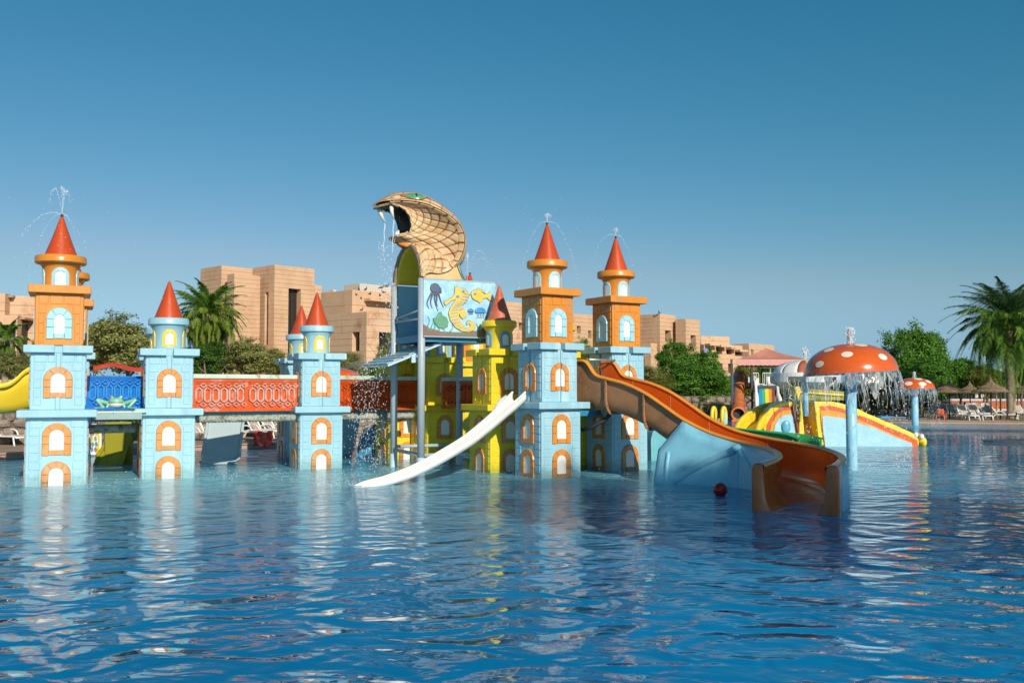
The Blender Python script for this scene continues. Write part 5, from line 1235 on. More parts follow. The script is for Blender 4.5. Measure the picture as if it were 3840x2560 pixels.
# ================================================================ water mushrooms
def dome(r, h, n=40, m=16, rim=.04):
    pr = []
    for i in range(m + 1):
        a = math.pi / 2 * i / m; pr.append((r * math.cos(a) ** .92 if i < m else 0, h * math.sin(a)))
    return pr
def stream_mesh(count, r, ztop, rng, lmin, lmax, out, wmin, wmax, drop_a=1.0, zbias=None):
    mb = MB()
    for k in range(count):
        a = rng.uniform(0, 2 * math.pi); L = rng.uniform(lmin, lmax); w = rng.uniform(wmin, wmax); v = out * rng.uniform(.75, 1.15)
        st = rng.uniform(0, .1) if rng.random() < .6 else rng.uniform(.0, .7) * L
        rows = []; nseg = 9
        for i in range(nseg):
            f = i / (nseg - 1); d = st + L * f; rr = r + v * math.sqrt(d) ; ww = w * (1 - .72 * f) * (1 + .5 * math.sin(i * 1.9 + k)) * (1 if i else .8)
            aa = a + .02 * math.sin(i * 1.3 + k * 2.1)
            tx, ty = -math.sin(aa), math.cos(aa)
            p = Vector((rr * math.cos(aa), rr * math.sin(aa), ztop - d)); rows.append([p + Vector((tx, ty, 0)) * ww, p + Vector((math.cos(aa), math.sin(aa), 0)) * ww * .35, p - Vector((tx, ty, 0)) * ww])
        mb.grid(rows)
    return mb
def drops(mb, rng, n, f, r0=.008, r1=.02):
    for k in range(n):
        p = f(rng); r = rng.uniform(r0, r1); mb.ell(p, (r, r, r * rng.uniform(1, 2.5)), 5, 3)
    return mb
def mushroom(label, x, y, zr, r, h, pr, tilt=0, spots=(), jet=.35, zb=-1.0, wlabel='', col=M_cap, jetr=.1):
    rng = random.Random(int(x * 10)); t = thing('mushroom_fountain', label, 'mushroom fountain', (x, y, 0))
    mb = MB(); mb.tube([(0, 0, zb), (0, 0, zr + .1)], pr, 24); obj('post', mb, M_post, t, smooth=True)
    TM = Matrix.Rotation(R(tilt), 3, 'Y')
    prof = dome(r, h); mb = MB(); mb.lathe(prof, 64); mb.v = [tuple(TM @ Vector(v) + Vector((0, 0, zr))) for v in mb.v]
    cap_ = obj('cap', mb, col, t, smooth=True)
    mb = MB(); mb.lathe([(r, 0), (r - .02, -.03), (r - .08, -.04), (r * .5, .02), (0, .03)], 64); mb.v = [tuple(TM @ Vector(v) + Vector((0, 0, zr))) for v in mb.v]; obj('cap_underside', mb, M_navy, t, smooth=True)
    for (az, el, sr) in spots:
        mb = MB(); cen = Vector((math.sin(R(az)) * math.cos(R(el)), -math.cos(R(az)) * math.cos(R(el)), math.sin(R(el)))); ux = Vector((0, 0, 1)).cross(cen).normalized(); uy = cen.cross(ux)
        rows = []
        for k in range(5):
            f = k / 4; row = []
            for j in range(25):
                a = 2 * math.pi * j / 24; d = (cen + (ux * math.cos(a) + uy * math.sin(a)) * sr * f).normalized(); e_ = math.asin(max(-1, min(1, d.z))); ca = math.cos(e_) ** .92
                hx = Vector((d.x, d.y, 0)).normalized() * (r * ca); row.append(TM @ (Vector((hx.x, hx.y, h * math.sin(e_))) * 1.004 + d * .004) + Vector((0, 0, zr)))
            rows.append(row)
        mb.grid(rows); obj('spot', mb, M_spot, cap_, smooth=True)
    # falling curtain
    mb = stream_mesh(int(115 * r), r - .02, zr - .0, rng, .2, .95, .17, .006, .024); w = thing('falling_water', wlabel, 'falling water', (x, y, 0)); w2 = obj('water_streams', mb, M_strand, w, smooth=True); w2['kind'] = 'stuff'
    mb = MB(); rows = []; n_ = 180; prevs = None
    for i in range(12):
        f = i / 11; row = []
        for j in range(n_ + 1):
            a = 2 * math.pi * (j % n_) / n_; L = .30 + .22 * math.sin(a * 5 + x) + .14 * math.sin(a * 13 + 1) + .10 * math.sin(a * 29); L *= r * .8
            d = L * f; rr = r - .01 + .17 * math.sqrt(max(0, d)) + .012 * math.sin(a * 41 + i); row.append(Vector((rr * math.cos(a), rr * math.sin(a), zr + .0 - d + tilt * R(1) * 0 - (TM @ Vector((r * math.cos(a), 0, 0))).z * -1)))
        rows.append(row)
    mb.grid(rows); obj('water_curtain', mb, M_sheet, w, smooth=True)['kind'] = 'stuff'
    mb = MB(); drops(mb, rng, int(420 * r), lambda g: (lambda a, d, q: ((r + .16 * math.sqrt(d) + q) * math.cos(a), (r + .16 * math.sqrt(d) + q) * math.sin(a), zr - d))(g.uniform(0, 6.28), g.uniform(.2, zr - .02), g.uniform(-.08, .1)), .006, .016)
    obj('water_drops', mb, M_spray, w)['kind'] = 'stuff'
    if jet:
        mb = MB(); zt = zr + h - .02
        for k in range(60):
            a = rng.uniform(0, 6.28); q_ = []; sp = rng.uniform(.1, 1) * jetr * .62; hh = jet * rng.uniform(.55, 1.0)
            for i in range(8):
                f = i / 7 * 1.25; q_.append(Vector((sp * f ** 1.1 * math.cos(a), sp * f ** 1.1 * math.sin(a), zt + hh * (1 - (1 - f) ** 2))))
            mb.tube(q_, [.014, .018, .022, .024, .022, .018, .012, .006], 5)
        drops(mb, rng, 120, lambda g: (g.gauss(0, jetr * .38), g.gauss(0, jetr * .38), zt + g.uniform(0, jet * 1.05)), .008, .022)
        j_ = thing('water_jet', 'bubbling water jet on top of ' + label.split(',')[0].replace('big', 'the big').replace('small', 'the small'), 'water jet', (x, y, zt)); jo = obj('jet_water', mb, M_spray, j_, world=True, loc=(0, 0, 0)); jo.matrix_parent_inverse = Matrix.Identity(4); jo.location = (0, 0, -zt); jo['kind'] = 'stuff'
    return t
mushroom('big red mushroom fountain with cream spots, standing nearest on the right', 8.97, 26.38, 2.56, 1.20, .78, .142, tilt=-3.0,
         spots=((-60, 20, .115), (-22, 38, .12), (30, 28, .12), (16, 66, .14), (-62, 54, .12), (72, 44, .12), (150, 30, .13)), jet=.42, wlabel='curtain of water pouring off the big red mushroom', jetr=.13)
mushroom('small red mushroom fountain farther away near the palm', 24.15, 59.8, 2.20, 1.16, .66, .20, spots=((-40, 28, .2), (0, 62, .2), (3, 25, .2), (38, 40, .2), (75, 25, .2), (-95, 30, .2)), jet=.36, wlabel='curtain of water pouring off the small far mushroom', jetr=.12)
# third, white and red striped
x3, y3 = P(3020, 1500, 37).xy
t = thing('striped_fountain', 'white and red striped umbrella fountain half hidden behind the big mushroom', 'umbrella fountain', (x3, y3, 0))
mb = MB(); mb.tube([(0, 0, 1.15), (0, 0, 2.9)], .11, 20); obj('post', mb, M_post, t, smooth=True)
prof = dome(1.18, .5)
for k in range(12):
    mb = MB(); mb.lathe(prof, 5, (0, 0, 2.72), R(30 * k), R(30 * k + 30)); obj('dome_segment', mb, M_redfade if k % 3 == 2 else M_whiteslide, t, smooth=True, solid=.04)
    M_ck = paint('cream_yellow_skirt', (.70, .64, .42), rough=.35)
    for hf in (0, 1):
        dz_ = (.10, .30)[(k + hf) % 2]; a0 = 30 * k + 15 * hf; q_ = [(math.cos(R(a0 + a)), math.sin(R(a0 + a))) for a in (0, 7.5, 15)]
        mb = MB(); mb.grid([[Vector((p[0] * 1.17, p[1] * 1.17, 2.75)) for p in q_], [Vector((p[0] * 1.26, p[1] * 1.26, 2.74)) for p in q_], [Vector((p[0] * 1.27, p[1] * 1.27, 2.70 - dz_)) for p in q_]]); obj('skirt_rim', mb, M_whiteslide, t, solid=.03)
        mb = MB(); mb.grid([[Vector((p[0] * 1.24, p[1] * 1.24, 2.70 - dz_)) for p in q_], [Vector((p[0] * .95, p[1] * .95, 2.56 - dz_)) for p in q_]]); obj('skirt_panel', mb, M_ck, t, solid=.02)
for k in range(3): mb = MB(); a = R(-100 + 45 * k); mb.lathe([(0, 0), (.1, 0), (.08, .1), (0, .12)], 12, (.75 * math.cos(a), .75 * math.sin(a), 3.06)); obj('knob', mb, M_yslide, t, smooth=True)
mb = MB(); rng = random.Random(3); mb2 = stream_mesh(90, 1.15, 2.55, rng, .3, 1.2, .1, .006, .02); w = thing('falling_water', 'thin water streams falling from the striped umbrella', 'falling water', (x3, y3, 0)); obj('water_streams', mb2, M_spray, w)['kind'] = 'stuff'
mb = MB(); 
for k in range(24):
    a = rng.uniform(0, 6.28); hh = .46 * rng.uniform(.6, 1); sp = rng.uniform(.1, 1) * .13; mb.tube([Vector((sp * f ** 1.1 * math.cos(a), sp * f ** 1.1 * math.sin(a), 3.2 + hh * (1 - (1 - f) ** 2))) for f in (0, .25, .5, .75, 1, 1.2, 1.4)], [.015, .02, .024, .026, .024, .018, .008], 5)
drops(mb, rng, 60, lambda g: (g.gauss(0, .08), g.gauss(0, .08), 3.2 + g.uniform(0, .5)), .008, .02)
w = thing('water_jet', 'water jet on top of the striped umbrella fountain', 'water jet', (x3, y3, 0)); obj('jet_water', mb, M_spray, w)['kind'] = 'stuff'
# far mushroom caps behind the left part
q = P(1268, 1402, 46); t = thing('mushroom_fountain', 'red mushroom cap just showing above the shaded orange railing', 'mushroom fountain', (q.x, q.y, 0)); mb = MB(); mb.lathe(dome(1.1, .62), 48, (0, 0, 2.5)); co = obj('cap', mb, M_cap, t, smooth=True); mb = MB(); mb.tube([(0, 0, -1), (0, 0, 2.6)], .14, 16); obj('post', mb, M_post, t, smooth=True)
mb = MB(); mb.ell((.0, -.86, 2.86), (.2, .06, .09), 16, 8, Matrix.Rotation(R(-38), 3, 'X')); obj('spot', mb, M_spot, co, smooth=True)

# ================================================================ yellow stair slide with rainbow sides
def slab_px(name, poly, Y, th, mat, parent, off=0, bevel=0):
    """a slab standing across the view at distance Y, outline measured at that distance"""
    pp = [P(a, b, Y - off) for a, b in poly]; n_ = len(pp); mb = MB(); mb.v = [tuple(p) for p in pp] + [(p.x, p.y + th, p.z) for p in pp]
    mb.f = [tuple(range(n_)), tuple(reversed(range(n_, 2 * n_)))] + [(i, (i + 1) % n_, n_ + (i + 1) % n_, n_ + i) for i in range(n_)]
    return obj(name, mb, mat, parent, world=True, bevel=bevel)
def zz(l): return [(2850 + x * .268, 1500 + y * .268) for x, y in l]
st = thing('stair_slide', 'yellow play slide with central stairs and rainbow-striped sides', 'play slide', P(3040, 1650, 38).xy.to_3d())
YR = 37.6
slab_px('right_side', zz([(735, 15), (860, 18), (1000, 15), (1150, 45), (1300, 92), (1400, 130), (1500, 185), (1620, 232), (1750, 292), (1880, 340), (2000, 398), (2100, 440), (2160, 470), (2220, 540), (2230, 640), (900, 660), (840, 560), (810, 380), (780, 180)]), YR, .9, M_yslide, st, bevel=.05)
slab_px('red_stripe', zz([(822, 80), (1000, 78), (1150, 112), (1300, 185), (1480, 240), (1650, 315), (1850, 400), (2050, 480), (2200, 560), (2215, 650), (900, 655), (868, 420)]), YR, .05, M_redfade if 0 else paint('rainbow_red', (.60, .10, .02), rough=.25, wear=(.55, .28, .2), wearamt=.2), st, off=.03)
slab_px('orange_stripe', zz([(840, 145), (1000, 142), (1150, 172), (1300, 240), (1450, 300), (1620, 370), (1800, 450), (1950, 520), (2120, 590), (2150, 650), (905, 652), (875, 420)]), YR, .05, paint('rainbow_orange', (.72, .30, .03), rough=.25, wear=(.6, .34, .22), wearamt=.2), st, off=.06)
slab_px('blue_panel', zz([(875, 232), (910, 215), (1150, 250), (1300, 300), (1450, 345), (1540, 362), (1700, 430), (1850, 500), (2000, 560), (2120, 600), (2125, 655), (915, 655), (882, 400)]), YR, .05, paint('rainbow_blue', (.36, .60, .70), rough=.15, coat=.4), st, off=.09)
mb = MB(); c_ = P(3453, 1640, 38.0); mb.ell((c_.x - .1, c_.y, .27), (.22, .3, .2)); mb.ell((c_.x + .05, c_.y, .14), (.14, .28, .22)); obj('slide_nose', mb, M_yslide, st, world=True, smooth=True)
for q_ in ((3434, 1630), (3456, 1636)): mb = MB(); c_ = P(*q_, 37.65); mb.ell(c_, (.09, .1, .11)); obj('white_knob', mb, M_whiteslide, st, world=True, smooth=True)
# central stairs
Ys = 37.7
for k in range(6):
    y0 = 1668 - k * 20; mb = MB(); a = P(3006 - 0 * k, y0, Ys + k * .22); b = P(3072 - k * 1, y0, Ys + k * .22); z1 = ZP(1650 - k * 20, Ys + k * .22)
    mb.box(((a.x + b.x) / 2, Ys + k * .22 + .6, (z1 - 1) / 2), ((b.x - a.x) / 2, .6, (z1 + 1) / 2)); obj('step', mb, paint('amber_step', (.72, .36, .02), rough=.3), st, world=True, bevel=.015)
slab_px('stair_wall', [(2995, 1505), (3006, 1502), (3020, 1660), (2998, 1664)], 37.4, 1.6, M_yslide, st, bevel=.03)
slab_px('stair_wall', [(3052, 1504), (3072, 1504), (3078, 1600), (3090, 1669), (3072, 1670)], 37.4, 1.6, M_yslide, st, bevel=.03)
# left rainbow side
slab_px('left_side', [(2864, 1640), (2862, 1575), (2868, 1555), (2884, 1535), (2905, 1518), (2928, 1507), (2985, 1505), (3000, 1515), (3004, 1660), (2870, 1660)], 37.5, .8, M_yslide, st, bevel=.05)
slab_px('red_stripe', [(2874, 1640), (2876, 1590), (2890, 1566), (2906, 1543), (2928, 1526), (2955, 1521), (2978, 1522), (2988, 1540), (2996, 1655), (2880, 1655)], 37.5, .05, MATS['rainbow_red'], st, off=.03)
slab_px('orange_stripe', [(2884, 1640), (2892, 1590), (2904, 1568), (2918, 1550), (2940, 1538), (2970, 1536), (2980, 1550), (2990, 1655), (2886, 1655)], 37.5, .05, MATS['rainbow_orange'], st, off=.06)
slab_px('blue_panel', [(2896, 1640), (2906, 1595), (2920, 1570), (2940, 1556), (2966, 1552), (2976, 1565), (2986, 1655), (2896, 1655)], 37.5, .05, MATS['rainbow_blue'], st, off=.09)
mb = MB(); c_ = P(2948, 1600, 37.38); mb.ell(c_, (.17, .06, .24), 20, 12); obj('blue_recess', mb, paint('recess_blue', (.10, .36, .52)), st, world=True, smooth=True)
mb = MB()
for k in range(24): u = k / 23; c_ = P(2975 + 18 * u, 1523 + 95 * u, 37.35); mb.ell(c_, (.055, .04, .05), 6, 4)
obj('red_beading', mb, paint('dark_red_bead', (.25, .03, .02)), st, world=True, smooth=True)
yp = [P(2965, 1508, 39.2), P(2900, 1518, 38.6), P(2855, 1540, 38.0), P(2822, 1566, 37.4), P(2806, 1590, 36.9), P(2800, 1612, 36.5), P(2800, 1640, 36.2)]
chute('yellow_slide', 'yellow curving chute at the left of the rainbow-sided stairs', [tuple(p) for p in yp], .75, .5, M_yslide, rimr=.09)
yp = [P(3140, 1440, 44.5), P(3300, 1452, 44), P(3400, 1475, 43.5)]
t = thing('yellow_slide', 'pale yellow slide trough behind the water curtain', 'water slide', P(3100, 1500, 46).xy.to_3d())
for k, (a, b, c, d) in enumerate(((2985, 1420, 1490, 0), (0, 0, 0, 0))[:1]): slab_px('end_post', [(2978, 1410), (2992, 1414), (3005, 1470), (2992, 1500), (2980, 1450)], 45.5, .8, M_yslide, t, bevel=.04)
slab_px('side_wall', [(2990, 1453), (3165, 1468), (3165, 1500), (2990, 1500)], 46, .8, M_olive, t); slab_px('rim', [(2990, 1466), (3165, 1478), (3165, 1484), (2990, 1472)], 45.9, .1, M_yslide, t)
# two small yellow arches (ends of little slides) at the far edge
for (a, lab) in ((2678, 'left one of two yellow hoops at the far pool edge'), (2716, 'right one of two yellow hoops at the far pool edge, blue inside')):
    t = thing('yellow_hoop', lab, 'play hoop', P(a, 1560, 52).xy.to_3d()); mb = MB(); c0 = P(a, 1590, 52)
    r0 = []
    for k in range(15):
        th = math.pi * k / 14; r0.append(Vector((c0.x - .14 * math.cos(th) + .02, 52 + .35 * (1 - math.cos(th)) * .5, ZP(1590, 52) + (ZP(1528, 52) - ZP(1590, 52)) * math.sin(th) ** .6)))
    mb.tube(r0, .1, 10); obj('hoop_tube', mb, M_yslide, t, world=True, smooth=True)
    if a > 2700: slab_px('inner_panel', [(2722, 1545), (2728, 1590), (2716, 1590), (2716, 1545)], 52.2, .1, MATS['rainbow_blue'], t)

# ================================================================ slide tower with pink canopy, tube slide and rainbow slide
YC = 71.0
ct_ = thing('canopy_tower', 'slide tower with a faded pink pyramid canopy on black posts', 'slide tower', P(2870, 1577, YC).xy.to_3d())
def X_(px, Y=YC): return P(px, 1463, Y).x
xl, xr = X_(2742), X_(3009); zc0 = ZP(1368, YC - 2); zc1 = ZP(1347, YC - 2)
y0_, y1_ = YC - 2.2, YC + 2.6
pk = Vector(((xl + xr) / 2 , YC + .2, ZP(1304, YC)))
mb = MB(); cs = [Vector((xl, y0_, zc1)), Vector((xr, y0_ + .4, zc1)), Vector((xr + 1.1, y1_, zc1)), Vector((xl + 1.2, y1_, zc1))]
for i in range(4):
    a, b = cs[i], cs[(i + 1) % 4]; rows = []
    for k in range(7): f = k / 6; rows.append([a.lerp(b, q_).lerp(pk, f) - Vector((0, 0, .22 * math.sin(math.pi * f) * (.4 + math.sin(math.pi * q_)))) for q_ in np.linspace(0, 1, 9)])
    mb.grid(rows)
obj('canopy_top', mb, M_pink, ct_, world=True)
mb = MB()
for i in range(4):
    a, b = cs[i], cs[(i + 1) % 4]; ns = 64; mb.grid([[a.lerp(b, q_ / ns) for q_ in range(ns + 1)], [a.lerp(b, q_ / ns) - Vector((0, 0, (zc1 - zc0) * (1 + .12 * abs(math.sin(q_ * math.pi / 4))))) for q_ in range(ns + 1)]])
obj('valance', mb, M_pink2, ct_, world=True, solid=.02)
for (px_, yy) in ((2744, y0_), (2820, y0_ + .3), (2918, y0_ + .5), (2858, y1_ - .3), (3004, y1_)):
    mb = MB(); x_ = X_(px_, yy); mb.box((x_, yy, (zc1 + 0) / 2), (.065, .065, zc1 / 2)); obj('post', mb, M_black, ct_, world=True)
zp = ZP(1452, YC)
mb = MB(); mb.box(((X_(2796) + X_(2985)) / 2, YC + .3, zp), ((X_(2985) - X_(2796)) / 2, 2.2, .09)); obj('platform', mb, M_black, ct_, world=True)
M_rl = paint('pale_rail', (.55, .58, .56), rough=.5)
for (a, b) in ((2798, 2822), (2838, 2890), (2892, 2916), (2924, 2955)):
    g0, g1 = X_(a), X_(b); rp = MB(); rp.bar((g0, y0_ + .5, zp + 1.0), (g1, y0_ + .5, zp + 1.0), .05); rp.bar((g0, y0_ + .5, zp + .15), (g1, y0_ + .5, zp + .15), .05)
    ro = obj('guard_rail', rp, M_rl, ct_, world=True); nb = max(3, int((g1 - g0) / .12))
    bm_ = MB(); bm_.bar((g0, y0_ + .5, zp + .15), (g0, y0_ + .5, zp + 1.0), .03); me = bm_.mesh('baluster', M_rl)
    for k in range(nb + 1):
        o = link('baluster', me, ro, world=True); o.matrix_parent_inverse = Matrix.Identity(4); o.location = ((g1 - g0) * k / nb, 0, 0)
mb = MB(); mb.bar((X_(2830), y0_ + .6, zp + 1.35), (X_(2915), y0_ + .6, zp + 1.35), .04); mb.bar((X_(2868), y0_ + .6, zp + 1.35), (X_(2868), y0_ + .6, zp), .03); obj('high_rail', mb, M_rl, ct_, world=True)
for a, b in ((2812, 1408), (2841, 1412), (2897, 1406)):
    slab_px('notice_board', [(a - 6, b + 5), (a + 5, b + 5), (a + 5, b + 26), (a - 6, b + 26)], y0_ + .4, .03, paint('notice_white', (.6, .6, .62)), ct_)
slab_px('notice_dot', [(2894, 1410), (2900, 1410), (2900, 1416), (2894, 1416)], y0_ + .36, .02, M_redfade, ct_)
mb = MB(); mb.tube([(X_(2860), y0_ + .55, zp + .1), (X_(2860), y0_ + .55, zp + .75)], .15, 14); obj('white_barrel', mb, M_whiteslide, ct_, world=True, smooth=True)
for (a, b, c, d) in ((2798, 1488, 2832, 1513), (2832, 1488, 2798, 1513), (2930, 1505, 2990, 1468), (2930, 1470, 2990, 1510)):
    mb = MB(); mb.bar(P(a, b, YC), P(c, d, YC), .07); obj('cross_brace', mb, M_grey if a > 2900 else M_black, ct_, world=True)
mb = MB(); mb.box((X_(2943), YC, zp / 2), (.06, .06, zp / 2)); obj('post', mb, M_grey, ct_, world=True)
# tube slide
tb = thing('tube_slide', 'closed orange tube slide with bolted rings coming down beside the canopy tower', 'tube slide', P(2770, 1577, 68).xy.to_3d())
rt_ = .41
tp = [P(2790, 1436, 74), P(2776, 1412, 73.2), P(2771, 1424, 72.2), P(2770, 1450, 71.2), P(2770, 1480, 70.2), P(2769, 1510, 69.2), P(2769, 1535, 68.3), P(2769, 1552, 67.3)]
tp = [Vector(v) for v in catmull(tp, 4)]
mb = MB(); mb.tube(tp, rt_, 24, cap=False); obj('tube', mb, M_tube, tb, world=True, smooth=True, solid=.03)
for i in (5, 9, 13, 17, 21, 24):
    d_ = (tp[i + 1] - tp[i - 1]).normalized() * .04; mb = MB(); mb.tube([tp[i] - d_, tp[i] + d_], rt_ + .055, 24); obj('tube_ring', mb, M_tubed, tb, world=True, smooth=False)
mb = MB(); e_ = tp[-1]; 
mb2 = MB(); mb2.lathe([(.40, 0), (.50, 0), (.52, .06), (.47, .12), (.40, .06)], 32); mb2.v = [(e_.x + v[0], e_.y - v[2] + .1, e_.z + v[1]) for v in mb2.v]; obj('mouth_ring', mb2, M_tubed, tb, world=True, smooth=True)
mb.ell((e_.x, e_.y + .35, e_.z), (.4, .05, .4), 20, 8); obj('mouth_inside', mb, M_dark, tb, world=True)
mb = MB(); mb.box((e_.x, e_.y + .2, (e_.z - .4 - .2) / 2), (.48, .25, max(.1, (e_.z - .35 + .2) / 2))); obj('mouth_foot', mb, M_tubed, tb, world=True, bevel=.04)
mb = MB(); mb.bar(P(2747, 1400, 70), P(2747, 1575, 69), .09); obj('side_rail', mb, M_jel, tb, world=True)
# rainbow slide
rs = thing('rainbow_slide', 'wide white-sided slide with blue, green, yellow, orange and red lanes', 'water slide', P(2880, 1560, 68).xy.to_3d())
lanes = [((2843, 2854), (2848, 2863), paint('lane_blue', (.02, .26, .58), rough=.2)), ((2854, 2866), (2863, 2875), paint('lane_green', (.06, .40, .14), rough=.2)), ((2866, 2879), (2875, 2888), paint('lane_yellow', (.75, .58, .05), rough=.2)), ((2879, 2891), (2888, 2898), paint('lane_orange', (.70, .28, .03), rough=.2)), ((2891, 2903), (2898, 2908), paint('lane_dark_red', (.25, .05, .02), rough=.2))]
for (a0, a1), (b0, b1), m_ in lanes:
    mb = MB(); rows = []
    for k in range(9):
        f = k / 8; y_ = 1447 + (1560 - 1447) * f; Yd = 69.5 - 2.6 * f; wob = 3 * math.sin(f * 9); rows.append([P(a0 + (b0 - a0) * f + wob * .3, y_, Yd), P(a1 + (b1 - a1) * f + wob * .3, y_, Yd)])
    mb.grid(rows); obj('lane', mb, m_, rs, world=True, solid=.08)
slab_px('slide_crest', [(2836, 1438), (2906, 1438), (2906, 1448), (2836, 1448)], 69.5, .3, M_whiteslide, rs, bevel=.03)
mb = MB()
for k in range(13): c_ = P(2841 + k * 5, 1443, 69.48); mb.box(c_, (.028, .01, .028))
obj('crest_holes', mb, M_dark, rs, world=True)
for pts in (((2828, 1410), (2833, 1440), (2836, 1480), (2838, 1520), (2841, 1560)), ((2913, 1410), (2916, 1450), (2918, 1480), (2925, 1500), (2926, 1540))):
    q_ = [P(a, b, 69.7 - i * .6) for i, (a, b) in enumerate(pts)]; mb = MB(); mb.tube([Vector(v) for v in catmull(q_, 4)], [.10] * 8 + [.15] * 9, 12); obj('side_rim', mb, M_whiteslide, rs, world=True, smooth=True)
# ================================================================ vegetation
def leaf_cloud(n_leaf, n_clump, size, seed, shell=.55, flat=1.0, clump=.22, name='crown_leaves', lobes=None):
    rs_ = np.random.RandomState(seed)
    if lobes is None: lobes = [(0, 0, 0, 1.0)] 
    cs = []
    per = max(1, n_clump // len(lobes))
    for (lx, ly, lz, lr) in lobes:
        d = rs_.normal(size=(per, 3)); d /= np.linalg.norm(d, axis=1, keepdims=True)
        r_ = (shell + (1 - shell) * rs_.rand(per, 1) ** .7) * lr * (1 + .16 * rs_.normal(size=(per, 1)))
        cs.append(d * r_ + np.array([lx, ly, lz]))
    cs = np.concatenate(cs); k = rs_.randint(0, len(cs), n_leaf)
    p = cs[k] + rs_.normal(size=(n_leaf, 3)) * clump * .5 * np.array([1, 1, .7])
    a = rs_.normal(size=(n_leaf, 3)); a /= np.linalg.norm(a, axis=1, keepdims=True)
    out = p / (np.linalg.norm(p, axis=1, keepdims=True) + 1e-6)
    nrm = a * .8 + out * .6 + np.array([0, 0, .5]); nrm /= np.linalg.norm(nrm, axis=1, keepdims=True)
    t1 = np.cross(nrm, rs_.normal(size=(n_leaf, 3))); t1 /= np.linalg.norm(t1, axis=1, keepdims=True); t2 = np.cross(nrm, t1)
    s = size * (.6 + .8 * rs_.rand(n_leaf, 1))
    v = np.stack([p - t1 * s, p + t2 * s * .42, p + t1 * s, p - t2 * s * .42], 1).reshape(-1, 3)
    f = np.arange(n_leaf * 4).reshape(-1, 4)
    me = bpy.data.meshes.new(name); me.from_pydata(v.tolist(), [], f.tolist()); return me
LOB1 = [(0, 0, 0, .7), (.45, .1, .15, .5), (-.45, .05, .05, .52), (.1, -.4, .25, .48), (-.1, .1, .5, .48), (.25, .3, .45, .4), (-.35, -.3, -.25, .45), (.4, -.3, -.3, .45)]
LOB2 = [(0, 0, .1, .6), (.5, 0, -.2, .42), (-.5, .1, -.25, .45), (-.25, 0, .55, .38), (.28, .1, .35, .42), (0, -.4, -.3, .5), (.6, -.1, -.55, .3), (-.62, .1, .2, .27)]
CL = {}
def cloud(kind, mat):
    key = (kind, mat.name)
    if key not in CL:
        p = {'jac': (26000, 240, .038, 1, .6, LOB2, .17), 'tree': (26000, 230, .042, 2, .5, LOB1, .20), 'tree2': (24000, 220, .042, 5, .5, LOB2, .18), 'bush': (18000, 180, .034, 3, .45, LOB1, .2), 'bush2': (16000, 170, .036, 4, .5, LOB2, .2)}[kind]
        me = leaf_cloud(p[0], p[1], p[2], p[3], p[4], lobes=p[5], clump=p[6]); me.materials.append(mat); CL[key] = me
    return CL[key]
trunks = {}
def trunk_mesh(seed, h, r, limbs=5, spread=.5):
    rng = random.Random(seed); mb = MB(); pts = [Vector((0, 0, -.1))]
    for i in range(5): pts.append(Vector((rng.uniform(-.04, .04) * h * i, rng.uniform(-.04, .04) * h * i, h * (i + 1) / 5)))
    mb.tube(pts, [r * 1.15, r, r * .9, r * .8, r * .7, r * .5], 8)
    for k in range(limbs):
        a = 2 * math.pi * (k + rng.random() * .6) / limbs; b0 = pts[2 + k % 3]; L = spread * h
        mb.tube([b0, b0 + Vector((math.cos(a) * L * .45, math.sin(a) * L * .45, L * .4)), b0 + Vector((math.cos(a) * L, math.sin(a) * L, L * rng.uniform(.7, 1.2)))], [r * .5, r * .35, r * .12], 6)
    return mb
def tree(label, px, ytop, wpx, ybase, Y, mat, kind='tree', cat='tree', name=None, rot=None, group=None, hfrac=1.0, trunk=True, depth=1.0, z0=None, ry=None):
    zt = ZP(ytop, Y); zb = ZP(ybase, Y) if z0 is None else z0; x = P(px, 1463, Y).x; rx = wpx / F * Y / 2
    ch = (zt - zb) * hfrac; rz = ch / 2; cz = zt - rz
    name = name or ('tree' if cat == 'tree' else 'shrub'); zg = DZ if z0 is None else z0
    t = thing(name, label, cat, (x, Y, zg), 0, group)
    if trunk:
        mb = trunk_mesh(int(px), max(.5, cz - zg), max(.05, rx * .06), 5, .45); obj('trunk', mb, M_bark, t, smooth=True)
    o = link('crown', cloud(kind, mat), t, (0, 0, cz - zg), random.uniform(0, 6.28) if rot is None else rot); o.scale = (rx / .95, rx / .95 * depth, rz / .95)
    return t
S = dict(cat='shrub')
tree('broad olive-green tree between the two leftmost castle towers', 450, 1186, 290, 1420, 55, L_olive, 'tree', hfrac=1.0)
tree('small olive tree peeking out right of the leftmost tower', 345, 1205, 130, 1420, 58, L_olive, 'tree2')
tree('low olive shrub on the slope at the far left edge', 20, 1318, 190, 1420, 44, L_olive, 'bush', **S)
tree('olive shrub on the slope just left of the leftmost tower', 118, 1330, 130, 1420, 45, L_yel, 'bush2', **S)
tree('sparse grey-green shrub beside the leftmost tower', 138, 1252, 60, 1360, 52, L_olive, 'bush2', **S)
tree('dark shrub under the left palm on its right side', 790, 1278, 190, 1425, 58, L_dark, 'tree2', **S)
tree('dark shrub at the foot of the left palm, left side', 705, 1300, 130, 1425, 60, L_dark, 'bush', **S)
tree('olive shrub in front of the tallest sandstone tower', 930, 1272, 200, 1425, 57, L_olive, 'tree', **S)
tree('olive shrub left of the towers with overlapping red cones', 1030, 1305, 150, 1425, 58, L_yel, 'bush', **S)
tree('green shrub right of the middle blue tower, below the terrace block', 1310, 1320, 150, 1430, 60, L_olive, 'bush', **S)
tree('low green shrub over the shaded orange railing', 1420, 1360, 130, 1430, 52, L_green, 'bush2', **S)
tree('pale shrub against the sandstone pillar behind the tiled canopy', 1440, 1290, 90, 1400, 66, L_olive, 'bush2', **S)
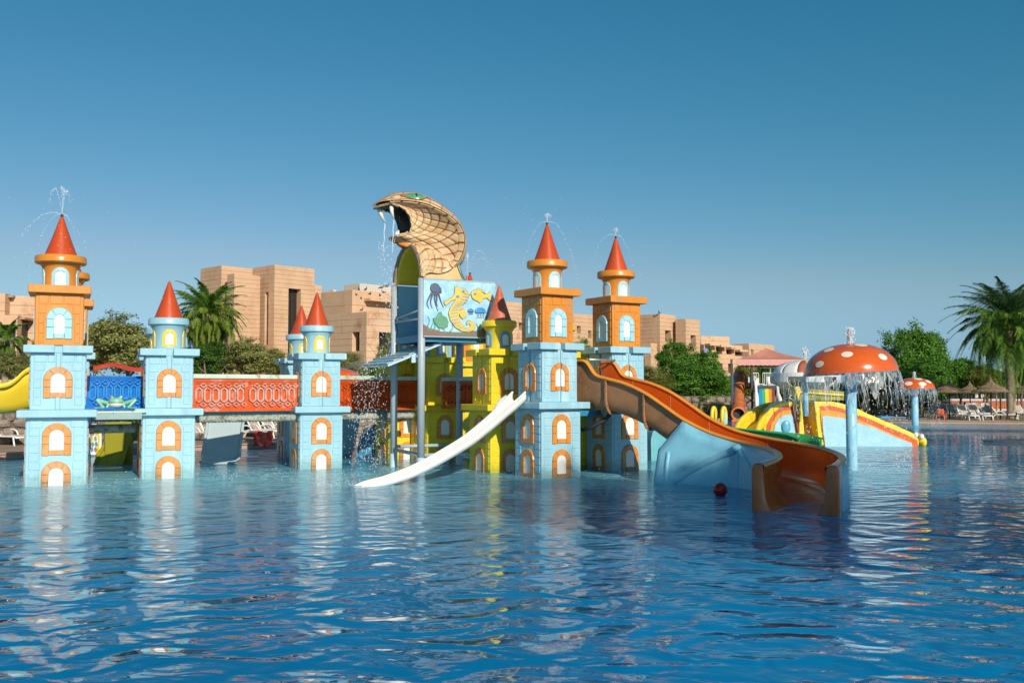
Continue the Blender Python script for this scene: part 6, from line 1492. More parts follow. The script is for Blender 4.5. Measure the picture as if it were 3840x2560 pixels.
tree('small green bush seen behind the snake platform post', 1640, 1290, 70, 1400, 50, L_green, 'bush', **S)
tree('light green bush seen between the two tall blue towers', 2178, 1262, 90, 1400, 48, L_green, 'bush2', **S)
tree('olive shrub right of the second tall blue tower', 2425, 1370, 150, 1450, 78, L_olive, 'bush', **S)
tree('low dry shrub behind the orange slide crest', 2480, 1400, 130, 1470, 74, L_yel, 'bush2', **S)
tree('tall feathery green jacaranda tree left of the tube slide', 2545, 1278, 165, 1440, 84, L_jac, 'jac', hfrac=.95)
tree('second feathery jacaranda with a pale blossom on top', 2640, 1310, 155, 1460, 85, L_jac, 'jac')
tree('dense dark-green lower tree behind the orange slide', 2600, 1368, 255, 1512, 82, L_jac, 'tree')
tree('dense green bush left of the orange tube slide', 2520, 1400, 185, 1525, 83, L_dark, 'tree2', **S)
tree('bright green bush directly behind the tube slide', 2710, 1395, 155, 1512, 84, L_green, 'tree', **S)
tree('bright bush under the pink canopy, left part', 2800, 1362, 130, 1520, 84, L_yel, 'tree', **S)
tree('green bush under the pink canopy, right part', 2890, 1360, 170, 1520, 86, L_green, 'tree2', **S)
tree('bush between the canopy tower and the big mushroom', 2985, 1385, 160, 1540, 84, L_green, 'tree', **S)
tree('large green tree behind the big mushroom on the right', 3400, 1222, 250, 1560, 82, L_jac, 'jac', hfrac=.95)
tree('tall green tree with an uneven top left of the right palm', 3500, 1240, 210, 1520, 84, L_jac, 'tree2', hfrac=.9)
tree('green tree whose lower crown hangs over the thatched parasols', 3455, 1350, 240, 1500, 79, L_jac, 'tree')
tree('lower green tree right behind the rim of the big mushroom', 3330, 1330, 150, 1520, 86, L_dark, 'tree')
tree('yellowish thin tree behind the water curtain', 3270, 1395, 150, 1540, 80, L_yel, 'tree2')
tree('yellow-green thin tree behind the falling water, nearer the red chairs', 3350, 1420, 130, 1535, 78, L_yel, 'tree')
tree('dark hedge-like tree behind the mushroom post', 3150, 1440, 220, 1545, 92, L_dark, 'tree')
tree('dark tree in the shade behind the small mushroom', 3420, 1440, 190, 1550, 92, L_dark, 'tree2')
tree('bright yellow-green bush right of the palm shade, by the restaurant', 3690, 1375, 130, 1470, 82, L_yel, 'tree', **S)
tree('dark tree at the right edge behind the palm', 3830, 1300, 150, 1480, 88, L_dark, 'tree2')
tree('low dark bush between the loungers and the trees', 3180, 1490, 260, 1560, 95, L_dark, 'bush', trunk=False, **S)
tree('mid-green tree filling the gap left of the big palm', 3600, 1338, 170, 1500, 86, L_green, 'tree2')
tree('lower bright tree behind the fronds of the big palm', 3700, 1368, 170, 1490, 87, L_jac, 'tree')
# far tree line closing the gap at the right horizon
rng = random.Random(11)
for k in range(9):
    tree('distant dark green tree on the right horizon, ' + ('leftmost', 'second', 'third', 'fourth', 'fifth', 'sixth', 'seventh', 'eighth', 'ninth')[k] + ' from the left in its row', 3060 + k * 98 + rng.uniform(-20, 20), 1452 + rng.uniform(-14, 8), 190, 1500, 128 + rng.uniform(-8, 8), L_dark, 'tree' if k % 2 else 'tree2', group='distant trees on the horizon', trunk=False)
for k in range(7):
    tree('distant olive tree behind the castle, ' + ('leftmost', 'second', 'third', 'fourth', 'fifth', 'sixth', 'seventh', 'eighth', 'ninth')[k] + ' from the left in its row', 1130 + k * 205 + rng.uniform(-20, 20), 1420 + rng.uniform(-10, 8), 260, 1480, 70 + rng.uniform(-3, 3), L_olive, 'tree' if k % 2 else 'tree2', group='olive trees in a row behind the castle', trunk=False)
# tall trees added out of view behind the camera, to shade the orange slide's outlet
for (x_, y_, zc_, rx_, lab) in ((14.9, -6.6, 13.0, 3.5, 'added shade tree out of view behind the camera, left one'), (18.8, -8.4, 14.0, 3.0, 'added shade tree out of view behind the camera, right one')):
    t = thing('tree', lab, 'tree', (x_, y_, DZ)); mb = trunk_mesh(3, 11.5, .3, 6, .25); obj('trunk', mb, M_bark, t, smooth=True)
    o = link('crown', cloud('tree', L_dark), t, (0, 0, zc_ - DZ)); o.scale = (rx_, rx_, rx_ * .9)
# jacaranda blossom
mb = MB(); 
for k in range(40): mb.ell(P(2645 + rng.gauss(0, 4), 1312 + rng.gauss(0, 4), 83), (.05, .05, .06), 5, 3)
t = thing('blossom', 'pale violet blossom on top of the second jacaranda', 'blossom', P(2645, 1312, 75.6)); obj('petals', mb, paint('violet_blossom', (.34, .30, .55)), t, world=True)['kind'] = 'stuff'

# palms
def frond_mesh(L, droop, seed, mat, width=.55, n=56, name='frond', hang=.8):
    rng = random.Random(seed); mb = MB(); pts = []
    for i in range(13):
        f = i / 12; pts.append(Vector((L * (f - .28 * droop * f * f), .06 * math.sin(f * 4 + seed), L * (.42 * f - droop * .95 * f ** 2.1))))
    mb.tube(pts, [.03 * (1 - i / 13) + .004 for i in range(13)], 4)
    P_ = catmull(pts, 6)
    for k in range(n):
        f = .14 + .86 * k / n; i = f * (len(P_) - 1); i0 = int(i); p = Vector(P_[i0]).lerp(Vector(P_[min(len(P_) - 1, i0 + 1)]), i - i0)
        tg = (Vector(P_[min(len(P_) - 1, i0 + 1)]) - Vector(P_[max(0, i0 - 1)])).normalized(); side = tg.cross(Vector((0, 0, 1))).normalized()
        for s in (-1, 1):
            w = width * math.sin(min(1, f * 1.25) * math.pi * .86 + .25) * rng.uniform(.8, 1.15)
            d = (side * s * .75 + tg * .55 + Vector((0, 0, rng.uniform(-.1, .35)))).normalized()
            a = p; b = p + d * w * .5; c = p + d * w * .8 + Vector((0, 0, -w * hang * .75)) + tg * rng.uniform(-.03, .05)
            u = (tg * .5 + Vector((0, 0, .2))).normalized() * .017
            kk = len(mb.v); mb.v += [tuple(a - u), tuple(a + u), tuple(b + u * .9), tuple(c), tuple(b - u * .9)]; mb.f += [(kk, kk + 1, kk + 2, kk + 3, kk + 4)]
    return mb.mesh(name, mat)
def palm(label, px, ybase_px, Y, ztrunk, r, L, mats, nf, seed, dead=0, z0=DZ, lean=0, rough=True, span=118):
    rng = random.Random(seed); x = P(px, 1463, Y).x; t = thing('palm_tree', label, 'palm tree', (x, Y, z0)); h = ztrunk - z0; mb = MB(); q_ = [Vector((lean * (i / 14) ** 2, 0, h * i / 14)) for i in range(15)]
    mb.tube(q_, [r * (1.12 if i == 0 else 1 - .12 * i / 14) * (1 + .02 * (i % 2)) for i in range(15)], 16); obj('trunk', mb, M_palmbark, t, smooth=True)
    mb = MB()
    for k in range(60):
        a = rng.uniform(0, 6.28); z = h - rng.uniform(.0, 1.7) * L / 4.2; o_ = r * 1.05; p = Vector((o_ * math.cos(a), o_ * math.sin(a), z)); q2 = p + Vector((math.cos(a) * .14, math.sin(a) * .14, .34)); mb.bar(p, q2, .12, .04)
    obj('frond_stubs', mb, M_palmbark, t)
    ms = [frond_mesh(L, d, i, mats[i % len(mats)], width=.17 * L, n=84) for i, d in enumerate((.55, .75, .95, 1.15))]
    top = Vector((lean, 0, h))
    for k in range(nf):
        f = k / nf; az = k * 2.399 + rng.uniform(-.2, .2); el = R(80 - span * f ** .9 + rng.uniform(-6, 6)); m_ = ms[min(3, int(f * 4 + rng.uniform(-.5, .5)))] if f > 0 else ms[0]
        o = link('frond', ms[max(0, min(3, int(f * 4)))], t, top + Vector((0, 0, .2 * (1 - f))), 0); o.rotation_euler = (rng.uniform(-.2, .2), -el + R(20), az); sc_ = rng.uniform(.82, 1.1); o.scale = (sc_,) * 3
    if dead:
        dm = frond_mesh(L * .8, 1.25, 9, L_dry, width=.16 * L, n=46)
        for k in range(dead):
            o = link('dead_frond', dm, t, top - Vector((0, 0, .25))); o.rotation_euler = (0, R(42), math.pi + rng.uniform(-.7, .9)); s_ = rng.uniform(.5, .75); o.scale = (s_,) * 3
    return t
palm('left palm with drooping green fronds and a brown dead frond, before the tallest sandstone block', 772, 1440, 60, ZP(1195, 60), .24, 3.2, [L_palm, L_palml, L_palml, L_palml], 66, 4, dead=8)
palm('big palm on the right bank with long dark fronds', 3790, 1580, 67.2, ZP(1240, 67.2), .29, 5.0, [L_palmd, L_palm, L_palm, L_palm], 92, 8, z0=DZ + .03, span=100)
palm('low palm whose fronds show left of the leftmost tower', 18, 1330, 47, ZP(1292, 47), .16, 1.6, [L_palm], 26, 5)
palm('palm at the right edge, behind the big one', 3900, 1500, 80, ZP(1330, 80), .3, 4.0, [L_palmd], 34, 12)
# pampas-like grass clumps
for i, (px_, y_, w_, lab) in enumerate(((2625, 1502, 60, 'pale feathery grass clump around the person in black'), (2680, 1505, 90, 'pale feathery grass clump right of the person in black'), (2735, 1515, 60, 'pale grass clump left of the tube slide'), (2560, 1515, 90, 'pale grass clump behind the orange slide'))):
    Y = 74; c_ = P(px_, 1575, Y); t = thing('grass_clump', lab, 'grass clump', (c_.x, Y, DZ)); mb = MB(); hh = ZP(y_, Y) - DZ; rg = random.Random(i)
    for k in range(2600):
        a = rg.uniform(0, 6.28); r_ = rg.uniform(0, 1) ** .5 * w_ / F * Y / 2; l_ = rg.uniform(.5, 1) * hh; dx = rg.uniform(0, .35) * l_
        p = Vector((r_ * math.cos(a) * .6, r_ * math.sin(a) * .5, 0)); q_ = p + Vector((math.cos(a) * dx, math.sin(a) * dx, l_)); s_ = Vector((.03, 0, 0)); kk = len(mb.v); mb.v += [tuple(p - s_), tuple(p + s_), tuple(p.lerp(q_, .6) + s_ + Vector((0, 0, .1))), tuple(q_)]; mb.f.append((kk, kk + 1, kk + 2, kk + 3))
    obj('blades', mb, L_grass, t, fix=False)['kind'] = 'stuff'

# ================================================================ furniture
def make_lounger(label, loc, rot, group=None, tilt=58):
    t = thing('sun_lounger', label, 'sun lounger', loc, rot, group)
    mb = MB()
    for s in (-1, 1):
        mb.tube([Vector(v) for v in catmull([(s * .31, -1.05, .30), (s * .31, -.9, .33), (s * .31, -.2, .33), (s * .31, .35, .33)], 3)], .035, 8)
    mb.tube([(-.31, -1.04, .30), (.31, -1.04, .30)], .035, 8); mb.tube([(-.31, .3, .33), (.31, .3, .33)], .03, 8); obj('frame', mb, M_lframe, t, smooth=True)
    mb = MB(); mb.box((0, -.36, .345), (.29, .66, .008)); obj('seat', mb, M_sling, t)
    ca, sa = math.cos(R(tilt)), math.sin(R(tilt))
    mb = MB(); q_ = [(-.29, 0), (-.30, .45), (-.27, .68), (-.18, .76), (.18, .76), (.27, .68), (.30, .45), (.29, 0)]; mb.tube([Vector((u, .25 + v * ca, .34 + v * sa)) for u, v in q_], .035, 8); bf = obj('back_frame', mb, M_lframe, t, smooth=True)
    mb = MB(); k = [Vector((u * .93, .25 + v * ca * .97 + .01, .34 + v * sa * .97)) for u, v in q_]; mb.v = [tuple(p) for p in k]; mb.f = [tuple(range(len(k)))]; obj('backrest', mb, M_sling, t, solid=.012)
    for s in (-1, 1):
        mb = MB(); mb.tube([Vector(v) for v in catmull([(s * .35, -.95, .3), (s * .36, -1.0, .15), (s * .37, -1.06, 0)], 3)], .03, 8); obj('leg', mb, M_lframe, t, smooth=True)
        mb = MB(); mb.tube([Vector(v) for v in catmull([(s * .36, .35, .33), (s * .37, .5, .15), (s * .37, .6, 0)], 3)], .03, 8); obj('leg', mb, M_lframe, t, smooth=True)
        mb = MB(); mb.tube([Vector(v) for v in catmull([(s * .35, -.25, .33), (s * .36, -.12, .50), (s * .36, .12, .55), (s * .35, .36, .45)], 4)], .028, 8); obj('armrest', mb, M_lframe, t, smooth=True)
    bpy.context.view_layer.update()
    return t
def lounger_at(px, ybase, z=DZ): return G(px, ybase, z)
g_ = G(3516, 1563, DZ)
LG = make_lounger('empty white lounger farthest left in the right-hand row, dark towel on its leg', (g_.x, g_.y, DZ), R(-8), 'white loungers on the right bank')
for (px_, yb_, rot_, lab) in ((3548, 1565, -4, 'white lounger behind the red plastic chair'), (3578, 1566, 3, 'white lounger with a shaded back just right of the red chair'), (3606, 1566, 8, 'white lounger behind the frontmost one, half covered by it'), (3622, 1574, 6, 'frontmost white lounger with its back facing the pool'), (3650, 1565, 2, 'white lounger behind the flat one'), (3674, 1564, 4, 'white lounger with a shaded back left of the thatched parasol pole'), (3708, 1564, 0, 'white lounger right behind the thatched parasol pole'), (3752, 1572, 70, 'low white lounger turned sideways left of the palm trunk'), (3668, 1574, 10, 'nearly flat white lounger at the pool edge'), (3822, 1566, 12, 'white lounger right of the palm trunk'), (3836, 1568, 14, 'white lounger at the right edge of the picture')):
    g_ = G(px_, yb_, DZ); copy_tree(LG, None, (g_.x, g_.y, DZ), R(rot_), label=lab)
for (px_, yb_, rot_, lab) in ((18, 1668, 62, 'white lounger at the far left edge in front of the stone wall'), (96, 1662, 66, 'white lounger half hidden by the leftmost tower'), (505, 1655, 118, 'white lounger seen in the gap below the frog'), (760, 1652, 60, 'white lounger left of the pale grey slide'), (905, 1648, 66, 'white lounger right of the pale grey slide'), (978, 1640, 62, 'white lounger with a red towel under the orange bridge'), (1030, 1638, 62, 'white lounger left of the tower legs, in the bridge gap')):
    g_ = G(px_, yb_, DZ); c = copy_tree(LG, None, (g_.x, g_.y, DZ), R(rot_), label=lab); c['group'] = 'white loungers on the left bank'
g_ = G(985, 1625, .8); t = thing('towel', 'bright red patterned towel hanging on a lounger under the bridge', 'towel', g_); mb = MB(); rows = []
for i in range(8): rows.append([Vector((g_.x - .2 + j * .07, g_.y - .25 + .05 * math.sin(j * 1.7 + i), .42 + i * .065 + .03 * math.sin(j))) for j in range(9)])
mb.grid(rows); obj('cloth', mb, paint('red_pattern', (.62, .03, .02), wear=(.6, .35, .3), wearamt=.3, wscale=9), t, world=True, smooth=True, solid=.01)
# red plastic chairs
def make_chair(label, loc, rot, group=None):
    t = thing('plastic_chair', label, 'chair', loc, rot, group); mb = MB(); mb.box((0, 0, .44), (.23, .22, .018)); obj('seat', mb, M_rchair, t, bevel=.01)
    mb = MB(); rows = []
    for i in range(6): z = .46 + i * .075; rows.append([Vector((.23 * math.sin(a) * (1 if i < 5 else .85), .16 + .07 * math.cos(a) + i * .012, z)) for a in np.linspace(-1.25, 1.25, 9)])
    mb.grid(rows); obj('backrest', mb, M_rchair, t, smooth=True, solid=.018)
    for sx in (-1, 1):
        for sy in (-1, 1): mb = MB(); mb.tube([(sx * .21, sy * .2, .44), (sx * .26, sy * .26, 0)], .02, 6); obj('leg', mb, M_rchair, t)
        mb = MB(); mb.tube([(sx * .26, -.22, .0), (sx * .26, -.21, .64), (sx * .26, -.15, .67), (sx * .24, .18, .70)], .02, 6); obj('armrest', mb, M_rchair, t, smooth=True)
    bpy.context.view_layer.update(); return t
g_ = G(3528, 1584, DZ); CH = make_chair('coral red plastic armchair at the pool edge in front of the loungers', (g_.x, g_.y, DZ), R(150))
CH['group'] = 'coral plastic chairs'
for k, px_ in enumerate((3228, 3252, 3270, 3284, 3298, 3322, 3340, 3366)):
    g_ = G(px_, 1550 + (k % 3), DZ); copy_tree(CH, None, (g_.x, g_.y, DZ), R(40 + k * 77), label=('far coral plastic chair behind the falling water, ' + ('leftmost', 'second from the left', 'third from the left', 'fourth from the left', 'fourth from the right', 'third from the right', 'second from the right', 'rightmost')[k] + ' of eight'))['group'] = 'coral chairs behind the falling water'
# blue towels/mats on far deck
for k, (a, b, w_) in enumerate(((3318, 1561, 1.2), (3356, 1563, 2.2), (3310, 1567, .9))):
    g_ = G(a, b, DZ + .05); t = thing('blue_mat', ['folded blue mat at the left of the far deck', 'long blue mat lying on the far deck', 'small blue mat nearest the pool on the far deck'][k], 'mat', g_); mb = MB(); mb.box((0, 0, .0), (w_ / 2, .3, .03)); obj('mat', mb, M_jel, t, bevel=.02)
# thatched parasols
def make_parasol(label, loc, r, h, group):
    t = thing('thatched_parasol', label, 'parasol', loc, 0, group); rng = random.Random(5); mb = MB(); mb.tube([(0, 0, -.0), (0, 0, h)], .045, 8); obj('pole', mb, paint('dark_pole', (.06, .045, .035)), t, smooth=True)
    for k in range(3):
        mb = MB(); r1 = r * (1 - .0 * k) * (1, .72, .34)[k]; r0 = r * (.5, .2, .03)[k]; z1 = h + (-.12, .10, .22)[k]; z0_ = h + (.16, .32, .75)[k]
        rows = []
        for i in range(6):
            f = i / 5; rr = r0 + (r1 - r0) * f ** (1 if k < 2 else 1.8); row = []
            for j in range(49):
                a = 2 * math.pi * (j % 48) / 48; q_ = rng.uniform(-.02, .02) if j < 48 else 0; row.append(Vector((math.cos(a) * (rr + q_ * f * 1.4), math.sin(a) * (rr + q_ * f * 1.4), z0_ + (z1 - z0_) * f + q_)))
            row[-1] = row[0]; rows.append(row)
        mb.grid(rows); obj('thatch_tier', mb, M_thatch, t, solid=.05)
    mb = MB()
    for k in range(420):
        a = rng.uniform(0, 6.28); rr = r * rng.uniform(.9, 1.0); p = Vector((rr * math.cos(a), rr * math.sin(a), h - .09)); q_ = p + Vector((math.cos(a) * .07, math.sin(a) * .07, -rng.uniform(.05, .16))); s_ = Vector((-math.sin(a), math.cos(a), 0)) * .012; kk = len(mb.v); mb.v += [tuple(p - s_), tuple(p + s_), tuple(q_)]; mb.f.append((kk, kk + 1, kk + 2))
    obj('fringe', mb, M_thatch, t, fix=False)['kind'] = 'stuff'
    bpy.context.view_layer.update(); return t
PG = 'thatched parasols on the right bank'
q = P(3531, 1500, 73); PS = make_parasol('thatched parasol farthest left, beside the small mushroom', (q.x, 73, DZ), 1.12, 1.92, PG)
for (a, Y, s_, lab) in ((3560, 69.5, 1.02, 'thatched parasol overlapping the leftmost one, slightly nearer'), (3638, 78, 1.0, 'smaller-looking thatched parasol in the middle, behind the others'), (3716, 65.5, 1.05, 'thatched parasol nearest the pool, left of the palm trunk'), (3738, 76, 1.0, 'thatched parasol just left of the palm trunk, farther back'), (3816, 74, 1.0, 'thatched parasol right of the palm trunk'), (3862, 70, 1.05, 'thatched parasol cut by the right edge'), (3085, 84, 1.0, 'far thatched parasol seen behind the big mushroom post')):
    q = P(a, 1500, Y); copy_tree(PS, None, (q.x, Y, DZ), random.uniform(0, 6), s_, lab)
for k, (a, Y, zt_) in enumerate(((3232, 76, 1510), (3256, 77, 1500), (3310, 75, 1475), (3345, 76, 1490), (3460, 74, 1470), (3508, 76, 1500), (3750, 68, 1465), (3736, 69, 1470))):
    q = P(a, 1500, Y); t = thing('wooden_post', ('slim bare post farthest left on the far deck', 'slim post second from the left on the far deck', 'slim post behind the falling water, centre', 'slim post behind the falling water, right of centre', 'slim post just right of the small mushroom', 'slim post beside the leftmost thatched parasol', 'yellowish wooden post close to the palm trunk', 'brownish wooden post left of the yellowish one')[k], 'post', (q.x, Y, DZ), group=('slim posts on the far deck', 'light posts near the palm')[k > 5]); mb = MB(); mb.tube([(0, 0, 0), (.03, 0, (ZP(zt_, Y) - DZ) / 2), (0, 0, ZP(zt_, Y) - DZ)], .055, 7); obj('post_shaft', mb, paint('light_wood', (.42, .28, .14), rough=.8), t, smooth=True)
for k, (a, Y) in enumerate(((3407, 66), (3438, 66))):
    q = P(a, 1500, Y); t = thing('dark_bollard', 'dark short bollard on the ' + ('left' if k == 0 else 'right') + ' side of the small mushroom post', 'bollard', (q.x, Y, DZ)); mb = MB(); mb.tube([(0, 0, 0), (0, 0, .75)], [.16, .14], 12); obj('bollard_body', mb, M_black, t, smooth=True)
# pool ladder by the palm
t = thing('pool_ladder', 'dark metal pool ladder in front of the big palm trunk', 'ladder', G(3790, 1588)); 
for a in (3773, 3806):
    mb = MB(); q_ = [P(a, 1585, 64), P(a + 2, 1562, 64.2), P(a + 6, 1545, 64.8), P(a + 6, 1560, 65.6)]; mb.tube([Vector(v) for v in catmull(q_, 4)], .03, 8); obj('handrail', mb, M_black, t, world=True, smooth=True)
mb = MB(); mb.bar(P(3774, 1546, 64.4), P(3808, 1546, 64.4), .05); mb.bar(P(3774, 1560, 64.3), P(3808, 1560, 64.3), .05); obj('tread', mb, M_black, t, world=True)

# restaurant
YR2 = 96
rb = thing('restaurant_building', 'low white-grey restaurant with dark windows and a red timber counter behind the parasols', 'building', P(3760, 1540, YR2).xy.to_3d())
def band(name, x0, x1, ya, yb, mat, Y=YR2, th=.3, kind=None):
    a = P(x0, ya, Y); b = P(x1, yb, Y); mb = MB(); mb.box(((a.x + b.x) / 2, Y + th / 2, (a.z + b.z) / 2), (abs(b.x - a.x) / 2, th / 2, abs(a.z - b.z) / 2)); return obj(name, mb, mat, rb, world=True)
M_gw = paint('grey_white_wall', (.52, .50, .50), rough=.8)
band('wall', 3500, 3980, 1425, 1462, M_gw, YR2, 6); band('roof_fascia', 3500, 3980, 1384, 1402, M_gw, YR2 - .8, 7); band('upper_window', 3510, 3980, 1402.5, 1424.5, M_dark, YR2 + .5, .2)
band('lower_window', 3535, 3980, 1462.5, 1495, paint('dark_glass', (.03, .024, .02)), YR2 + .3, .2); band('sill', 3535, 3980, 1495, 1503, M_gw, YR2 - .2, .8)
for k in range(14): band('mullion', 3545 + k * 22, 3547 + k * 22, 1463, 1494.5, M_black, YR2 + .1, .1)
for a in (3662, 3685, 3806): band('paper_notice', a - 6, a + 6, 1478, 1491, M_whitewall, YR2 + .18, .02)
for k in range(46):
    band('counter_plank', 3536 + k * 7.0, 3536 + k * 7.0 + 6.6, 1503.5, 1530, paint('red_orange_timber', (.48, .11, .03), rough=.6, var=.25), YR2 - .1, .15)
band('wall', 3500, 3980, 1530, 1565, M_gw, YR2, 1)
for k, (a, lab) in enumerate(((3548, 'red cushion pile at the far left of the restaurant terrace'), (3598, 'red cushion pile in the middle of the restaurant terrace'), (3650, 'red cushion pile beside the seated guest'))):
    q = P(a, 1524, 88); t = thing('red_cushion', lab, 'cushion', q); mb = MB(); mb.ell((0, 0, 0), (.42, .3, .14), 14, 8); obj('cushion', mb, MATS['red_pattern'], t, smooth=True)
# ================================================================ people
def person(label, loc, s, rot, hat=True, arms_up=True, mat=M_cloth, seated=False):
    t = thing('person', label, 'person', loc, rot); t.scale = (s,) * 3
    leg = [('t', [(k * .09, 0, .92), (k * .11, -.02, .5), (k * .12, 0, .07)], [.085, .06, .045]) for k in (-1, 1)] + [('t', [(k * .12, .03, .05), (k * .13, -.14, .035)], [.045, .03]) for k in (-1, 1)]
    if seated: leg = [('t', [(k * .09, 0, .92), (k * .12, -.42, .92), (k * .12, -.45, .5)], [.09, .07, .05]) for k in (-1, 1)]
    arm = [('t', [(k * .19, 0, 1.40), (k * .27, -.08, 1.17), (k * .10, -.22, 1.50)], [.055, .045, .035]) for k in (-1, 1)] if arms_up else [('t', [(k * .19, 0, 1.4), (k * .26, 0, 1.12), (k * .25, -.08, .86)], [.055, .045, .035]) for k in (-1, 1)]
    b = blob('body', leg + arm + [('t', [(0, 0, .88), (0, 0, 1.1), (0, 0, 1.32), (0, 0, 1.44)], [.15, .135, .17, .09]), ('e', (0, 0, 1.38), (.2, .10, .08)), ('t', [(0, 0, 1.42), (0, -.01, 1.55)], [.055, .05])], mat, t, vox=.025, world=False)
    mb = MB(); mb.ell((0, -.02, 1.63), (.085, .10, .12), 14, 10); mb.ell((0, -.125, 1.61), (.015, .02, .025), 6, 4); obj('head', mb, M_skin, t, smooth=True)
    mb = MB(); mb.ell((0, .02, 1.665), (.095, .105, .10), 12, 8); obj('hair', mb, M_black, t, smooth=True)
    for k in (-1, 1): mb = MB(); mb.ell((k * .10, -.24, 1.53), (.03, .025, .045), 8, 6); obj('hand', mb, M_skin, t, smooth=True)
    if hat:
        mb = MB(); mb.lathe([(0, 1.85), (.08, 1.84), (.10, 1.78), (.105, 1.72), (.24, 1.70), (.245, 1.69), (.10, 1.705), (0, 1.70)], 24); obj('straw_hat', mb, M_straw, t, smooth=True)
    return t
q = P(2655, 1500, 73.2); zt_ = q.z; person('person in black wearing a straw hat, hands raised to the face, by the pale grass', (q.x, 73.2, zt_ - 1.85 * .74), .74, R(10))
q = P(3618, 1508, 86); person('seated guest in a white and dark top at the restaurant terrace', (q.x, 86, q.z - 1.74), 1.0, R(160), hat=False, arms_up=False, mat=paint('white_shirt', (.5, .5, .52)), seated=True)
for k, (a, Y) in enumerate(((3228, 85), (3246, 85))): 
    pass
# pigeons on the roof
for k, (a, b, Y) in enumerate(((1346, 1090, 85.6), (1371, 1090, 85.5), (1430, 1083, 85.5), (1450, 1078, 85.5), (1387, 1107, 84.6), (1425, 1113, 84.6), (1438, 1100, 84.4), (1474, 1178, 86), (2472, 1176, 103.8))):
    q = P(a, b, Y); t = thing('pigeon', ('pigeon on the left parapet of the terrace block', 'pigeon on the parapet above the canopied opening', 'pigeon on the upper right parapet', 'pigeon highest on the right roof edge', 'pigeon perched on the wall face left of the canopy', 'pigeon perched on the wall face above the canopy', 'pigeon just below the parapet, right of the canopy', 'pigeon on the lower wall near the snake post', 'dark bird on the corner of the long stepped wing')[k], 'pigeon', q, R(40 * k), ('pigeons on the sandstone terrace block' if k < 8 else None)); 
    if k == 8 and 'group' in t: del t['group']
    blob('body', [('e', (0, 0, .12), (.09, .16, .085)), ('t', [(0, -.12, .16), (0, -.17, .26)], [.05, .04]), ('e', (0, -.18, .29), (.045, .055, .045)), ('t', [(0, .1, .12), (0, .3, .06)], [.06, .025])], paint('pigeon_grey', (.05, .05, .06)), t, vox=.025, world=False, smooth_it=2)

# ================================================================ sprays
def arc(mb, rng, p0, vx, vy, vz, T, n, r=.008, jit=.02, size_decay=.5):
    for k in range(n):
        tt = T * k / n * rng.uniform(.97, 1.03); p = Vector((p0[0] + vx * tt, p0[1] + vy * tt, p0[2] + vz * tt - 4.9 * tt * tt)); j = jit * tt / max(T, .01)
        p += Vector((rng.gauss(0, j), rng.gauss(0, j), rng.gauss(0, j))); rr = r * rng.uniform(.5, 1.15)
        if tt < T * .3: mb.ell(p, (rr * .6, rr * .6, rr * 1.8), 5, 3)
        else: mb.ell(p, (rr, rr, rr * 1.3), 5, 3)
def spray(label, tip, jets, seed, extra=0, cloudr=1.0, drop=5):
    rng = random.Random(seed); t = thing('water_spray', label, 'water spray', tip); mb = MB()
    for (vx, vz, T, n) in jets: arc(mb, rng, tip, vx, rng.uniform(-.4, .2) * abs(vx), vz, T, n)
    for k in range(extra): mb.ell((tip[0] + rng.gauss(0, cloudr * .6), tip[1] + rng.uniform(-.6, .6), tip[2] - rng.uniform(-.6, drop)), (.006, .006, .012), 5, 3)
    obj('drops', mb, M_spray, t, world=True)['kind'] = 'stuff'
def tip(tw, off=.0): 
    return Vector((tw.location.x, tw.location.y, tw.location.z + 6.17))
spray('fan of thin water jets from the cone of the leftmost tower', tip(T1), [(-.45, 3.4, .62, 60), (-.05, 3.55, .42, 50), (.1, 3.4, .48, 50), (.28, 3.3, .58, 60), (.18, 3.3, .5, 40), (-1.9, .9, .45, 70), (-1.2, .3, .75, 50), (.9, .4, .7, 50), (1.5, -.3, .4, 20)], 1, 90)
spray('thin water jets and arcs from the cone of the tower above the white slide', tip(T4), [(.05, 2.1, .3, 40), (-.12, 2.0, .3, 30), (.25, 2.0, .36, 40), (1.25, .6, .62, 70), (-1.1, .7, .66, 60), (.3, .5, .3, 15)], 2, 70)
spray('thin water jets and arcs from the cone of the tower behind the orange slide', tip(T6), [(.05, 2.0, .3, 40), (-.15, 1.9, .3, 30), (.2, 1.9, .34, 30), (-1.3, 1.0, .5, 50), (.9, .6, .55, 50)], 3, 40)
nzp = L3(-1.32, .95, 5.16); spray('thin water jet rising behind the snake head', tuple(nzp), [(.02, 3.4, .38, 60), (.05, 3.3, .6, 60), (.9, 3.6, .7, 40), (1.3, 3.0, .75, 40)], 4, 50, .8, 2)
# water dripping from the fangs
rng = random.Random(9)
for (a_, n_, z_, lab) in ((.52, .27, 6.62, 'thread of water dripping from the near fang'), (.66, -.02, 6.56, 'thread of water dripping from the far fang')):
    mb = MB(); p0 = L3(a_, n_, z_); q_ = [p0 + Vector((-.03 * i / 10 + .01 * math.sin(i * 1.7), 0, -.9 * i / 10)) for i in range(11)]; mb.tube(q_, [.016, .018, .016, .014, .015, .011, .012, .008, .009, .005, .003], 6)
    drops(mb, rng, 110, lambda g: (p0.x - .05 + g.gauss(0, .07), p0.y + g.gauss(0, .05), p0.z - g.uniform(.5, 3.6)), .006, .014); t = thing('water_drip', lab, 'water drip', p0); obj('drip', mb, M_spray, t, world=True)['kind'] = 'stuff'
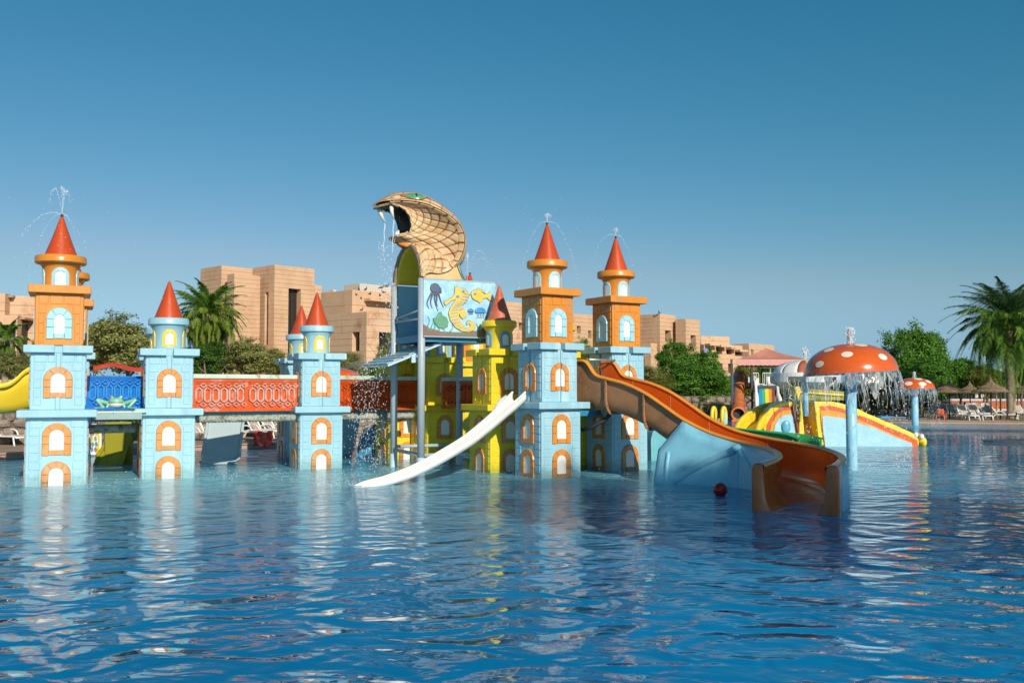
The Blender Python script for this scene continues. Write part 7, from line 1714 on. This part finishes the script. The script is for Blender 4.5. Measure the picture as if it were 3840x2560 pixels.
# rain under the tiled canopy and mist above it
mb = MB(); drops(mb, rng, 900, lambda g: (lambda u, v: tuple((C00 + eu * u + Vector((0, 0, -g.uniform(.0, 2.7))) + ru * v * .4 - tS * .12 + Vector((-.25 * g.random(), 0, 0)))))(g.uniform(0, 1), g.uniform(-.3, .5)), .005, .011)
t = thing('falling_water', 'rain of drops falling off the tiled canopy over the orange railing', 'falling water', C00); obj('water_drops', mb, M_spray, t, world=True)['kind'] = 'stuff'
mb = MB(); rows = []
for i in range(9):
    f = i / 8; rows.append([C00 + eu * v + ru * (-.05 + .5 * (1 - f) - .12 * f) + Vector((-.15 * f - .2 * f * f, 0, .04 + .16 * math.sin(f * 2.6) - .1 * f)) for v in np.linspace(0, 1, 14)])
mb.grid(rows); t = thing('falling_water', 'misty sheet of water sliding off the tiled canopy', 'falling water', C00 + eu * .5); obj('water_sheet', mb, M_mist, t, world=True, smooth=True)['kind'] = 'stuff'
# splashes where water lands
def splash(label, x, y, r, n, seed, h=.18):
    rng = random.Random(seed); mb = MB()
    for k in range(n):
        a = rng.uniform(0, 6.28); q_ = r * rng.random() ** .5; z = abs(rng.gauss(0, h * .5)); rr = rng.uniform(.003, .008); mb.ell((x + q_ * math.cos(a), y + q_ * math.sin(a) * .6, z), (rr, rr, rr * 1.4), 5, 3)
    t = thing('splash', label, 'splash', (x, y, 0)); obj('splash_drops', mb, M_spray, t, world=True)['kind'] = 'stuff'
splash('splashing drops at the foot of the leftmost tower', p1.x + .6, p1.y - .6, 2.0, 320, 1)
splash('splashing drops right of the white slide outlet, below the tall tower', 1.2, 23.4, 2.0, 420, 2)
splash('splashing drops beside the end of the white slide', -4.2, 23.6, 1.8, 420, 3, .3)
splash('small splash where the white slide meets the water', -3.7, 21.9, .7, 260, 8, .16)
splash('ring of splashes around the post of the big mushroom', 9.0, 25.8, 1.7, 500, 4)
splash('splashes between the left towers', p2.x + 1.6, p2.y, 1.8, 260, 5)
splash('ring of splashes around the small far mushroom', 24.2, 59, 2.2, 300, 6)
